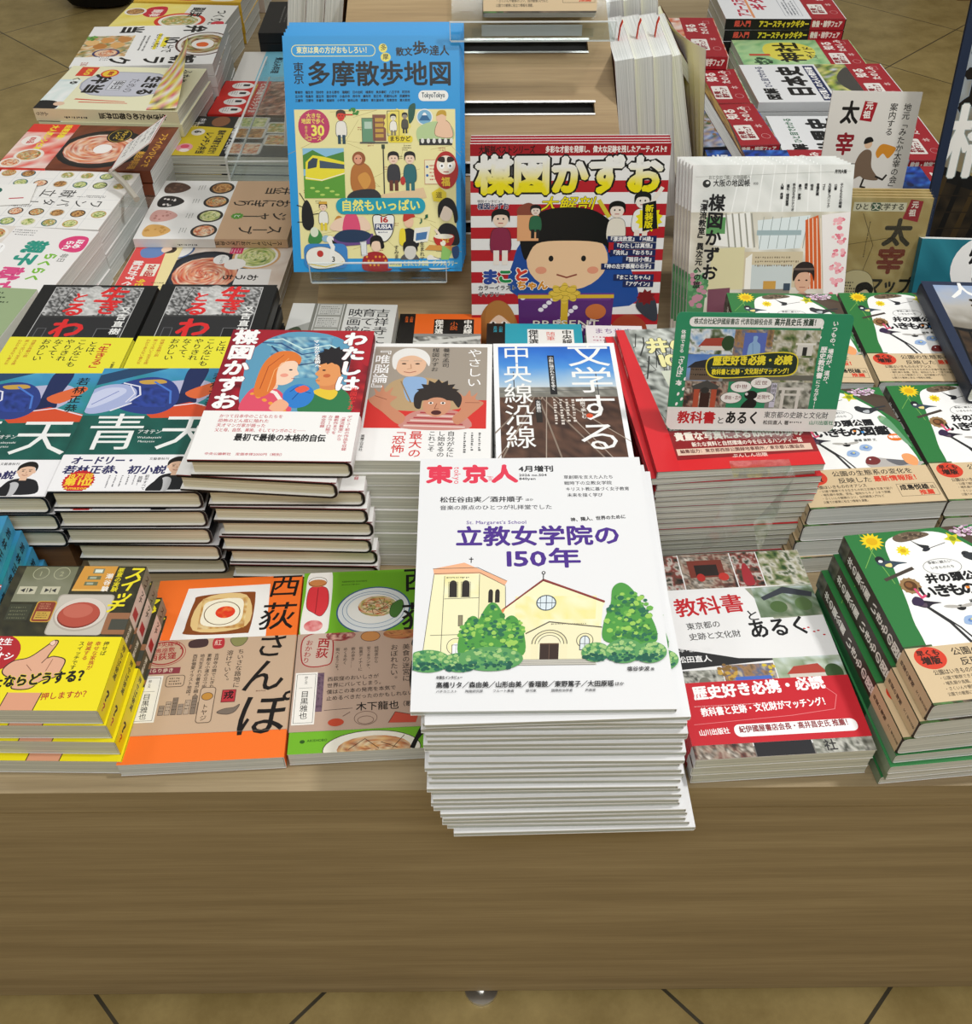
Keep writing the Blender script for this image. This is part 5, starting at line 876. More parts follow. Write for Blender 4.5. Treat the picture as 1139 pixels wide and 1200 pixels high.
    p.b([(10, 270), (12, 226), (28, 206), (46, 212), (58, 240), (58, 270)], '#A8703A'); p.e(34, 240, 15, 20, '#EFD2BA'); p.b([(18, 240), (20, 214), (36, 206), (52, 222), (52, 240), (34, 226)], '#B57C40')
    for k in (27, 41): p.e(k, 238, 4, 3, '#fff'); p.e(k, 238, 1.8, 2.4, '#3a2a1a')
    p.b([(176, 262), (180, 236), (200, 226), (220, 240), (222, 268), (204, 262)], '#A8462E'); p.e(200, 262, 14, 12, '#E8B898'); p.b([(206, 214), (216, 196), (230, 206), (234, 234), (222, 232)], '#3A3F4A'); p.star(218, 202, 12, 8, 9, '#7A1A20'); p.e(156, 222, 13, 11, '#C8703A')
    return p
define('ume', 235, 270, 6, d_ume(), 'R', cols=('#EDEDED', '#B51E2A', '#A01824'), pages='white', name='magazine', cat='magazine', m=GLOSS)
def d_osaka():
    W, H = 200, 230; p = P(W, H, '#E4E6E2')
    p.im(0, 0, W, 60, ['#DFE2DE', '#EDEFEC', '#D0D4D0', '#E6E8E5'], 5, 3, 14); [p.l([(60 + k * 14, 0), (50 + k * 16, 60)], 1.4, '#F4F6F4') for k in range(8)]
    p.im(0, 56, W, 174, ['#C9C6B8', '#E9E6DA', '#B8B29C', '#DAD8CC'], 8, 4, 16); p.p([(40, 60), (74, 56), (80, 100), (30, 96)], '#EFEFEA'); [p.l([(44 + k * 8, 58), (50 + k * 8, 98)], 2, '#9a9a90') for k in range(5)]; p.r(20, 62, 24, 20, '#5F9A5E')
    p.p([(84, 66), (150, 60), (140, 100), (88, 102)], '#DDE8EA'); [p.l([(92 + k * 11, 62), (88 + k * 11, 100)], .7, '#8a9696') for k in range(6)]; p.r(84, 78, 56, 6, '#9FB4B8')
    p.p([(30, 100), (70, 98), (70, 150), (24, 152)], '#D9D2A8'); p.r(70, 104, 74, 44, '#CFC2A4'); p.r(80, 120, 52, 30, '#C8D2D2'); p.p([(72, 112), (80, 106), (80, 150), (72, 156)], '#F2F0E8'); p.dash(84, 110, 56, 3, 5, 3, '#8a7e66'); p.r(96, 140, 16, 14, '#C89A4A'); p.r(70, 150, 60, 6, '#8A8478')
    p.p([(144, 66), (160, 60), (172, 150), (150, 150)], '#D2622E'); [p.l([(148 + k * 5, 64), (156 + k * 5, 150)], 1.2, '#F0DCC8') for k in range(5)]; p.p([(164, 60), (200, 56), (200, 200), (176, 180)], '#EEEAE8')
    for k in range(7): p.foliage(188, 70 + k * 18, 8, 6, ['#E0788A', '#F0B0B8'], 7, 3, k)
    p.p([(0, 130), (24, 140), (20, 200), (0, 200)], '#4E8A5A'); p.foliage(12, 150, 12, 24, ['#4E8A5A', '#6AA06E', '#C08A9A'], 20, 4, 3); p.p([(26, 150), (54, 148), (54, 230), (26, 230)], '#7A4A5A'); p.r(60, 160, 120, 70, '#C9B894')
    p.l([(4, 14), (196, 8)], .4, '#C9CCC8')
    p.t('おとなの「旅」の地図帳へ', 20, 12, 5.4, '#8A8C88', fit=52); p.e(18, 22, 5, 4.6, '#2a2c2c'); p.e(19, 21, 2, 1.6, '#E4E6E2'); p.t('大阪の地図帳', 26, 17, 9, '#2a2c2c', .012, fit=46); p.t('033', 76, 20, 4, '#55585a'); p.t('月刊大阪', 176, 6, 5, '#222', .03, fit=15)
    p.v('楳図かずお', 22, 34, 21, '#17171a', .03, sx=1, rot=3.5); p.v('『漂流教室』異次元への旅', 12, 36, 9.4, '#17171a', .03, rot=3)
    for i, s_ in enumerate(('子どもたちの明暗', '公害', '大災害とパニック', 'ゴミ', '食糧危機', '怪虫', '病気', '暴力　家族', '手のひらのシナリオ', '進化・環境破壊', '人類　希望')): p.v(s_, 184 - i * 7.4, 22 + (i % 2), 4, '#26282a', .03, sp=.92)
    n0 = len(p.V)
    p.b([(104, 188), (108, 160), (124, 150), (142, 150), (158, 160), (164, 188)], '#D8C6C2'); p.b([(114, 190), (116, 156), (128, 150), (140, 150), (150, 158), (152, 190)], '#A8283A'); p.b([(126, 150), (132, 146), (138, 150), (132, 158)], '#C9A08A'); p.e(132, 136, 8.4, 10.6, '#D9AE92'); p.b([(122, 136), (122, 124), (130, 117), (142, 120), (144, 136), (140, 128), (128, 128)], '#2A2220'); p.l([(122, 124), (143, 124)], 2, '#6a5a52'); p.b([(120, 164), (126, 160), (130, 166), (126, 174), (119, 172)], '#EDE6E4'); p.e(140, 164, 5, 2, '#EDE6E4')
    for k in (128, 136): p.e(k, 135, 1.2, .8, '#2a1c18')
    p.l([(129, 142), (135, 142)], .7, '#9a5a4a'); p.r(112, 138, 7, 7, '#3a4a5a')
    for i in range(n0, len(p.V)): x, y, z = p.V[i]; p.V[i] = (min(199, (x - 132) * 1.2 + 146), min(229, (y - 126) * 1.25 + 128), z)
    return p
define('osaka', 200, 230, 4.6, d_osaka(), 'R', cols=('#E4E6E2', '#6A8A6E', '#B89AA0'), pages='white', name='magazine', cat='magazine', m=GLOSS)

# ------------------------------------------------------------------ cookbooks on the left (read from the left side of the table)
def bowl(p, x, y, r, rim, food, seed=0):
    p.e(x, y, r, r, rim); p.e(x, y, r * .9, r * .9, '#F2EFE8' if rim != '#2a2622' else '#3a3430'); p.disc(x, y, r * .8, r * .8, food, seed, 14)
FOOD = [['#C8502A', '#F0C070', '#8A2A1A', '#F2DEB0', '#5A8A3A'], ['#E8DCB0', '#C89A4A', '#7A9A4A', '#F4EED8'], ['#B83A22', '#E8A070', '#F4E6C8', '#9A2A1A'], ['#5A3A22', '#A8703A', '#E0B070', '#3a2a1a'], ['#6E9A3E', '#E8E4B8', '#C8D07A', '#3E6A2A']]
def d_lunchsoup():
    W, H = 180, 220; p = P(W, H, '#EFEFED'); p.r(0, 0, W, 104, '#D0AE8C')
    for i, s_ in enumerate(('スープ', 'ジャー', 'おにぎり', '弁当')): p.v(s_, 140 - i * 40, 10, 25, '#1E1812', .012, sp=.86)
    p.star(112, 84, 10, 8, 10, '#5FA03A'); p.t('と', 107, 79, 10, '#fff')
    for i in range(4):
        y = 124; x = 156 - i * 44; bowl(p, x, y, 19, '#2a2622', FOOD[(2, 4, 0, 3)[i]], i); p.dash(x - 8, 150, 16, 3, 4, 2, '#8a8a86', seed=i)
        c_ = (['#E0B068', '#C8944A'], ['#D8A8A0', '#B88078'], ['#2A2624', '#E8E4E0'], ['#5A4034', '#7A5A48'])[i]; p.b([(x - 17, 206), (x - 15, 186), (x, 172), (x + 15, 184), (x + 17, 206), (x, 212)], c_[0]); p.foliage(x, 194, 12, 14, [c_[1]], 10, 3, i)
    return p
define('lunchsoup', 180, 220, 13, d_lunchsoup(), 'R', cols=('#EFEFED', '#EDEDEA', '#EFEFED'), pages='white', spn=(lambda q: (q.r(0, 0, 13, 104, '#D0AE8C'), q.v('スープジャーとおにぎり弁当', 2.5, 8, 7.4, '#1E1812', .02), q.dash(8, 130, 40, 1, 2, 3, '#555', True), q)[3])(P(13, 220, '#EDEDEA')))
def d_ouchi():
    W, H = 150, 226; p = P(W, H, '#E9DCD0'); p.im(0, 0, W, H, ['#E9DCD0', '#D8C4B4', '#F0E8E0'], 2, 4, 12); p.e(72, 110, 58, 58, '#20242C'); p.e(72, 110, 51, 51, '#2C323C'); p.disc(76, 110, 45, 45, ['#D8442A', '#F2D8B8', '#C8301E', '#F0A880', '#A82418', '#F4E4CC'], 3, 16); bowl(p, 26, 48, 34, '#D8A870', FOOD[4], 6); p.e(10, 168, 28, 28, '#4A6A9A'); p.e(10, 168, 25, 25, '#F0EEEA'); p.e(48, 74, 15, 15, '#F6F2EE')
    p.p([(60, 20), (150, 14), (150, 66), (60, 66)], '#F4F1EE'); p.v('簡単な', 100, 20, 20, '#1a1a1a', .02); p.v('おうち', 74, 34, 17, '#1a1a1a', .02); p.v('節約食材別', 128, 6, 13, '#E0487A', .02); p.e(36, 96, 13, 11, '#F4F4F2'); p.t('たっぷり', 27, 92, 5, '#444')
    p.r(4, 70, 16, 18, '#D8306A'); p.dash(6, 73, 12, 4, 4, 2.6, '#f6dbe4'); return p
def d_ouchi_obi():
    W, H = 150, 66; p = P(W, H, '#E2504E'); p.p([(0, 0), (150, 0), (150, 12), (0, 22)], '#F4E4A8'); [p.v(s_, 108 - i * 9, 2, 3.6, '#6a5a2a') for i, s_ in enumerate(('くり返し作れる', '読者大好評'))]
    p.b([(4, 30), (18, 22), (34, 30), (34, 50), (12, 56)], '#6A8AC0'); p.e(12, 20, 9, 9, '#F2D4BC'); p.b([(2, 18), (8, 8), (20, 10), (22, 22), (12, 14)], '#3a2a22'); p.r(52, 20, 32, 20, '#F4F0E0'); p.t('281品', 54, 23, 13, '#C23A34', .04, rot=0); p.t('献立がすぐ', 44, 44, 15, '#F6F0EC', .04, fit=66); p.t('今日から', 92, 28, 13, '#F2D23A', .04, fit=42); p.e(134, 48, 13, 11, '#F4F0EC'); p.t('献立表', 125, 43, 6, '#C23A34', .02); return p
define('ouchi', 150, 226, 12, d_ouchi(), 'R', cols=('#E9DCD0', '#E2C4B4', '#E9DCD0'), pages='white', obi=(158, 225, d_ouchi_obi(), ('#E2504E',) * 3, None))
def d_bento():
    W, H = 148, 210; p = P(W, H, '#17171a')
    for i, (x, y) in enumerate(((86, 40), (40, 46), (120, 92), (62, 96), (20, 100))): p.rr(x - 22, y - 30, 44, 56, 8, '#B8B8B4'); p.rr(x - 20, y - 28, 40, 52, 7, '#D8D6D0'); p.im(x - 17, y - 25, 34, 46, FOOD[i % 5], i, 16, 10)
    p.t('冷凍弁当', 16, 112, 12, '#E8E8E4', .03); p.t('まとめて', 84, 112, 11, '#E8E8E4', .02); return p
def d_bento_obi():
    W, H = 148, 84; p = P(W, H, '#D8C02A'); p.p([(0, 0), (46, 0), (36, 84), (0, 84)], '#26241e'); p.e(20, 26, 20, 15, '#8A5A3A'); p.t('弁当', 8, 52, 12, '#ddd', .02); p.t('詰めて冷凍するだけ！', 54, 8, 14, '#2a2410', .04, fit=92); p.t('レンチン弁当', 62, 26, 15, '#2a2410', .04, fit=80); p.e(62, 54, 13, 11, '#E8E4D8'); p.t('6', 57, 46, 16, '#222', .05); p.dash(40, 60, 44, 4, 5, 4, '#F2E9C8', True); p.e(120, 62, 15, 13, '#E8A0A8'); p.e(116, 62, 7, 7, '#D8506A'); p.e(130, 60, 6, 8, '#F2E6E0'); return p
define('bento', 148, 210, 14, d_bento(), 'L', cols=('#17171a', '#1e1e22', '#8a8a86'), edge='#2a2a2a', pages='grey', obi=(124, 208, d_bento_obi(), ('#D8C02A', '#2a2a26', '#3a3a34'), None))
def d_meat():
    W, H = 148, 210; p = P(W, H, '#3A2420'); p.im(0, 0, W, 150, ['#4A2820', '#7A4030', '#B87A60', '#2A1814', '#E0B8A0', '#5A3028'], 4, 10, 24); p.e(30, 60, 36, 36, '#D8D2C8'); p.disc(30, 60, 30, 30, FOOD[3], 3, 14); p.v('絶品', 118, 30, 24, '#EFE8E0', .03); p.t('どんぶり', 20, 126, 15, '#EFE8E0', .03); return p
def d_meat_obi():
    W, H = 148, 84; p = P(W, H, '#CF2A22'); p.t('どんな器でもラクうま', 8, 4, 14, '#F4EAE0', .03, fit=132); p.r(14, 22, 120, 3, '#EFD23A')
    for i in range(4): p.e(22 + i * 36, 48, 15, 20, '#F2EFEA'); p.rr(15 + i * 36, 36, 9, 12, 2, '#2a2a2c'); p.dash(12 + i * 36, 52, 18, 3, 4, 2, '#77777a', seed=i)
    return p
define('meat', 148, 210, 14, d_meat(), 'R', cols=('#3A2420', '#3A2420', '#3A2420'), pages='grey', obi=(124, 208, d_meat_obi(), ('#CF2A22',) * 3, None))
def d_skyblue(): p = P(148, 210, '#7FC4DA'); p.e(40, 50, 40, 34, '#22242a'); p.disc(40, 50, 32, 27, FOOD[3], 8, 12); p.t('鍋ひとつで', 50, 100, 14, '#1e3a4a', .03); p.t('煮込み料理', 30, 130, 16, '#1e2a34', .03); p.dash(20, 90, 80, 3, 8, 4, '#2a5a6a'); p.r(0, 168, 148, 42, '#E4E2DC'); return p
define('skyblue', 148, 210, 14, d_skyblue(), 'R', cols=('#7FC4DA', '#7FC4DA', '#E4E2DC'), pages='grey')
def d_blackcook(): p = P(182, 210, '#1C1C1E'); p.im(10, 0, 160, 130, ['#1a1a1a', '#2e2c28', '#3a342c', '#141414'], 5, 6, 12); p.t('基本の和食', 60, 60, 22, '#C9B46A', .02); p.e(40, 30, 22, 16, '#B8442A'); p.dash(30, 150, 110, 4, 8, 4, '#6a6a66'); return p
define('blackcook', 182, 210, 19, d_blackcook(), 'R', cols=('#1C1C1E', '#141416', '#1C1C1E'), edge='#1a1a1a', pages='white')
def d_photo(): p = P(150, 200, '#C8B8AC'); p.im(0, 0, 150, 200, ['#E0D4C8', '#B08A80', '#8A4A44', '#E8DCD0', '#C87A60'], 9, 6, 20); p.e(50, 80, 36, 36, '#F0ECE4'); p.disc(50, 80, 30, 30, FOOD[2], 5); p.t('ごちそう', 80, 140, 18, '#fff', .03); return p
define('photocook', 150, 200, 30, d_photo(), 'R', cols=('#C8B8AC',) * 3, pages='white')
def d_oyako():
    W, H = 170, 210; p = P(W, H, '#F2F0EE'); p.r(0, 118, W, 92, '#E8E0D8')
    for i, (x, y) in enumerate(((24, 140), (70, 146), (118, 138), (150, 160), (40, 180), (94, 184), (140, 196))): bowl(p, x, y, 20, ('#F4F0EA', '#C89A6A', '#2a2622')[i % 3], FOOD[i % 5], i)
    p.r(0, 158, 60, 4, '#E0407A'); p.b([(20, 6), (50, 2), (58, 14), (50, 34), (30, 40), (16, 26)], '#E2447E'); p.t('ほめ', 24, 8, 12, '#fff', .04); p.t('られ', 28, 20, 12, '#fff', .04)
    p.t('親子', 34, 52, 32, '#2F9A86', .045); p.t('らくらく', 62, 28, 18, '#7FBF3A', .05, ol='#fff', olw=.02); p.t('献立', 102, 54, 32, '#E0508A', .045); p.t('毎日', 62, 14, 11, '#8a8a86', .01); p.dash(20, 84, 34, 3, 6, 3, '#888', True); p.e(64, 118, 18, 12, '#fff'); p.dash(52, 112, 24, 3, 4, 2.4, '#777'); p.r(84, 104, 16, 14, '#E2447E'); return p
define('oyako', 170, 210, 19, d_oyako(), 'R', cols=('#F2F0EE', '#E6E2DE', '#F2F0EE'), pages='white')
def d_pattern():
    W, H = 170, 210; p = P(W, H, '#F4F3F0')
    for k in range(1, 6): p.l([(W * k / 6, 0), (W * k / 6, H)], .5, '#C9CCD0')
    for k in range(1, 7): p.l([(0, H * k / 7), (W, H * k / 7)], .5, '#C9CCD0')
    R = random.Random(3)
    for r_ in range(7):
        for c_ in (0, 1, 4, 5):
            if (r_ * 3 + c_) % 7 == 5: continue
            x, y = W * (c_ + .5) / 6, H * (r_ + .5) / 7; k = R.randrange(5); p.e(x, y, 10.5, 10.5, ('#2a2a2a', '#EDE6DA', '#C8A060', '#3A6A7A', '#D8D2C4')[k]); p.disc(x, y, 9, 9, FOOD[R.randrange(5)], r_ * 7 + c_, 16)
    p.v('ワンパターン', 88, 20, 21, '#2a2a2a', .0, sp=1.1); p.v('献立', 60, 70, 24, '#2a2a2a', .0, sp=1.2); p.dash(78, 24, 40, 2, 4, 3, '#888', True); p.dash(112, 120, 60, 2, 4, 3, '#888', True); return p
define('pattern', 170, 210, 19, d_pattern(), 'R', cols=('#F4F3F0', '#ECEAE6', '#F4F3F0'), pages='white')
def d_skillet():
    W, H = 155, 237; p = P(W, H, '#6A3420'); p.im(0, 0, W, H, ['#5A2C1C', '#7A4028', '#6A3420', '#8A4A2E'], 4, 5, 12); p.e(84, 96, 66, 70, '#1E1C1C'); p.e(84, 98, 58, 62, '#2a2624'); p.disc(84, 100, 52, 56, ['#C8482A', '#F0C8A0', '#D86A3A', '#F6E4D0', '#A8301C', '#E8A070'], 2, 16); p.e(84, 96, 16, 14, '#F8F4F0')
    p.t('フライパンひとつで', 24, 8, 13, '#E0A83A', .03, fit=118); p.t('絶品肉料理', 90, 26, 13, '#E0A83A', .03, fit=60); p.e(36, 84, 25, 20, '#1c1a18'); p.ring(36, 84, 22, 17, .8, '#D8B43A'); p.t('やみつき', 18, 74, 9, '#D8B43A', .03, fit=36); p.t('レシピ', 22, 84, 9, '#D8B43A', .03); return p
def d_skillet_obi():
    W, H = 155, 74; p = P(W, H, '#E8453A'); p.im(0, 0, W, H, ['#E8453A', '#F0A090', '#F6E6DC', '#D8302A'], 7, 4, 12); p.r(0, 0, 30, 74, '#E03A30'); p.t('話題沸騰！', 2, 10, 12, '#F2E23A', .03, fit=60); p.t('大人気レシピ本', 4, 30, 13, '#F2E23A', .04, fit=90); p.e(60, 56, 17, 14, '#F6EEE6'); p.t('100品', 48, 49, 12, '#C8302A', .03, fit=24); bowl(p, 112, 40, 22, '#F0E6DA', FOOD[0], 2); bowl(p, 138, 58, 16, '#F0E6DA', FOOD[2], 3); return p
define('skillet', 155, 237, 19, d_skillet(), 'R', cols=('#6A3420', '#7A4028', '#6A3420'), pages='white', obi=(160, 236, d_skillet_obi(), ('#E8453A',) * 3, None))
def d_ikiben():
    W, H = 180, 235; p = P(W, H, '#EDEBC8'); p.rr(22, 44, 104, 150, 50, '#A8AAB8'); p.rr(25, 47, 98, 144, 47, '#C6C8D4'); 
    p.t('生きる', 38, 62, 30, '#1E1C1A', .045, fit=80); p.t('ための', 50, 98, 18, '#5a5a62', .0, fit=60); p.r(60, 122, 40, 22, '#D8DAE2'); p.box(60, 122, 40, 22, .8, '#444'); p.t('毎日', 62, 122, 18, '#33333a', .01, fit=36); p.t('弁当', 34, 150, 32, '#1E1C1A', .05, fit=84)
    p.t('ふたり', 6, 20, 20, '#1E1C1A', .02, fit=60); p.e(30, 160, 17, 15, '#D8402A'); p.e(30, 160, 14, 12, '#EFC83A'); p.t('最新', 21, 154, 9, '#B52A1E', .04); p.r(4, 186, 40, 30, '#D8432E'); p.t('100', 8, 192, 14, '#F0D040', .04, fit=32); p.im(60, 196, 120, 39, ['#F2F6F4', '#DDEBE8', '#F8FAF8', '#C8DCDC'], 3, 4, 10); p.b([(150, 236), (152, 206), (180, 200), (180, 236)], '#1b1b1d'); p.e(160, 200, 8, 9, '#E8C4A8'); p.t('つ', 66, 200, 15, '#222', .03); p.t('くる', 50, 200, 15, '#222', .03); p.p([(138, 180), (146, 96), (148, 96), (142, 182)], '#D8432E'); p.p([(150, 170), (152, 90), (154, 90), (153, 172)], '#D8432E'); return p
define('ikiben', 180, 235, 20, d_ikiben(), 'R', cols=('#EDEBC8', '#E4E1BE', '#EDEBC8'), pages='white', spn=(lambda q: (q.v('生きるための毎日弁当', 4, 20, 11, '#1E1C1A', .04), q.dash(12, 150, 50, 1, 2, 4, '#444', True), q.v('ふたり', 5, 212, 7, '#222', .02), q)[3])(P(20, 235, '#E4E1BE')), rd=.003)
def d_asa():
    W, H = 230, 246; p = P(W, H, '#F3F3F1'); p.e(115, 30, 68, 50, '#5A3A34'); p.e(115, 30, 63, 46, '#F0ECE6'); p.disc(115, 31, 54, 39, ['#3A2018', '#7A3A24', '#C89A5A', '#8A9A5A', '#E8DCC0', '#5A2A1C'], 4, 10); p.b([(90, 26), (108, 12), (136, 14), (144, 34), (124, 50), (98, 46)], '#FAF6F0'); p.b([(106, 30), (118, 20), (132, 24), (130, 38), (114, 42)], '#EE6A2A')
    p.r(58, 178, 120, 68, '#5A7A4A'); p.im(58, 160, 120, 86, ['#E8C078', '#C88A4A', '#F2E2C0', '#5A7A3A', '#D8A060', '#F4EEDC', '#3E5A2E'], 6, 10, 20); [p.b([(x - 16, y), (x - 6, y - 12), (x + 12, y - 10), (x + 17, y + 2), (x + 4, y + 12), (x - 12, y + 9)], c_) for x, y, c_ in ((80, 176, '#C88A4A'), (112, 184, '#E0AC68'), (84, 206, '#D89A54'), (118, 214, '#C0803E'), (96, 232, '#E8BC7C'))]; p.foliage(70, 238, 14, 9, ['#4E8A3A', '#6EAA4A'], 14, 4, 4); p.e(158, 196, 24, 24, '#3A3A6A'); p.disc(158, 196, 20, 20, FOOD[2], 3, 14); p.p([(178, 150), (178, 246), (188, 246), (188, 150)], '#F3F3F1')
    K = '#1C1A18'; p.t('朝', 178, 34, 46, K, .04); p.t('ラ', 180, 84, 44, K, .03); p.t('ク', 180, 144, 44, K, .03); p.t('弁', 4, 34, 44, K, .04); p.t('当', 2, 150, 44, K, .04)
    p.r(72, 96, 56, 10, '#F2E23A'); p.t('10', 66, 72, 34, K, .03, fit=46); p.t('分で', 118, 80, 22, K, .01); p.r(50, 112, 92, 6, '#F2E23A'); p.t('おいしく作る！', 54, 108, 15, K, .01, fit=90); p.dash(62, 132, 90, 2, 8, 5, '#555'); p.t('330', 206, 214, 17, '#C88A7A', .01, fit=20); p.dash(196, 186, 20, 3, 8, 4, '#777', True); return p
define('asa', 200, 246, 20, d_asa(), 'R', cols=('#F3F3F1', '#E8E8E6', '#F3F3F1'), pages='white')
def d_yellow1(): p = P(150, 220, '#E8D24A'); p.im(0, 30, 150, 190, ['#E8D24A', '#F2E488', '#EED860'], 3, 3, 8); p.r(0, 0, 150, 96, '#EEEDE6'); p.e(96, 92, 44, 50, '#D83A24'); p.e(96, 92, 36, 42, '#F2EEE0'); p.disc(96, 92, 30, 36, FOOD[1], 3, 10); p.t('つくりおき', 30, 10, 26, '#2a2a2a', .02, fit=110); p.t('副菜', 16, 60, 28, '#1E1C1A', .03); p.b([(20, 140), (70, 134), (80, 160), (60, 178), (24, 172)], '#C8283A'); p.t('簡単', 34, 142, 22, '#F6E0D8', .03); p.b([(96, 4), (140, 2), (146, 20), (100, 26)], '#D83A4A'); p.t('人気', 108, 4, 15, '#fff', .03); bowl(p, 50, 196, 22, '#F0E8D8', FOOD[3], 2); return p
define('yellowcook', 150, 220, 20, d_yellow1(), 'R', cols=('#E8D24A', '#E8D24A', '#E8D24A'), pages='white')
def d_yellow2(): p = P(150, 220, '#E3B93C'); p.e(80, 110, 62, 66, '#C8483A'); p.e(80, 110, 52, 56, '#8A4A3A'); p.disc(80, 110, 46, 50, FOOD[0], 3, 10); p.rr(60, 10, 84, 60, 20, '#F4EDDC'); p.t('こども', 66, 20, 22, '#C8452A', .03); p.t('ごはん', 66, 42, 22, '#3a2a1a', .03); p.b([(20, 180), (60, 172), (70, 200), (30, 208)], '#D83A2A'); return p
define('goldcook', 150, 220, 20, d_yellow2(), 'R', cols=('#E3B93C', '#E3B93C', '#E3B93C'), pages='white')

# ------------------------------------------------------------------ fair books on the right (read from the right side)
def fair_obi(W, H=66):
    p = P(W, H, '#A8242F'); c = W * .28; p.rr(c - 26, 8, 58, 30, 3, '#F0ECE6'); p.t('教養・', c - 20, 9, 13, '#8A1E28', .03, fit=44); p.t('雑学フェア', c - 20, 22, 13, '#8A1E28', .04, fit=46)
    p.t('知る', W * .62, 6, 22, '#F4EDE6', .04); p.t('たのしみ', W * .56, 32, 17, '#F4EDE6', .03, fit=62); p.ring(W * .2, 52, 9, 7, .8, '#E0A8A8'); p.box(W * .84, 44, 14, 11, .8, '#E0A8A8', ) ; p.t('本', W * .4, 44, 14, '#E8C8C4', .01); return p
def fair_spine(T, W=66): p = P(T, W, '#A8242F'); p.t('教養・雑学フェア', T * .86, 3, T * .62, '#F4EDE6', .04, rot=90, fit=58); return p
def fair(key, W, H, T, front, cols, spn=None, oy=None, spine='L', pages='grey', rd=None):
    oy = oy or H - 68; define(key, W, H, T, front, spine, cols=cols, pages=pages, spn=spn, obi=(oy, oy + 66, fair_obi(W), ('#A8242F',) * 3, fair_spine(T)), rd=rd)
def d_guitar(): p = P(190, 235, '#EDEFF2'); p.t('アコースティック', 14, 26, 30, '#C2304A', .04, fit=166); p.t('ギター', 50, 62, 32, '#C2304A', .05, fit=120); p.r(6, 54, 180, 5, '#E89A6A'); p.t('超入門', 124, 100, 22, '#1E2A4A', .05, fit=60); p.box(16, 120, 110, 34, .8, '#7a8290'); p.dash(22, 126, 98, 4, 6.5, 5, '#4a5260'); return p
def sp_guitar(T): p = P(T, 235, '#1a1a1c'); p.t('超入門', T * .85, 18, T * .6, '#E8584A', .04, rot=90, fit=32); p.t('アコースティックギター', T * .86, 66, T * .66, '#E8D83A', .05, rot=90, fit=98); return p
fair('guitar', 190, 235, 20, d_guitar(), ('#EDEFF2', '#1a1a1c', '#EDEFF2'), sp_guitar(20))
def d_jinja(): p = P(144, 233, '#8FC48A'); p.im(0, 0, 144, 233, ['#8FC48A', '#B9DCA0', '#A4D09A', '#7AB47A'], 3, 4, 12); p.b([(40, 70), (80, 50), (124, 66), (128, 120), (96, 150), (50, 140), (34, 108)], '#E6DC5A'); p.t('神社', 26, 74, 52, '#1c1c1a', .03); p.t('ガイド', 44, 128, 22, '#1c1c1a', .02, fit=64); p.r(60, 20, 10, 40, '#C8503A'); p.foliage(30, 40, 20, 16, ['#4A6A4A', '#2E4A34'], 14, 5, 3); return p
fair('jinja', 144, 233, 14, d_jinja(), ('#8FC48A', '#8FC48A', '#8FC48A'))
def d_nihonshi(t1='日本史', c2='#1E2A5A', seed=1):
    p = P(173, 265, '#EEF0F2'); p.t(t1, 24, 62, 48, '#141416', .05, fit=140); p.t('図解', 10, 20, 26, '#141416', .05) ; p.t('ひと目でわかる', 66, 26, 15, c2, .03, fit=98); p.r(6, 116, 160, 20, c2); p.t('学び直しの大人の教科書', 12, 118, 14, '#fff', .04, fit=148)
    p.im(0, 140, 173, 60, ['#C8CC5A', '#8AA84A', '#E0D88A', '#5A7A3A', '#4A4A4A', '#DCE4EC'] if seed == 1 else ['#9AB0D8', '#B8C8E4', '#7A8AB0', '#E0E4EC'], seed + 4, 7, 20); p.b([(30, 196), (60, 170), (100, 164), (140, 180), (150, 200)], '#4A4844' if seed == 1 else '#8A9AC0'); return p
fair('nihonshi', 173, 265, 17, d_nihonshi(), ('#EEF0F2', '#C9CCD0', '#EEF0F2'))
fair('sekaishi', 173, 265, 17, d_nihonshi('世界史', '#2E6A4A', 2), ('#EEF0F2', '#C9CCD0', '#EEF0F2'))
def d_scene(W, H, cols, title, tc, seed): p = P(W, H, cols[0]); p.im(0, 0, W, H, cols, seed, 7, 20); p.foliage(W * .5, H * .3, W * .4, H * .2, [cols[-1], cols[1]], 14, 7, seed); p.t(title, W * .1, 8, W * .16, tc, .04, fit=W * .8); return p
fair('food_fair', 210, 160, 22, d_scene(210, 160, ['#F0E6DA', '#D86A3A', '#F4F0EA', '#E0A070', '#C83A2A'], '食の雑学', '#2a2a2a', 2), ('#F0E6DA', '#E6D8CC', '#F0E6DA'))
fair('green_fair', 157, 170, 14, d_scene(157, 170, ['#6A9A4A', '#8AB86A', '#C8D8A8', '#E8E4DA', '#4A7A3A'], '植物の話', '#F4F4EC', 3), ('#6A9A4A', '#6A9A4A', '#6A9A4A'))
fair('bird_fair', 165, 176, 14, d_scene(165, 176, ['#6A94D0', '#8A6A4A', '#A8B8D8', '#B89A6A', '#5A7ACA', '#3E5A34'], '動物の話', '#F4F4EC', 4), ('#6A94D0', '#2a2a34', '#6A94D0'))
fair('space_fair', 160, 200, 14, d_scene(160, 200, ['#141E3A', '#1E4AB8', '#0E1428', '#3A7AE0', '#1A2450'], '宇宙の話', '#E8ECF4', 5), ('#141E3A', '#101828', '#141E3A'))
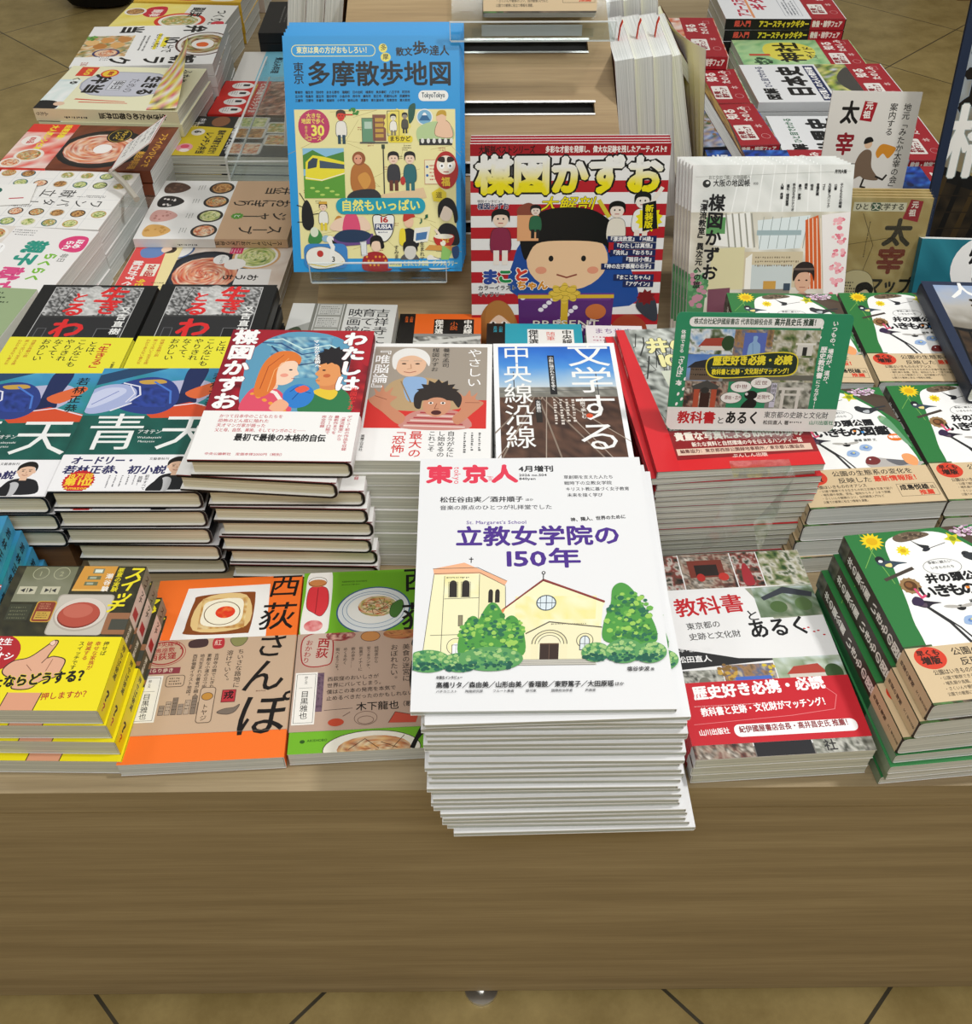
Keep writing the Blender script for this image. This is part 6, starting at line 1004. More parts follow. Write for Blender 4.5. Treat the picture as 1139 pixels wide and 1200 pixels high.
# ------------------------------------------------------------------ front row
stack('switch', 4, -.3563, .1094, -1, 'yellow-banded paperback with a pointing hand, top of the front left stack', '{o} yellow-banded paperback from the top of the front left stack', 'yellow-banded paperbacks at the front left', lean=(-.004, -.012), offs={1: (.002, -.002, .4), 2: (.006, -.005, -.4), 3: (.008, -.012, -.2)})
put('sanpo', (-.2300, .1206, .0008), 2.7, 'orange paperback with an egg toast drawing lying at the table edge')
put('gohan', (-.0872, .1300, .0008), 2.9, 'green paperback with a plate of noodles drawing beside the orange book')
NM = 24
for i in range(NM):     # the pile is thicker at the back: it dips to the front and creeps over the table edge
    g_ = i / (NM - 1); tl = 6 * (1 - g_); fy = -.014 - .026 * g_ + (RNG.uniform(-.0015, .0015) if i else 0); fz = .0004 + (NM - 1 - i) * .0057
    cx_ = .056 if i == 0 else .0665 if i == 1 else .0645 + .003 * math.sin(i * 1.7) * .7 + .0045 * g_ + .014 * max(0, (i - 16) / 7) ** 1.2
    if i == 1: fy -= .004
    rz = .2 if i == 0 else 1.6 if i == 1 else RNG.uniform(-.5, .5) + .8 * g_
    hh = KINDS['tokyo']['H'] / 2
    put('tokyo', (cx_ - hh * math.sin(rad(rz)), fy + hh * math.cos(rad(tl)), fz + hh * math.sin(rad(tl))), (rad(tl), 0, rad(rz)), 'white magazine with a painted church on its cover, top of the front stack' if i == 0 else ORD[i] + ' white church magazine from the top of the overhanging front stack', 'white church magazines in the overhanging stack')
stack('textbook', 3, .2525, .118, 3.2, 'textbook-walk paperback with photo strip and red band, front right', '{o} photo-cover paperback with red band from the top of its front right stack', 'red-banded textbook-walk paperbacks', lean=(.001, .002), jit=(.8, .3))
gz = 0
FG = 'field guides stacked at the front right corner'
for i in range(4):
    put('guide_pink', (.4015 + .0015 * (i % 2), .0985 - .002 * (i % 3), .0004 + i * .0113), 5.2 + .5 * (i % 2), ORD[3 - i] + ' thin green-edged book from the top of those under the front right field guides' if i < 3 else 'topmost thin green-edged book under the front right field guides', 'thin green-edged books under the front field guides')
stack('guide', 3, .4127, .1029, 6.4, 'field guide with birds and dandelions and kraft band, nearest the front right corner', '{o} dark-spined field guide from the top of the front right corner stack', FG, lean=(-.011, -.003), base=.0458, jit=(1.5, .5))

# ------------------------------------------------------------------ second row
stack('aoten_blue', 4, -.500, .139, 4, 'blue-spined hardcover topmost of the leaning stack at the left edge', '{o} blue-spined hardcover from the top of the stack at the left edge', 'blue-spined hardcovers at the left edge', lean=(.012, .004), base=.0)
ris = thing('wooden_riser', 'low brown wooden riser under the left stack of teal football novels', 'riser', (-.4655, .342, .0004))
link('block', MB().box(-.068, -.092, 0, .068, .092, .040).mesh('block', WOOD_DARK), ris)
stack('aoten', 3, -.4655, .3402, -.5, 'teal football-player hardcover atop the left of two neighbouring stacks', '{o} teal football hardcover from the top of the left stack on the riser', 'teal football hardcovers in the left stack', base=.0408, lean=(.004, .001), jit=(1, .4))
stack('aoten', 5, -.3203, .3402, -.5, 'teal football-player hardcover atop the right of two neighbouring stacks', '{o} teal football hardcover from the top of the right stack', 'teal football hardcovers in the right stack', lean=(.002, -.003), offs={3: (.006, -.002, -.8), 4: (.005, .001, .3)})
stack('wata', 8, -.1745, .3363, -1.7, 'red hardcover with two painted faces and white band, top of the tall dark stack', '{o} dark-edged hardcover from the top of the tall stack below the two faces', 'dark-edged red hardcovers in the tall stack', offs={1: (-.009, -.002, -3.2), 2: (.006, .004, .8), 3: (.009, .002, -.2), 4: (.011, .004, .5), 5: (.010, .002, -.6), 6: (.012, .005, .3), 7: (.012, .003, .1)})
stack('yui', 9, -.0424, .3510, -1.2, 'taupe paperback with two men and red stripe, behind the church magazines', '{o} taupe paperback from the top of the stack behind the church magazines', 'taupe dialogue paperbacks', lean=(.003, -.004), jit=(.9, .4))
stack('chuo', 9, .0895, .3500, .1, 'white-framed paperback with railway tracks under blue sky, behind church magazines', '{o} railway-cover paperback from the top of its stack', 'railway-cover paperbacks', lean=(.0, -.002), jit=(.9, .3))
stack('ino', 17, .2434, .3587, 3.6, 'red-framed photo book of a hundred-year-old park, top of the shrink-wrapped stack', '{o} red photo book from the top of the stack under the green sign', 'red park photo books', lean=(.004, .010), jit=(1.2, .5), offs={1: (-.008, .002, 1.6)})
stack('guide', 4, .3870, .3394, 3.8, 'kraft-banded field guide on the middle stack right of the red photo books', '{o} field guide from the top of the middle stack beside the photo books', 'field guides in the middle stack', lean=(-.008, -.004))
stack('guide', 4, .5262, .3482, 2.1, 'kraft-banded field guide on the second-row stack at the right edge', '{o} field guide from the top of the second-row stack at the right edge', 'field guides in the right edge stack', lean=(.003, -.002))
stack('guide', 4, .3801, .5333, -1.8, 'field guide half hidden behind the green sign, third-row stack', '{o} field guide from the top of the third-row stack behind the green sign', 'field guides behind the green sign')
stack('guide', 4, .5195, .5333, -.5, 'field guide in the third row partly under the navy bridge book', '{o} field guide from the top of the stack under the navy bridge book', 'field guides below the navy book')
put('jindo', (.6005, .5024, .0882), -3.6, 'navy hardcover of a footbridge, resting half on the field guides')
stack('jindo', 3, .662, .500, -2, 'navy hardcover topmost of those beneath the half-hidden bridge book', '{o} navy hardcover from the top of those beneath the bridge book', 'navy hardcovers under the top one')
# third row
stack('ikiru', 4, -.4469, .5262, -1.5, 'black hardcover with red brushed title, the left one of two', '{o} black hardcover from the top of the left black stack', 'black hardcovers in the left stack', jit=(.6, .3))
stack('ikiru', 4, -.3033, .5262, -1.2, 'black hardcover with red brushed title, the right one of two', '{o} black hardcover from the top of the right black stack', 'black hardcovers in the right stack', jit=(.6, .3))
stack('kichi', 3, -.1614, .5486, -2.3, 'grey cinema paperback with film strip, in front of the stand', '{o} grey cinema paperback from the top of its stack', 'grey cinema paperbacks')
stack('shosetsu', 3, -.0392, .5663, -1, 'orange bunko anthology in front of the stand', '{o} orange bunko anthology from the top of its stack', 'orange bunko anthologies')
stack('zuihitsu', 3, .0775, .5431, -1.5, 'turquoise bunko anthology below the striped magazine', '{o} turquoise bunko anthology from the top of its stack', 'turquoise bunko anthologies')
stack('pale', 3, .176, .538, -2, 'pale pink-lettered booklet beside the turquoise anthology', '{o} pale pink-lettered booklet from the top of its stack', 'pale booklets', jit=(.6, .3))
stack('green_mook', 4, -.603, .560, -6, 'grey-green wrapped book at the far left edge behind the teal novels', '{o} grey-green wrapped book from the top at the far left edge', 'grey-green books at the far left', lean=(.01, -.02))

# ------------------------------------------------------------------ magazines on the stand
def leaning(key, n, c, tilt, top, low, group, dx=0, dz=.0):
    nv = Vector((0, -math.cos(rad(tilt)), math.sin(rad(tilt)))); T = KINDS[key]['T']; up = Vector((0, math.sin(rad(tilt)), math.cos(rad(tilt))))
    for i in range(n):
        p_ = Vector(c) - nv * (T * (i + 1) + .0003 * i) + Vector((dx * i, 0, 0)) + up * dz * i
        put(key, p_, lean_rot(tilt), top if i == 0 else low.format(o=ORD[i]), group)
leaning('tama', 5, (-.1155, .734, .2125), 30.7, 'blue walking-map magazine, front copy in the clear tray on the stand', 'blue walking-map magazine, {o} copy from the front', 'blue walking-map magazines', .0013, .0048)
leaning('ume', 4, (.119, .6535, .117), 17, 'red and white striped comic magazine standing before the stand, front copy', 'red and white striped comic magazine, {o} copy from the front', 'striped comic magazines', .0004, .0022)
leaning('osaka', 6, (.376, .681, .0985), 30, 'pale map magazine with a man in a red jacket, front copy', 'pale map magazine leaning right of the stand, {o} copy from the front', 'pale map magazines', -.0030, .0024)
def tray(name, label, x0, x1, z, lip, y0, y1, group=None):
    t = thing(name, label, 'acrylic holder', ((x0 + x1) / 2, (y0 + y1) / 2, z), group=group); w = (x1 - x0) / 2; d = (y1 - y0) / 2
    link('base_plate', MB().box(-w, -d, 0, w, d, .003).mesh('base_plate', ACRYL), t)
    link('front_lip', MB().box(-w, -d - .003, 0, w, -d - .0002, lip).mesh('front_lip', ACRYL), t)
    link('polished_edge', MB().box(-w, -d - .003, lip + .0001, w, -d - .0002, lip + .0012).box(-w - .0012, -d - .003, 0, -w - .0001, -d - .0002, lip + .0012).box(w + .0001, -d - .003, 0, w + .0012, -d - .0002, lip + .0012).box(-w, -d - .0031, -.0012, w, -d - .0002, -.0001).mesh('polished_edge', EDGE), t)  # thin whitish strips painting the highlight round the lip
    bp = MB(); bp.add([(-w, d, .003), (w, d, .003), (w, d + .065 * TAN, .068), (-w, d + .065 * TAN, .068), (-w, d + .003, .003), (w, d + .003, .003), (w, d + .003 + .065 * TAN, .068), (-w, d + .003 + .065 * TAN, .068)], [(0, 1, 2, 3), (7, 6, 5, 4), (0, 4, 5, 1), (1, 5, 6, 2), (2, 6, 7, 3), (3, 7, 4, 0)])
    link('back_plate', bp.mesh('back_plate', ACRYL), t)
    for s_ in (-1, 1): link('label_strip' if s_ < 0 else 'gusset', MB().box(s_ * w * .62 - .012, -d + .001, .0032, s_ * w * .62 + .012, -d + .003, .012).mesh('gusset', ACRYL), t)
    return t
tray('acrylic_tray', 'clear acrylic tray hooked on the stand under the blue magazine', -.197, -.030, .0895, .026, .652, .709)
sh = tray('acrylic_tray', 'clear acrylic shelf hooked high on the stand front', -.0205, .1725, .3265, .020, .795, .848)
put('guide', Vector((.085, .8785 - .004, .4215)) - Vector((0, -math.cos(rad(30.7)), math.sin(rad(30.7)))) * .010, lean_rot(30.7), 'kraft-banded field guide standing in the clear shelf high on the stand')
link('paper_strip', MB().box(-.06, -.0262, .0042, .058, -.0256, .0165, '#B9BDBE').mesh('paper_strip', MATTE), sh)

# thick books standing on the sides of the stand, fore-edges to the front
def side_rot(right, leanv):
    m = Matrix(((0, 0, 1), (1, 0, 0), (0, 1, 0))) if right else Matrix(((0, 0, -1), (-1, 0, 0), (0, 1, 0)))
    return (Matrix.Rotation(rad(leanv), 3, 'Y') @ m).to_euler()
def blank(col, t): q = P(150, 215, col); q.t(t, 18, 20, 22, '#F0EAD8', .02, fit=110); q.im(10, 70, 130, 120, [col, '#C9A24A', '#8A6A3A', col], 3, 5, 12); return q
define('thick', 150, 215, 23.5, blank('#E3D84A', '文学地図'), 'R', cols=('#E3D84A', '#5a2a20', '#5a2a20'), pages='white')
define('thick_left', 150, 215, 22, blank('#D8B8AE', '町の地図'), 'L', cols=('#8A2A2E', '#8A2A2E', '#C9A27A'), pages='white')
define('brown', 150, 215, 12, blank('#4A2A18', '古地図帳'), 'R', cols=('#4A2A18', '#4A2A18', '#3a1414'), edge='#5a2a20', pages='white')
TR = 'thick books on the right face of the stand'
for row, (yy, zz) in enumerate(((.880, .192), (1.052, .205))):
    for i in range(3):
        k = put('thick', (.1936 + i * .0238 + (.0 if row == 0 else .004), yy + i * .006, zz), tuple(side_rot(True, -9)), ('thick white-edged book on the stand right face, ' + ('nearest', 'second', 'outermost')[i] + ' of the ' + ('front' if row == 0 else 'rear') + ' three'), TR)
        if True:
            sl = MB(); q = P(9, 30, '#D8442E'); q.dash(2, 3, 24, 2, 3, 2, '#f2e2dc', True)
            b_ = [(-.012, .1073, .011), (-.003, .1073, .011), (-.003, .1073, .0116), (-.012, .1073, .0116)]
            V = [(x, y, z) for x, y, z in b_] + [(x + .004, y + .014, z + .004) for x, y, z in b_] + [(x + .011, y + .018, z + .008) for x, y, z in b_]
            F = [(j * 4 + a, j * 4 + (a + 1) % 4, j * 4 + 4 + (a + 1) % 4, j * 4 + 4 + a) for j in range(2) for a in range(4)] + [(3, 2, 1, 0), (8, 9, 10, 11)]
            tag(link('order_slip', sl.add(V, F, '#D8442E').mesh('order_slip', MATTE), k), 'red paper slip')
put('brown', (.318, .95, .200), tuple(side_rot(True, -37)), 'dark brown atlas leaning outermost on the stand right face')
cv = put('thick', (.264, .905, .187), tuple(side_rot(True, -14)), 'yellow-covered thick book with a curling front cover, right of the stand')
cu = MB(); nn = 10
for s_ in (0, 1):
    cu.V += [(-.075 + .150 * min(1, (j / nn)), .1065 - .215 * v, .024 + .030 * (1 - j / nn) ** 2.2 * (1 - .85 * v) + s_ * .0005) for j in range(nn + 1) for v in (0, 1)]
    cu.K += [lin('#F0EEF6')] * (2 * nn + 2)
for s_ in (0, 1):
    o_ = s_ * (2 * nn + 2)
    for j in range(nn): f_ = (o_ + 2 * j, o_ + 2 * j + 1, o_ + 2 * j + 3, o_ + 2 * j + 2); cu.F.append(f_ if s_ else f_[::-1]); cu.M.append(0)
link('curling_cover', cu.mesh('curling_cover', MATTE), cv)
for i in range(3): put('thick_left', (-.1455 - i * .0235 - .022, .955 + i * .004, .262), tuple(side_rot(False, 9.8)), ('pink-edged', 'second red-backed', 'outermost tan')[i] + ' book standing on the left face of the stand', 'books on the left face of the stand')
lt = thing('acrylic_tray', 'long clear acrylic tray along the left side of the stand', 'acrylic holder', (-.27, 1.0, .137))
link('base_plate', MB().box(-.05, -.17, 0, .03, .19, .003).mesh('base_plate', ACRYL), lt)
link('side_lip', MB().box(-.0535, -.17, 0, -.0505, .19, .030).mesh('side_lip', ACRYL), lt); link('polished_edge', MB().box(-.0535, -.17, .0301, -.0505, .19, .0312).box(-.0535, -.1711, 0, -.0505, -.1701, .0312).box(-.0536, -.17, -.0012, -.0505, .19, -.0001).box(-.05, -.1735, .0261, .04, -.1705, .0272).mesh('polished_edge', EDGE), lt); link('end_lip', MB().box(-.05, -.1735, 0, .04, -.1705, .026).mesh('end_lip', ACRYL), lt)  # whitish strips along the lips are painted highlights
link('bracket', MB().box(.0305, -.1, 0, .046, .18, .004).mesh('bracket', ACRYL), lt)

# ------------------------------------------------------------------ left side: cookbooks facing the left aisle
def L(key, n, x, y, rot, top, low='', group=None, **k): return stack(key, n, x, y, rot - 90, top, low, group, **k)
L('ouchi', 2, -.371, .7784, -2.4, 'cookbook with a pan of red stew and coral band, behind the black novels', '{o} coral-banded cookbook from the top behind the black novels', 'coral-banded cookbooks')
L('lunchsoup', 3, -.370, .9382, -1, 'white and tan soup-jar lunch cookbook on the inner left column', '{o} soup-jar lunch cookbook from the top of its stack', 'soup-jar cookbooks')
L('bento', 4, -.374, 1.1451, -2.6, 'black lunchbox cookbook with a yellow band', '{o} black lunchbox cookbook from the top of its stack', 'black lunchbox cookbooks', jit=(2.5, .8))
L('meat', 3, -.3493, 1.3375, -2.3, 'dark meat-dish cookbook with a red band of white circles', '{o} red-banded meat cookbook from the top of its stack', 'red-banded meat cookbooks')
L('skyblue', 3, -.3357, 1.4931, .4, 'sky-blue stew cookbook behind the red-banded one', '{o} sky-blue stew cookbook from the top of its stack', 'sky-blue cookbooks')
L('blackcook', 4, -.3069, 1.6604, 1.1, 'black cookbook with a gold title behind the sky-blue one', '{o} black gold-title cookbook from the top of its stack', 'black cookbooks')
L('photocook', 2, -.285, 1.83, 2, 'pale photo cookbook farthest along the inner left column', '{o} pale photo cookbook from the top of its stack', 'pale photo cookbooks')
L('oyako', 4, -.6219, .7331, -7.5, 'white parent-and-child menu cookbook nearest on the outer left column', '{o} parent-and-child menu cookbook from the top of its stack', 'parent-and-child menu cookbooks')
L('pattern', 4, -.6057, .9022, -5.4, 'white cookbook with a grid of small dishes', '{o} grid-cover cookbook from the top of its stack', 'grid-cover cookbooks')
L('skillet', 4, -.5907, 1.0632, -3.5, 'brown skillet-meat cookbook with a red band', '{o} brown skillet cookbook from the top of its stack', 'brown skillet cookbooks')
for i in range(5):
    r_ = put('ikiben', (-.5764 + RNG.uniform(-.003, .003), 1.2389 + (0, -.002, .003, .002, -.001)[4 - i], .0004 + i * .0203), -3.9 - 90 + RNG.uniform(-1, 1), 'cream lunch cookbook with a grey lunchbox and raised inner leaf' if i == 4 else ORD[4 - i] + ' cream lunch cookbook from the top of its stack', 'cream lunch cookbooks')
lf = MB(); n_ = 12; cols_ = ['#E0607A', '#F2F0EC', '#E8D83A', '#F0E8A0', '#6A5A5A', '#E8A0A0', '#F2EE9A', '#D8D24A', '#F2F0EC', '#E0607A', '#E8D83A', '#F6F2C8', '#E8E060']
for s_ in (0, 1):
    for j in range(n_ + 1):
        t = j / n_
        for v in range(5):
            w_ = v / 4; lf.V.append((.088 - .165 * t, .1165 - .050 * (1 - w_) - .016 * t, .0206 + (.004 + .052 * t ** 1.4) * w_ ** 1.3 + s_ * .0006)); lf.K.append(lin(cols_[(j + v * 2) % 13]) if s_ else lin('#F2EEDC'))
    o_ = s_ * 5 * (n_ + 1)
    for j in range(n_):
        for v in range(4): f_ = (o_ + 5 * j + v, o_ + 5 * j + v + 1, o_ + 5 * j + v + 6, o_ + 5 * j + v + 5); lf.F.append(f_ if s_ else f_[::-1]); lf.M.append(0)
tag(link('raised_leaf', lf.mesh('raised_leaf', INK), r_), 'raised colour-striped leaf')
L('asa', 5, -.578, 1.438, 3, 'large white breakfast-lunchbox cookbook with a fried egg bowl', '{o} breakfast-lunchbox cookbook from the top of its stack', 'breakfast-lunchbox cookbooks')
L('yellowcook', 4, -.5874, 1.648, -5, 'yellow and white side-dish cookbook behind the large white one', '{o} yellow side-dish cookbook from the top of its stack', 'yellow side-dish cookbooks')
L('goldcook', 4, -.578, 1.812, -2, 'golden children dinner cookbook farthest along the outer left column', '{o} golden cookbook from the top of its stack', 'golden cookbooks')
L('photocook', 2, -.56, 2.0, 0, 'pale photo cookbook behind the golden ones', '{o} pale photo cookbook from the top behind the golden ones', 'pale photo cookbooks at the back')

# ------------------------------------------------------------------ right side: fair books facing the right aisle
def Rr(key, n, x, y, rot, top, low='', group=None, **k): return stack(key, n, x, y, rot + 90, top, low, group, **k)
Rr('food_fair', 3, .400, 1.565, -2, 'food-trivia book with red fair band beside the stand', '{o} food-trivia fair book from the top of its stack', 'food-trivia fair books')
Rr('green_fair', 3, .4075, 1.3839, 0, 'plant-photo book with red fair band, inner right column', '{o} plant-photo fair book from the top of its stack', 'plant-photo fair books')
Rr('bird_fair', 3, .4130, 1.2147, 4, 'animal-photo book with red fair band, inner right column', '{o} animal-photo fair book from the top of its stack', 'animal-photo fair books')
Rr('space_fair', 3, .478, 1.038, -.6, 'dark blue space book with red fair band behind the map magazines', '{o} dark blue space book from the top of its stack', 'dark blue space books')
Rr('guitar', 4, .6167, 1.7096, -1.1, 'acoustic guitar primer with red fair band, upper right stack', '{o} guitar primer from the top of the upper right stack', 'guitar primers')
Rr('jinja', 3, .6305, 1.5418, -.3, 'green shrine guide with red fair band', '{o} green shrine guide from the top of its stack', 'green shrine guides')
Rr('nihonshi', 3, .6306, 1.3743, .5, 'white national-history book with yellow-green photo and red fair band', '{o} national-history book from the top of its stack', 'national-history books')
Rr('sekaishi', 2, .6431, 1.1845, -.6, 'white world-history book with blue photo and red fair band', '{o} world-history book from the top of its stack', 'world-history books')
Rr('space_fair', 2, .690, 1.008, 0, 'dark space book with red fair band at the right, beside the bridge poster', '{o} dark space book from the top beside the bridge poster', 'dark space books by the poster')

# ------------------------------------------------------------------ cards, signs, packs
def card(name, label, cat, w, h, t, pr, loc, rot, col='#eee', group=None, m=None, round_=0):
    r = thing(name, label, cat, loc, rot, group); w_, h_ = w / 2000, h / 2000
    mb = MB()
    if round_:
        q = P(w, h); q.rr(0, 0, w, h, round_, col); pts = [(x / 1000 - w_, h_ - y / 1000) for x, y, z in q.V]; n = len(pts)
        mb.add([(x, y, t) for x, y in pts] + [(x, y, 0) for x, y in pts], [tuple(reversed(range(n))), tuple(range(n, 2 * n))] + [(i, (i + 1) % n, n + (i + 1) % n, n + i) for i in range(n)], col)
    else: mb.box(-w_, -h_, 0, w_, h_, t, col)
    mb.prt(pr, lambda x, y, z: (x - w_, h_ - y, t + .00008 + z))
    link('card' , mb.mesh('card', m or MATTE), r); return r
def d_pop():
    W, H = 158, 114; p = P(W, H); G = '#2F8F66'
    p.rr(12, 4, 120, 9, 4, '#F4F4F2'); p.t('株式会社紀伊國屋書店 代表取締役会長', 16, 5, 6, '#4a5a50', .02, fit=70); p.t('高井昌史氏 推薦！', 88, 4.4, 7, '#3a4a40', .03, fit=40)
    p.v('体感できる', 5.5, 16, 4.4, '#fff', .02); p.v('「さんぽ」本', 5, 38, 5.8, '#fff', .03, sp=.9); p.v('いつもの、場所が、道が、', 140, 6, 5.2, '#fff', .03, sp=1); p.v('歴史教科書', 133, 30, 6.2, '#fff', .03); p.v('につながる!!', 134, 62, 4.2, '#fff', .03)
    for k in range(6): p.e(8 + (k % 2) * 4 + k * .3, 88 - k * 5, 1.1, 1.8, '#fff', rot=20)
    for k in range(4): p.e(129 + (k % 2) * 2, 8 + k * 4.6, .9, 1.5, '#fff', rot=20)
    p.r(14, 15, 117, 76, '#888'); tex_photos(p, 14, 15, 40, 24, 'sky', 51); p.p([(22, 32), (28, 24), (44, 23), (48, 32)], '#A8483A'); p.r(24, 31, 22, 4, '#E4E0D8'); p.e(49, 28, 6, 7, '#2E4A2C')
    tex_photos(p, 54, 15, 35, 26, 'statue', 52); p.r(63, 18, 20, 24, '#5A6FBE'); statue(p, 73, 32, .95); tex_photos(p, 89, 15, 42, 26, 'garden', 53); p.r(112, 28, 14, 11, '#DAD8D2'); p.r(117, 31, 4, 8, '#2a2a2c'); p.r(110, 27, 18, 2, '#E8E6E0')
    p.im(14, 39, 34, 26, ['#4A78C4', '#7FA4DC', '#8a8a84'], 54, 4, 10, .7); hall(p, 14, 44, 34, 20); tex_photos(p, 89, 41, 42, 24, 'garden', 55); p.r(89, 58, 42, 5, '#6a6a62'); p.r(48, 41, 41, 24, '#5a5a50')
    tex_photos(p, 14, 65, 40, 26, 'street', 56); p.p([(20, 70), (34, 64), (46, 70), (44, 73), (22, 73)], '#4A4A48'); p.r(23, 73, 5, 18, '#B5523A'); p.r(39, 73, 5, 18, '#B5523A'); p.r(29, 76, 9, 15, '#3a2420'); p.e(33, 74, 4, 3, '#333')
    p.r(54, 65, 36, 26, G); tex_photos(p, 96, 65, 35, 26, 'stone', 57); p.r(94, 66, 5, 24, '#C9C9DC'); p.v('神明神社', 94.3, 67, 4.4, '#555'); p.r(104, 70, 3, 21, '#D8D6D0'); p.r(118, 70, 3, 21, '#D8D6D0'); p.r(101, 70, 23, 2.6, '#D8D6D0'); p.r(103, 76, 19, 2, '#D8D6D0')
    p.b([(31, 50), (36, 41), (60, 40), (90, 36), (110, 37), (115, 47), (110, 58), (80, 60), (50, 62), (36, 60)], '#EAD93A'); p.b([(32, 50), (37, 42), (60, 41), (90, 37), (109.5, 38), (114, 47), (109, 57), (80, 59), (50, 61), (37, 59)], '#26352a')
    p.t('歴史好き必携・必読', 37, 40.5, 9.4, '#F2E23A', .045, fit=72, rot=-1.5); p.dash(36, 51.5, 76, 1, 1, .9, '#9aa'); p.t('教科書と史跡・文化財がマッチング！', 37, 53, 6, '#F2E23A', .03, fit=73, rot=-1.8)
    for x, y, s_ in ((66, 70, '中世'), (84, 66, '近世'), (58, 81, '原始・古代'), (88, 80, '近現代')): p.e(x, y, 10, 5.8, '#2a4a3a'); p.e(x, y, 9.6, 5.4, '#F2F2F0'); p.t(s_, x - 6, y - 2.4, 4.4, '#7a4a4a', .01, fit=12 if len(s_) < 5 else 16)
    p.e(76, 78, 6, 4.4, '#1d1d1f'); p.e(72, 77, 1.4, 1.4, '#ddd'); p.b([(68, 91), (74, 82), (82, 84), (80, 91)], '#1d1d1f')
    p.p([(0, 91), (158, 91), (158, 109), (156, 112), (153, 114), (5, 114), (2, 112), (0, 109)], '#EFEFED'); p.t('教科書', 10, 95, 13, '#C4262E', .03, fit=36); p.t('と', 47, 100, 8, '#222'); p.t('あるく', 55, 94, 14, '#1a1a1c', .03, fit=32); p.t('東京都の史跡と文化財', 91, 94, 7, '#55585a', .01, fit=60); p.t('松田直人 著', 91, 103, 4.6, '#333', .02); p.dash(116, 104, 16, 1, 1, 2, '#555'); p.t('山川出版社', 134, 102.5, 4.6, '#3a8a66', .02); return p
pg = card('sign_card', 'green-bordered photo sign card on a clear stand above the photo books', 'sign', 158, 114, .0012, d_pop(), (.2665, .310, .1985), (rad(74), rad(0), rad(-2)), '#2F8F66', m=GLOSS, round_=5)
sd = MB(); sd.box(-.012, -.045, -.003, .012, .05, -.0008); link('clear_back', sd.mesh('clear_back', ACRYL), pg)
sf = MB(); M_ = Matrix.Rotation(rad(-74), 3, 'X')
for x0, y0, z0, x1, y1, z1 in ((-.04, -.028, -.0555, .04, .045, -.0525), (-.012, -.002, -.0525, .012, .0005, -.035)): sf.box(x0, y0, z0, x1, y1, z1)
sf.V = [tuple(M_ @ Vector(v)) for v in sf.V]
link('clear_foot', sf.mesh('clear_foot', ACRYL), pg)
ff = thing('film_flap', 'clear plastic film hanging down the front of the red photo book stack', 'plastic film', (.262, .2405, .1405))
fl_ = MB(); fl_.add([(-.022, .012, .0012), (.034, .014, .0012), (-.022, -.012, .0015), (.034, -.010, .0015), (-.040, -.0125, -.10), (.020, -.0105, -.10), (.006, -.0128, -.055)], [(0, 1, 3, 2), (2, 3, 5, 6), (2, 6, 4)]); link('film', fl_.mesh('film', FILM), ff)

def d_dazai():
    W, H = 118, 160; p = P(W, H, '#E6E4DE'); p.t('太', 16, 12, 30, '#1c1a18', .03, sx=.8); p.t('宰', 16, 52, 30, '#8E1F2A', .03, sx=.8); p.t('マップ', 18, 88, 22, '#1c1a18', .02, fit=34); p.p([(45, 12), (62, 14), (58, 38), (42, 36)], '#A8202C'); p.t('元', 47, 13, 10, '#F4EEE8', .04); p.t('祖', 45.5, 24, 10, '#F4EEE8', .04)
    p.v('地元「みたか太宰の会」が', 97, 14, 10.5, '#26241f', .01, sp=.98); p.v('案内する', 79, 14, 10.5, '#26241f', .01, sp=.98)
    p.b([(46, 112), (48, 86), (56, 74), (66, 76), (70, 96), (82, 112), (64, 112), (56, 108)], '#7A6654'); p.e(60, 66, 5, 6, '#E3C0A0'); p.b([(54, 66), (55, 59), (62, 57), (66, 62), (62, 64)], '#1c1a18'); p.l([(62, 112), (60, 122), (66, 123)], 2.6, '#2a2622'); p.l([(78, 108), (88, 112), (92, 106)], 2.6, '#2a2622'); p.b([(72, 76), (78, 66), (92, 68), (98, 72), (90, 84), (82, 78), (76, 84)], '#D8912E')
    p.r(28, 134, 38, 16, '#A8202C'); p.t('(税込)', 40, 136, 10, '#fff', .03, fit=24); return p
card('sign_card', 'white literary map sign card standing behind the tan map packs', 'sign', 118, 160, .002, d_dazai(), (.5385, .868, .151), lean_rot(15, -3), '#E6E4DE')
es = thing('acrylic_easel', 'clear acrylic easel holding the white literary map card', 'acrylic holder', (.5385, .870, .0004))
link('base_plate', MB().box(-.04, -.055, 0, .04, .06, .003).mesh('base_plate', ACRYL), es); link('post', MB().add([(-.02, -.008, .003), (.02, -.008, .003), (.02, -.004, .003), (-.02, -.004, .003), (-.02, .022, .12), (.02, .022, .12), (.02, .026, .12), (-.02, .026, .12)], [(3, 2, 1, 0), (4, 5, 6, 7), (0, 1, 5, 4), (1, 2, 6, 5), (2, 3, 7, 6), (3, 0, 4, 7)]).mesh('post', ACRYL), es)
link('ledge', MB().box(-.035, -.035, .069, .035, -.004, .072).mesh('ledge', ACRYL), es)
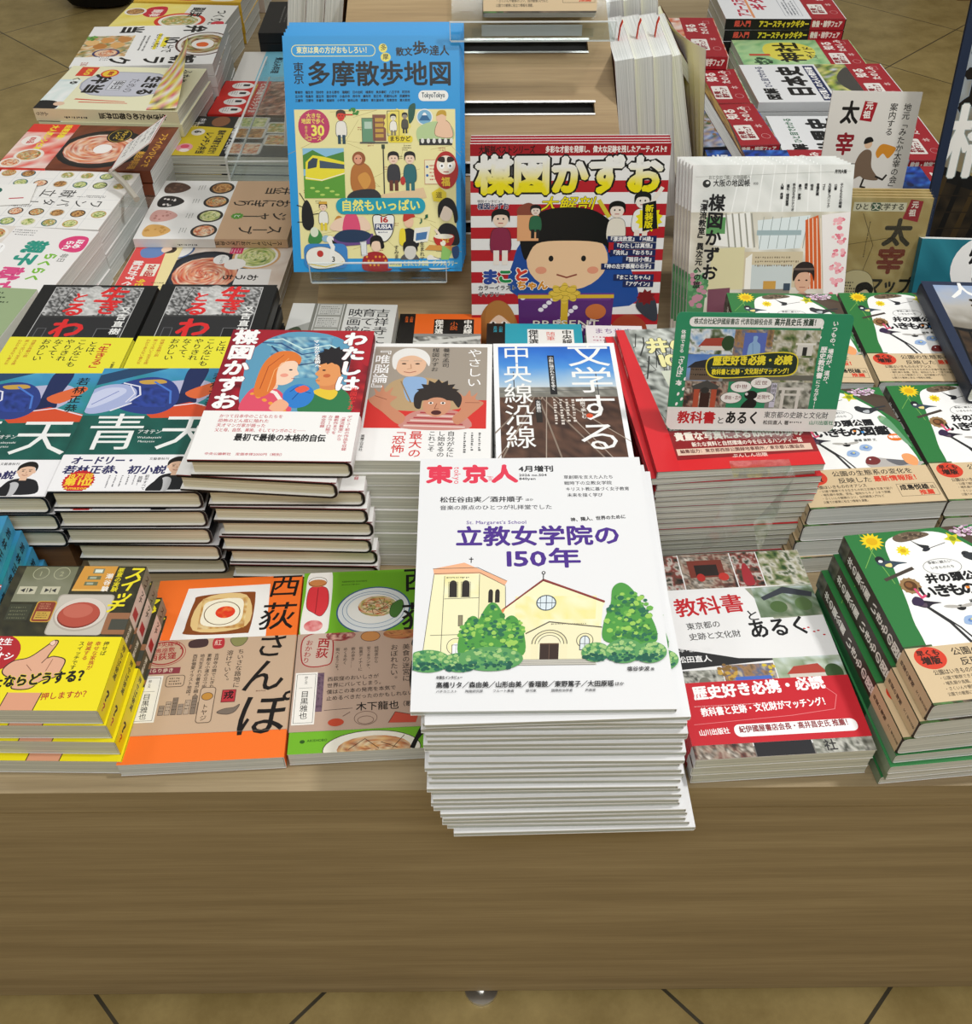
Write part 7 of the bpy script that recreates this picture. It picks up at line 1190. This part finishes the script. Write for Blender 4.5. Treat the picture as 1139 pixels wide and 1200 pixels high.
def d_pack():
    W, H = 104, 150; p = P(W, H, '#B59E64'); p.im(0, 0, W, H, ['#B8A26A', '#A8915A', '#C2AE78'], 3, 5, 12); p.l([(20, 20), (40, 60), (30, 110)], .8, '#5a4c2e'); p.l([(4, 60), (60, 50)], .6, '#5a4c2e'); p.dash(30, 30, 60, 1, 1, 2, '#3a3020', True)
    p.r(6, 6, 66, 11, '#D8D2B8'); p.t('ひとり文学する', 8, 7, 9, '#3a3a2a', .02, fit=62); p.r(29, 6.4, 10, 10, '#3E5A44'); p.t('文', 29.6, 7, 9, '#e8e4d0', .02); p.p([(76, 2), (92, 4), (90, 30), (70, 26)], '#9A2430'); p.t('元', 78, 4, 9, '#F0E8DC', .03); p.t('祖', 76.5, 14, 9, '#F0E8DC', .03)
    p.t('太', 50, 26, 36, '#3a3428', .04); p.t('宰', 48, 62, 36, '#7A3A2A', .04); p.t('マップ', 44, 100, 26, '#2a261c', .03, fit=56); p.b([(0, 150), (6, 104), (26, 92), (48, 104), (54, 150)], '#D0C296', ol='#3a3020'); p.e(40, 124, 10, 10, '#E0CFA8'); p.b([(30, 124), (30, 112), (42, 108), (52, 116), (50, 124), (42, 118)], '#221e18'); p.dash(8, 108, 20, 4, 4, 3, '#4a4230'); return p
PK = 'tan map packs in clear sleeves'
for i in range(4):
    r_ = card('map_pack', 'tan literary map pack in a clear sleeve, ' + ORD[i].replace('topmost', 'first') + ' copy from the front', 'map', 104, 150, .005, d_pack(), Vector((.529, .712, .0865)) + Vector((.0006 * i, math.cos(rad(14)), -math.sin(rad(14)))) * 1 * (.0062 * i) + Vector((0, .0, .0022 * i)), lean_rot(14, -2), '#C2A874', PK, m=MATTE)
    link('clear_sleeve', MB().box(-.0535, -.0755, .0062, .0535, .0765, .0064).mesh('clear_sleeve', FILM), r_)
pn = thing('poster_sign', 'large navy-framed footbridge poster panel leaning at the right table edge', 'sign', (.757, .835, .213), lean_rot(13.5, 1.5))
w_, h_ = .145, .215
link('backing_board', MB().box(-w_, -h_, .003, w_, h_, .006, '#1b2434').mesh('backing_board', MATTE), pn)
pp = P(274, 414, '#6A6A68'); pp.im(0, 0, 274, 290, ['#6E96C8', '#8FB0D6', '#A8B8C8', '#8E8E88', '#7A7058', '#9A8A5A'], 3, 3, 20, .8); pp.im(0, 276, 274, 138, ['#17140f', '#3a2f1e', '#0e0c0a', '#2a2216'], 6, 12, 20)
pp.p([(0, 262), (120, 300), (120, 316), (0, 280)], '#101010'); pp.r(60, 268, 214, 12, '#141210'); [pp.p([(6 + k * 22, 274 + k * 7), (12 + k * 22, 276 + k * 7), (-8 + k * 20, 400), (-18 + k * 20, 400)], '#0c0b0a' if k % 2 else '#3e3018') for k in range(8)]; [pp.l([(0, 300 + k * 22), (270, 312 + k * 18)], 1.4, '#241c12') for k in range(5)]
pp.t('人', 14, 44, 84, '#F4F4F2', .01); pp.t('道', 4, 116, 84, '#17130f', .05, ol='#8a98a8', olw=.01); pp.t('橋', -6, 186, 96, '#EDEDEA', .02, ol='#9aa', olw=.01)
pm = MB(); pm.prt(pp, lambda x, y, z: (x - .137, .207 - y, .0065 + z)); link('poster_print', pm.mesh('poster_print', MATTE), pn)
fr = MB(); b_ = .012
for a in ((-w_, -h_, w_, -h_ + b_), (-w_, h_ - b_, w_, h_), (-w_, -h_ + b_, -w_ + b_, h_ - b_), (w_ - b_, -h_ + b_, w_, h_ - b_)): fr.box(a[0], a[1], .0061, a[2], a[3], .0078, '#1F2C44')
link('frame', fr.mesh('frame', MATTE), pn)
tp = P(160, 118, '#1F7486'); tp.im(0, 0, 160, 118, ['#1F7486', '#1A6678', '#2A8294'], 3, 3, 8); tp.e(84, 34, 42, 40, '#F4F4F4'); tp.t('幼い日', 60, 8, 26, '#1a1a1c', .03, rot=-8, fit=60); tp.t('の町', 70, 36, 22, '#1a1a1c', .03)
define('teal', 160, 118, 14, tp, 'L', cols=('#1F7486', '#1A6678', '#1F7486'), pages='white')
put('teal', (.652, .688, .0575), lean_rot(20, -4), 'teal picture book with a white circle standing behind the navy books')
# left: handwritten card on a clip, flyer
hc = thing('sign_card', 'white handwritten card with red border clipped to the grid cookbook stack', 'sign', (-.48, .96, .0832))
A_, B_, C_, D_ = (Vector(v) - Vector((-.48, .96, .0832)) for v in ((-.520, .925, .102), (-.508, 1.020, .102), (-.441, 1.000, .155), (-.443, .907, .155)))
hp = P(100, 80, '#C2303A'); hp.r(2, 2, 96, 76, '#F6F5F2'); [hp.t(s_, 8, 6 + i * 17, 12, '#3a3a40', .0, skew=.2) for i, s_ in enumerate(('毎日の献立に', 'これ一冊！', 'ほんとうに', '助かります'))]
nv_ = -(B_ - A_).cross(D_ - A_).normalized()
hm = MB(); hm.add([A_, B_, C_, D_] + [v - nv_ * .0008 for v in (A_, B_, C_, D_)], [(0, 1, 2, 3), (7, 6, 5, 4), (0, 4, 5, 1), (1, 5, 6, 2), (2, 6, 7, 3), (3, 7, 4, 0)], '#F4F3F0')
hm.prt(hp, lambda x, y, z: tuple(C_ + (D_ - C_) * (x / .1) + (A_ - D_) * (y / .08) + nv_ * (.0001 + z)))
link('card', hm.mesh('card', MATTE), hc)
link('clip_stick', MB().tube([(-.036, -.03, .020), (-.012, -.055, .012), (.010, -.085, .004)], .0045, '#B9B4A8', 8).mesh('clip_stick', MATTE), hc); link('clip_foot', MB().box(-.012, -.10, 0, .03, -.07, .003).mesh('clip_foot', ACRYL), hc)
fp_ = P(60, 110, '#F3F2EE'); fp_.t('1', 34, 6, 30, '#C2505A', .0); fp_.t('2', 8, 40, 44, '#2E6A5A', .03); fp_.dash(20, 90, 30, 3, 5, 3, '#555'); fp_.b([(0, 90), (16, 84), (20, 110), (0, 110)], '#222')
card('flyer', 'small white flyer with coloured numerals lying on the grid cookbook at the far left', 'flyer', 60, 110, .0006, fp_, (-.684, .905, .0788), (0, rad(2), rad(-84)), '#F3F2EE')

# ------------------------------------------------------------------ beyond the table
bg_ = thing('tote_bag', 'black rounded bag standing on the floor beyond the far left corner', 'bag', (-1.40, 3.58, ZF))
bm_ = MB(); rings = [(0, .07, .05), (.012, .115, .09), (.06, .15, .115), (.16, .165, .12), (.28, .16, .10), (.36, .15, .07)]; n_ = 28
for z, a, b in rings: bm_.V += [(a * math.copysign(abs(math.cos(6.2832 * k / n_)) ** .8, math.cos(6.2832 * k / n_)), b * math.copysign(abs(math.sin(6.2832 * k / n_)) ** .8, math.sin(6.2832 * k / n_)), z) for k in range(n_)]
bm_.K += [lin('#0b0b0d')] * len(bm_.V)
for j in range(len(rings) - 1): bm_.F += [(j * n_ + k, j * n_ + (k + 1) % n_, (j + 1) * n_ + (k + 1) % n_, (j + 1) * n_ + k) for k in range(n_)]
bm_.F += [tuple(reversed(range(n_))), tuple(range((len(rings) - 1) * n_, len(rings) * n_))]; bm_.M = [0] * len(bm_.F)
link('body', bm_.mesh('body', MATTE), bg_)
for s_ in (-1, 1): link('handle', MB().tube([(-.07, s_ * .05, .355), (-.06, s_ * .05, .47), (0, s_ * .045, .53), (.06, s_ * .05, .47), (.07, s_ * .05, .355)], .009, '#0b0b0d').mesh('handle', MATTE), bg_)
bc = thing('bookcase', 'dark wooden bookcase at the far right, only its foot in view', 'bookcase', (2.14, 3.78, ZF))
for nm, a in (('plinth', (-.31, -.21, 0, .31, .2, .08)), ('side_panel', (-.32, -.2, .0802, -.3, .2, 1.3)), ('side_panel', (.3, -.2, .0802, .32, .2, 1.3)), ('back_panel', (-.2998, .18, .0802, .2998, .2, 1.3)), ('shelf', (-.2998, -.2, .0802, .2998, .1798, .1)), ('shelf', (-.2998, -.2, .5, .2998, .1798, .52)), ('shelf', (-.2998, -.2, .9, .2998, .1798, .92)), ('top_panel', (-.33, -.21, 1.3002, .33, .21, 1.32))):
    link(nm, MB().box(*a).mesh(nm, WOOD_DARK), bc)
bpy.data.objects.remove(_to)
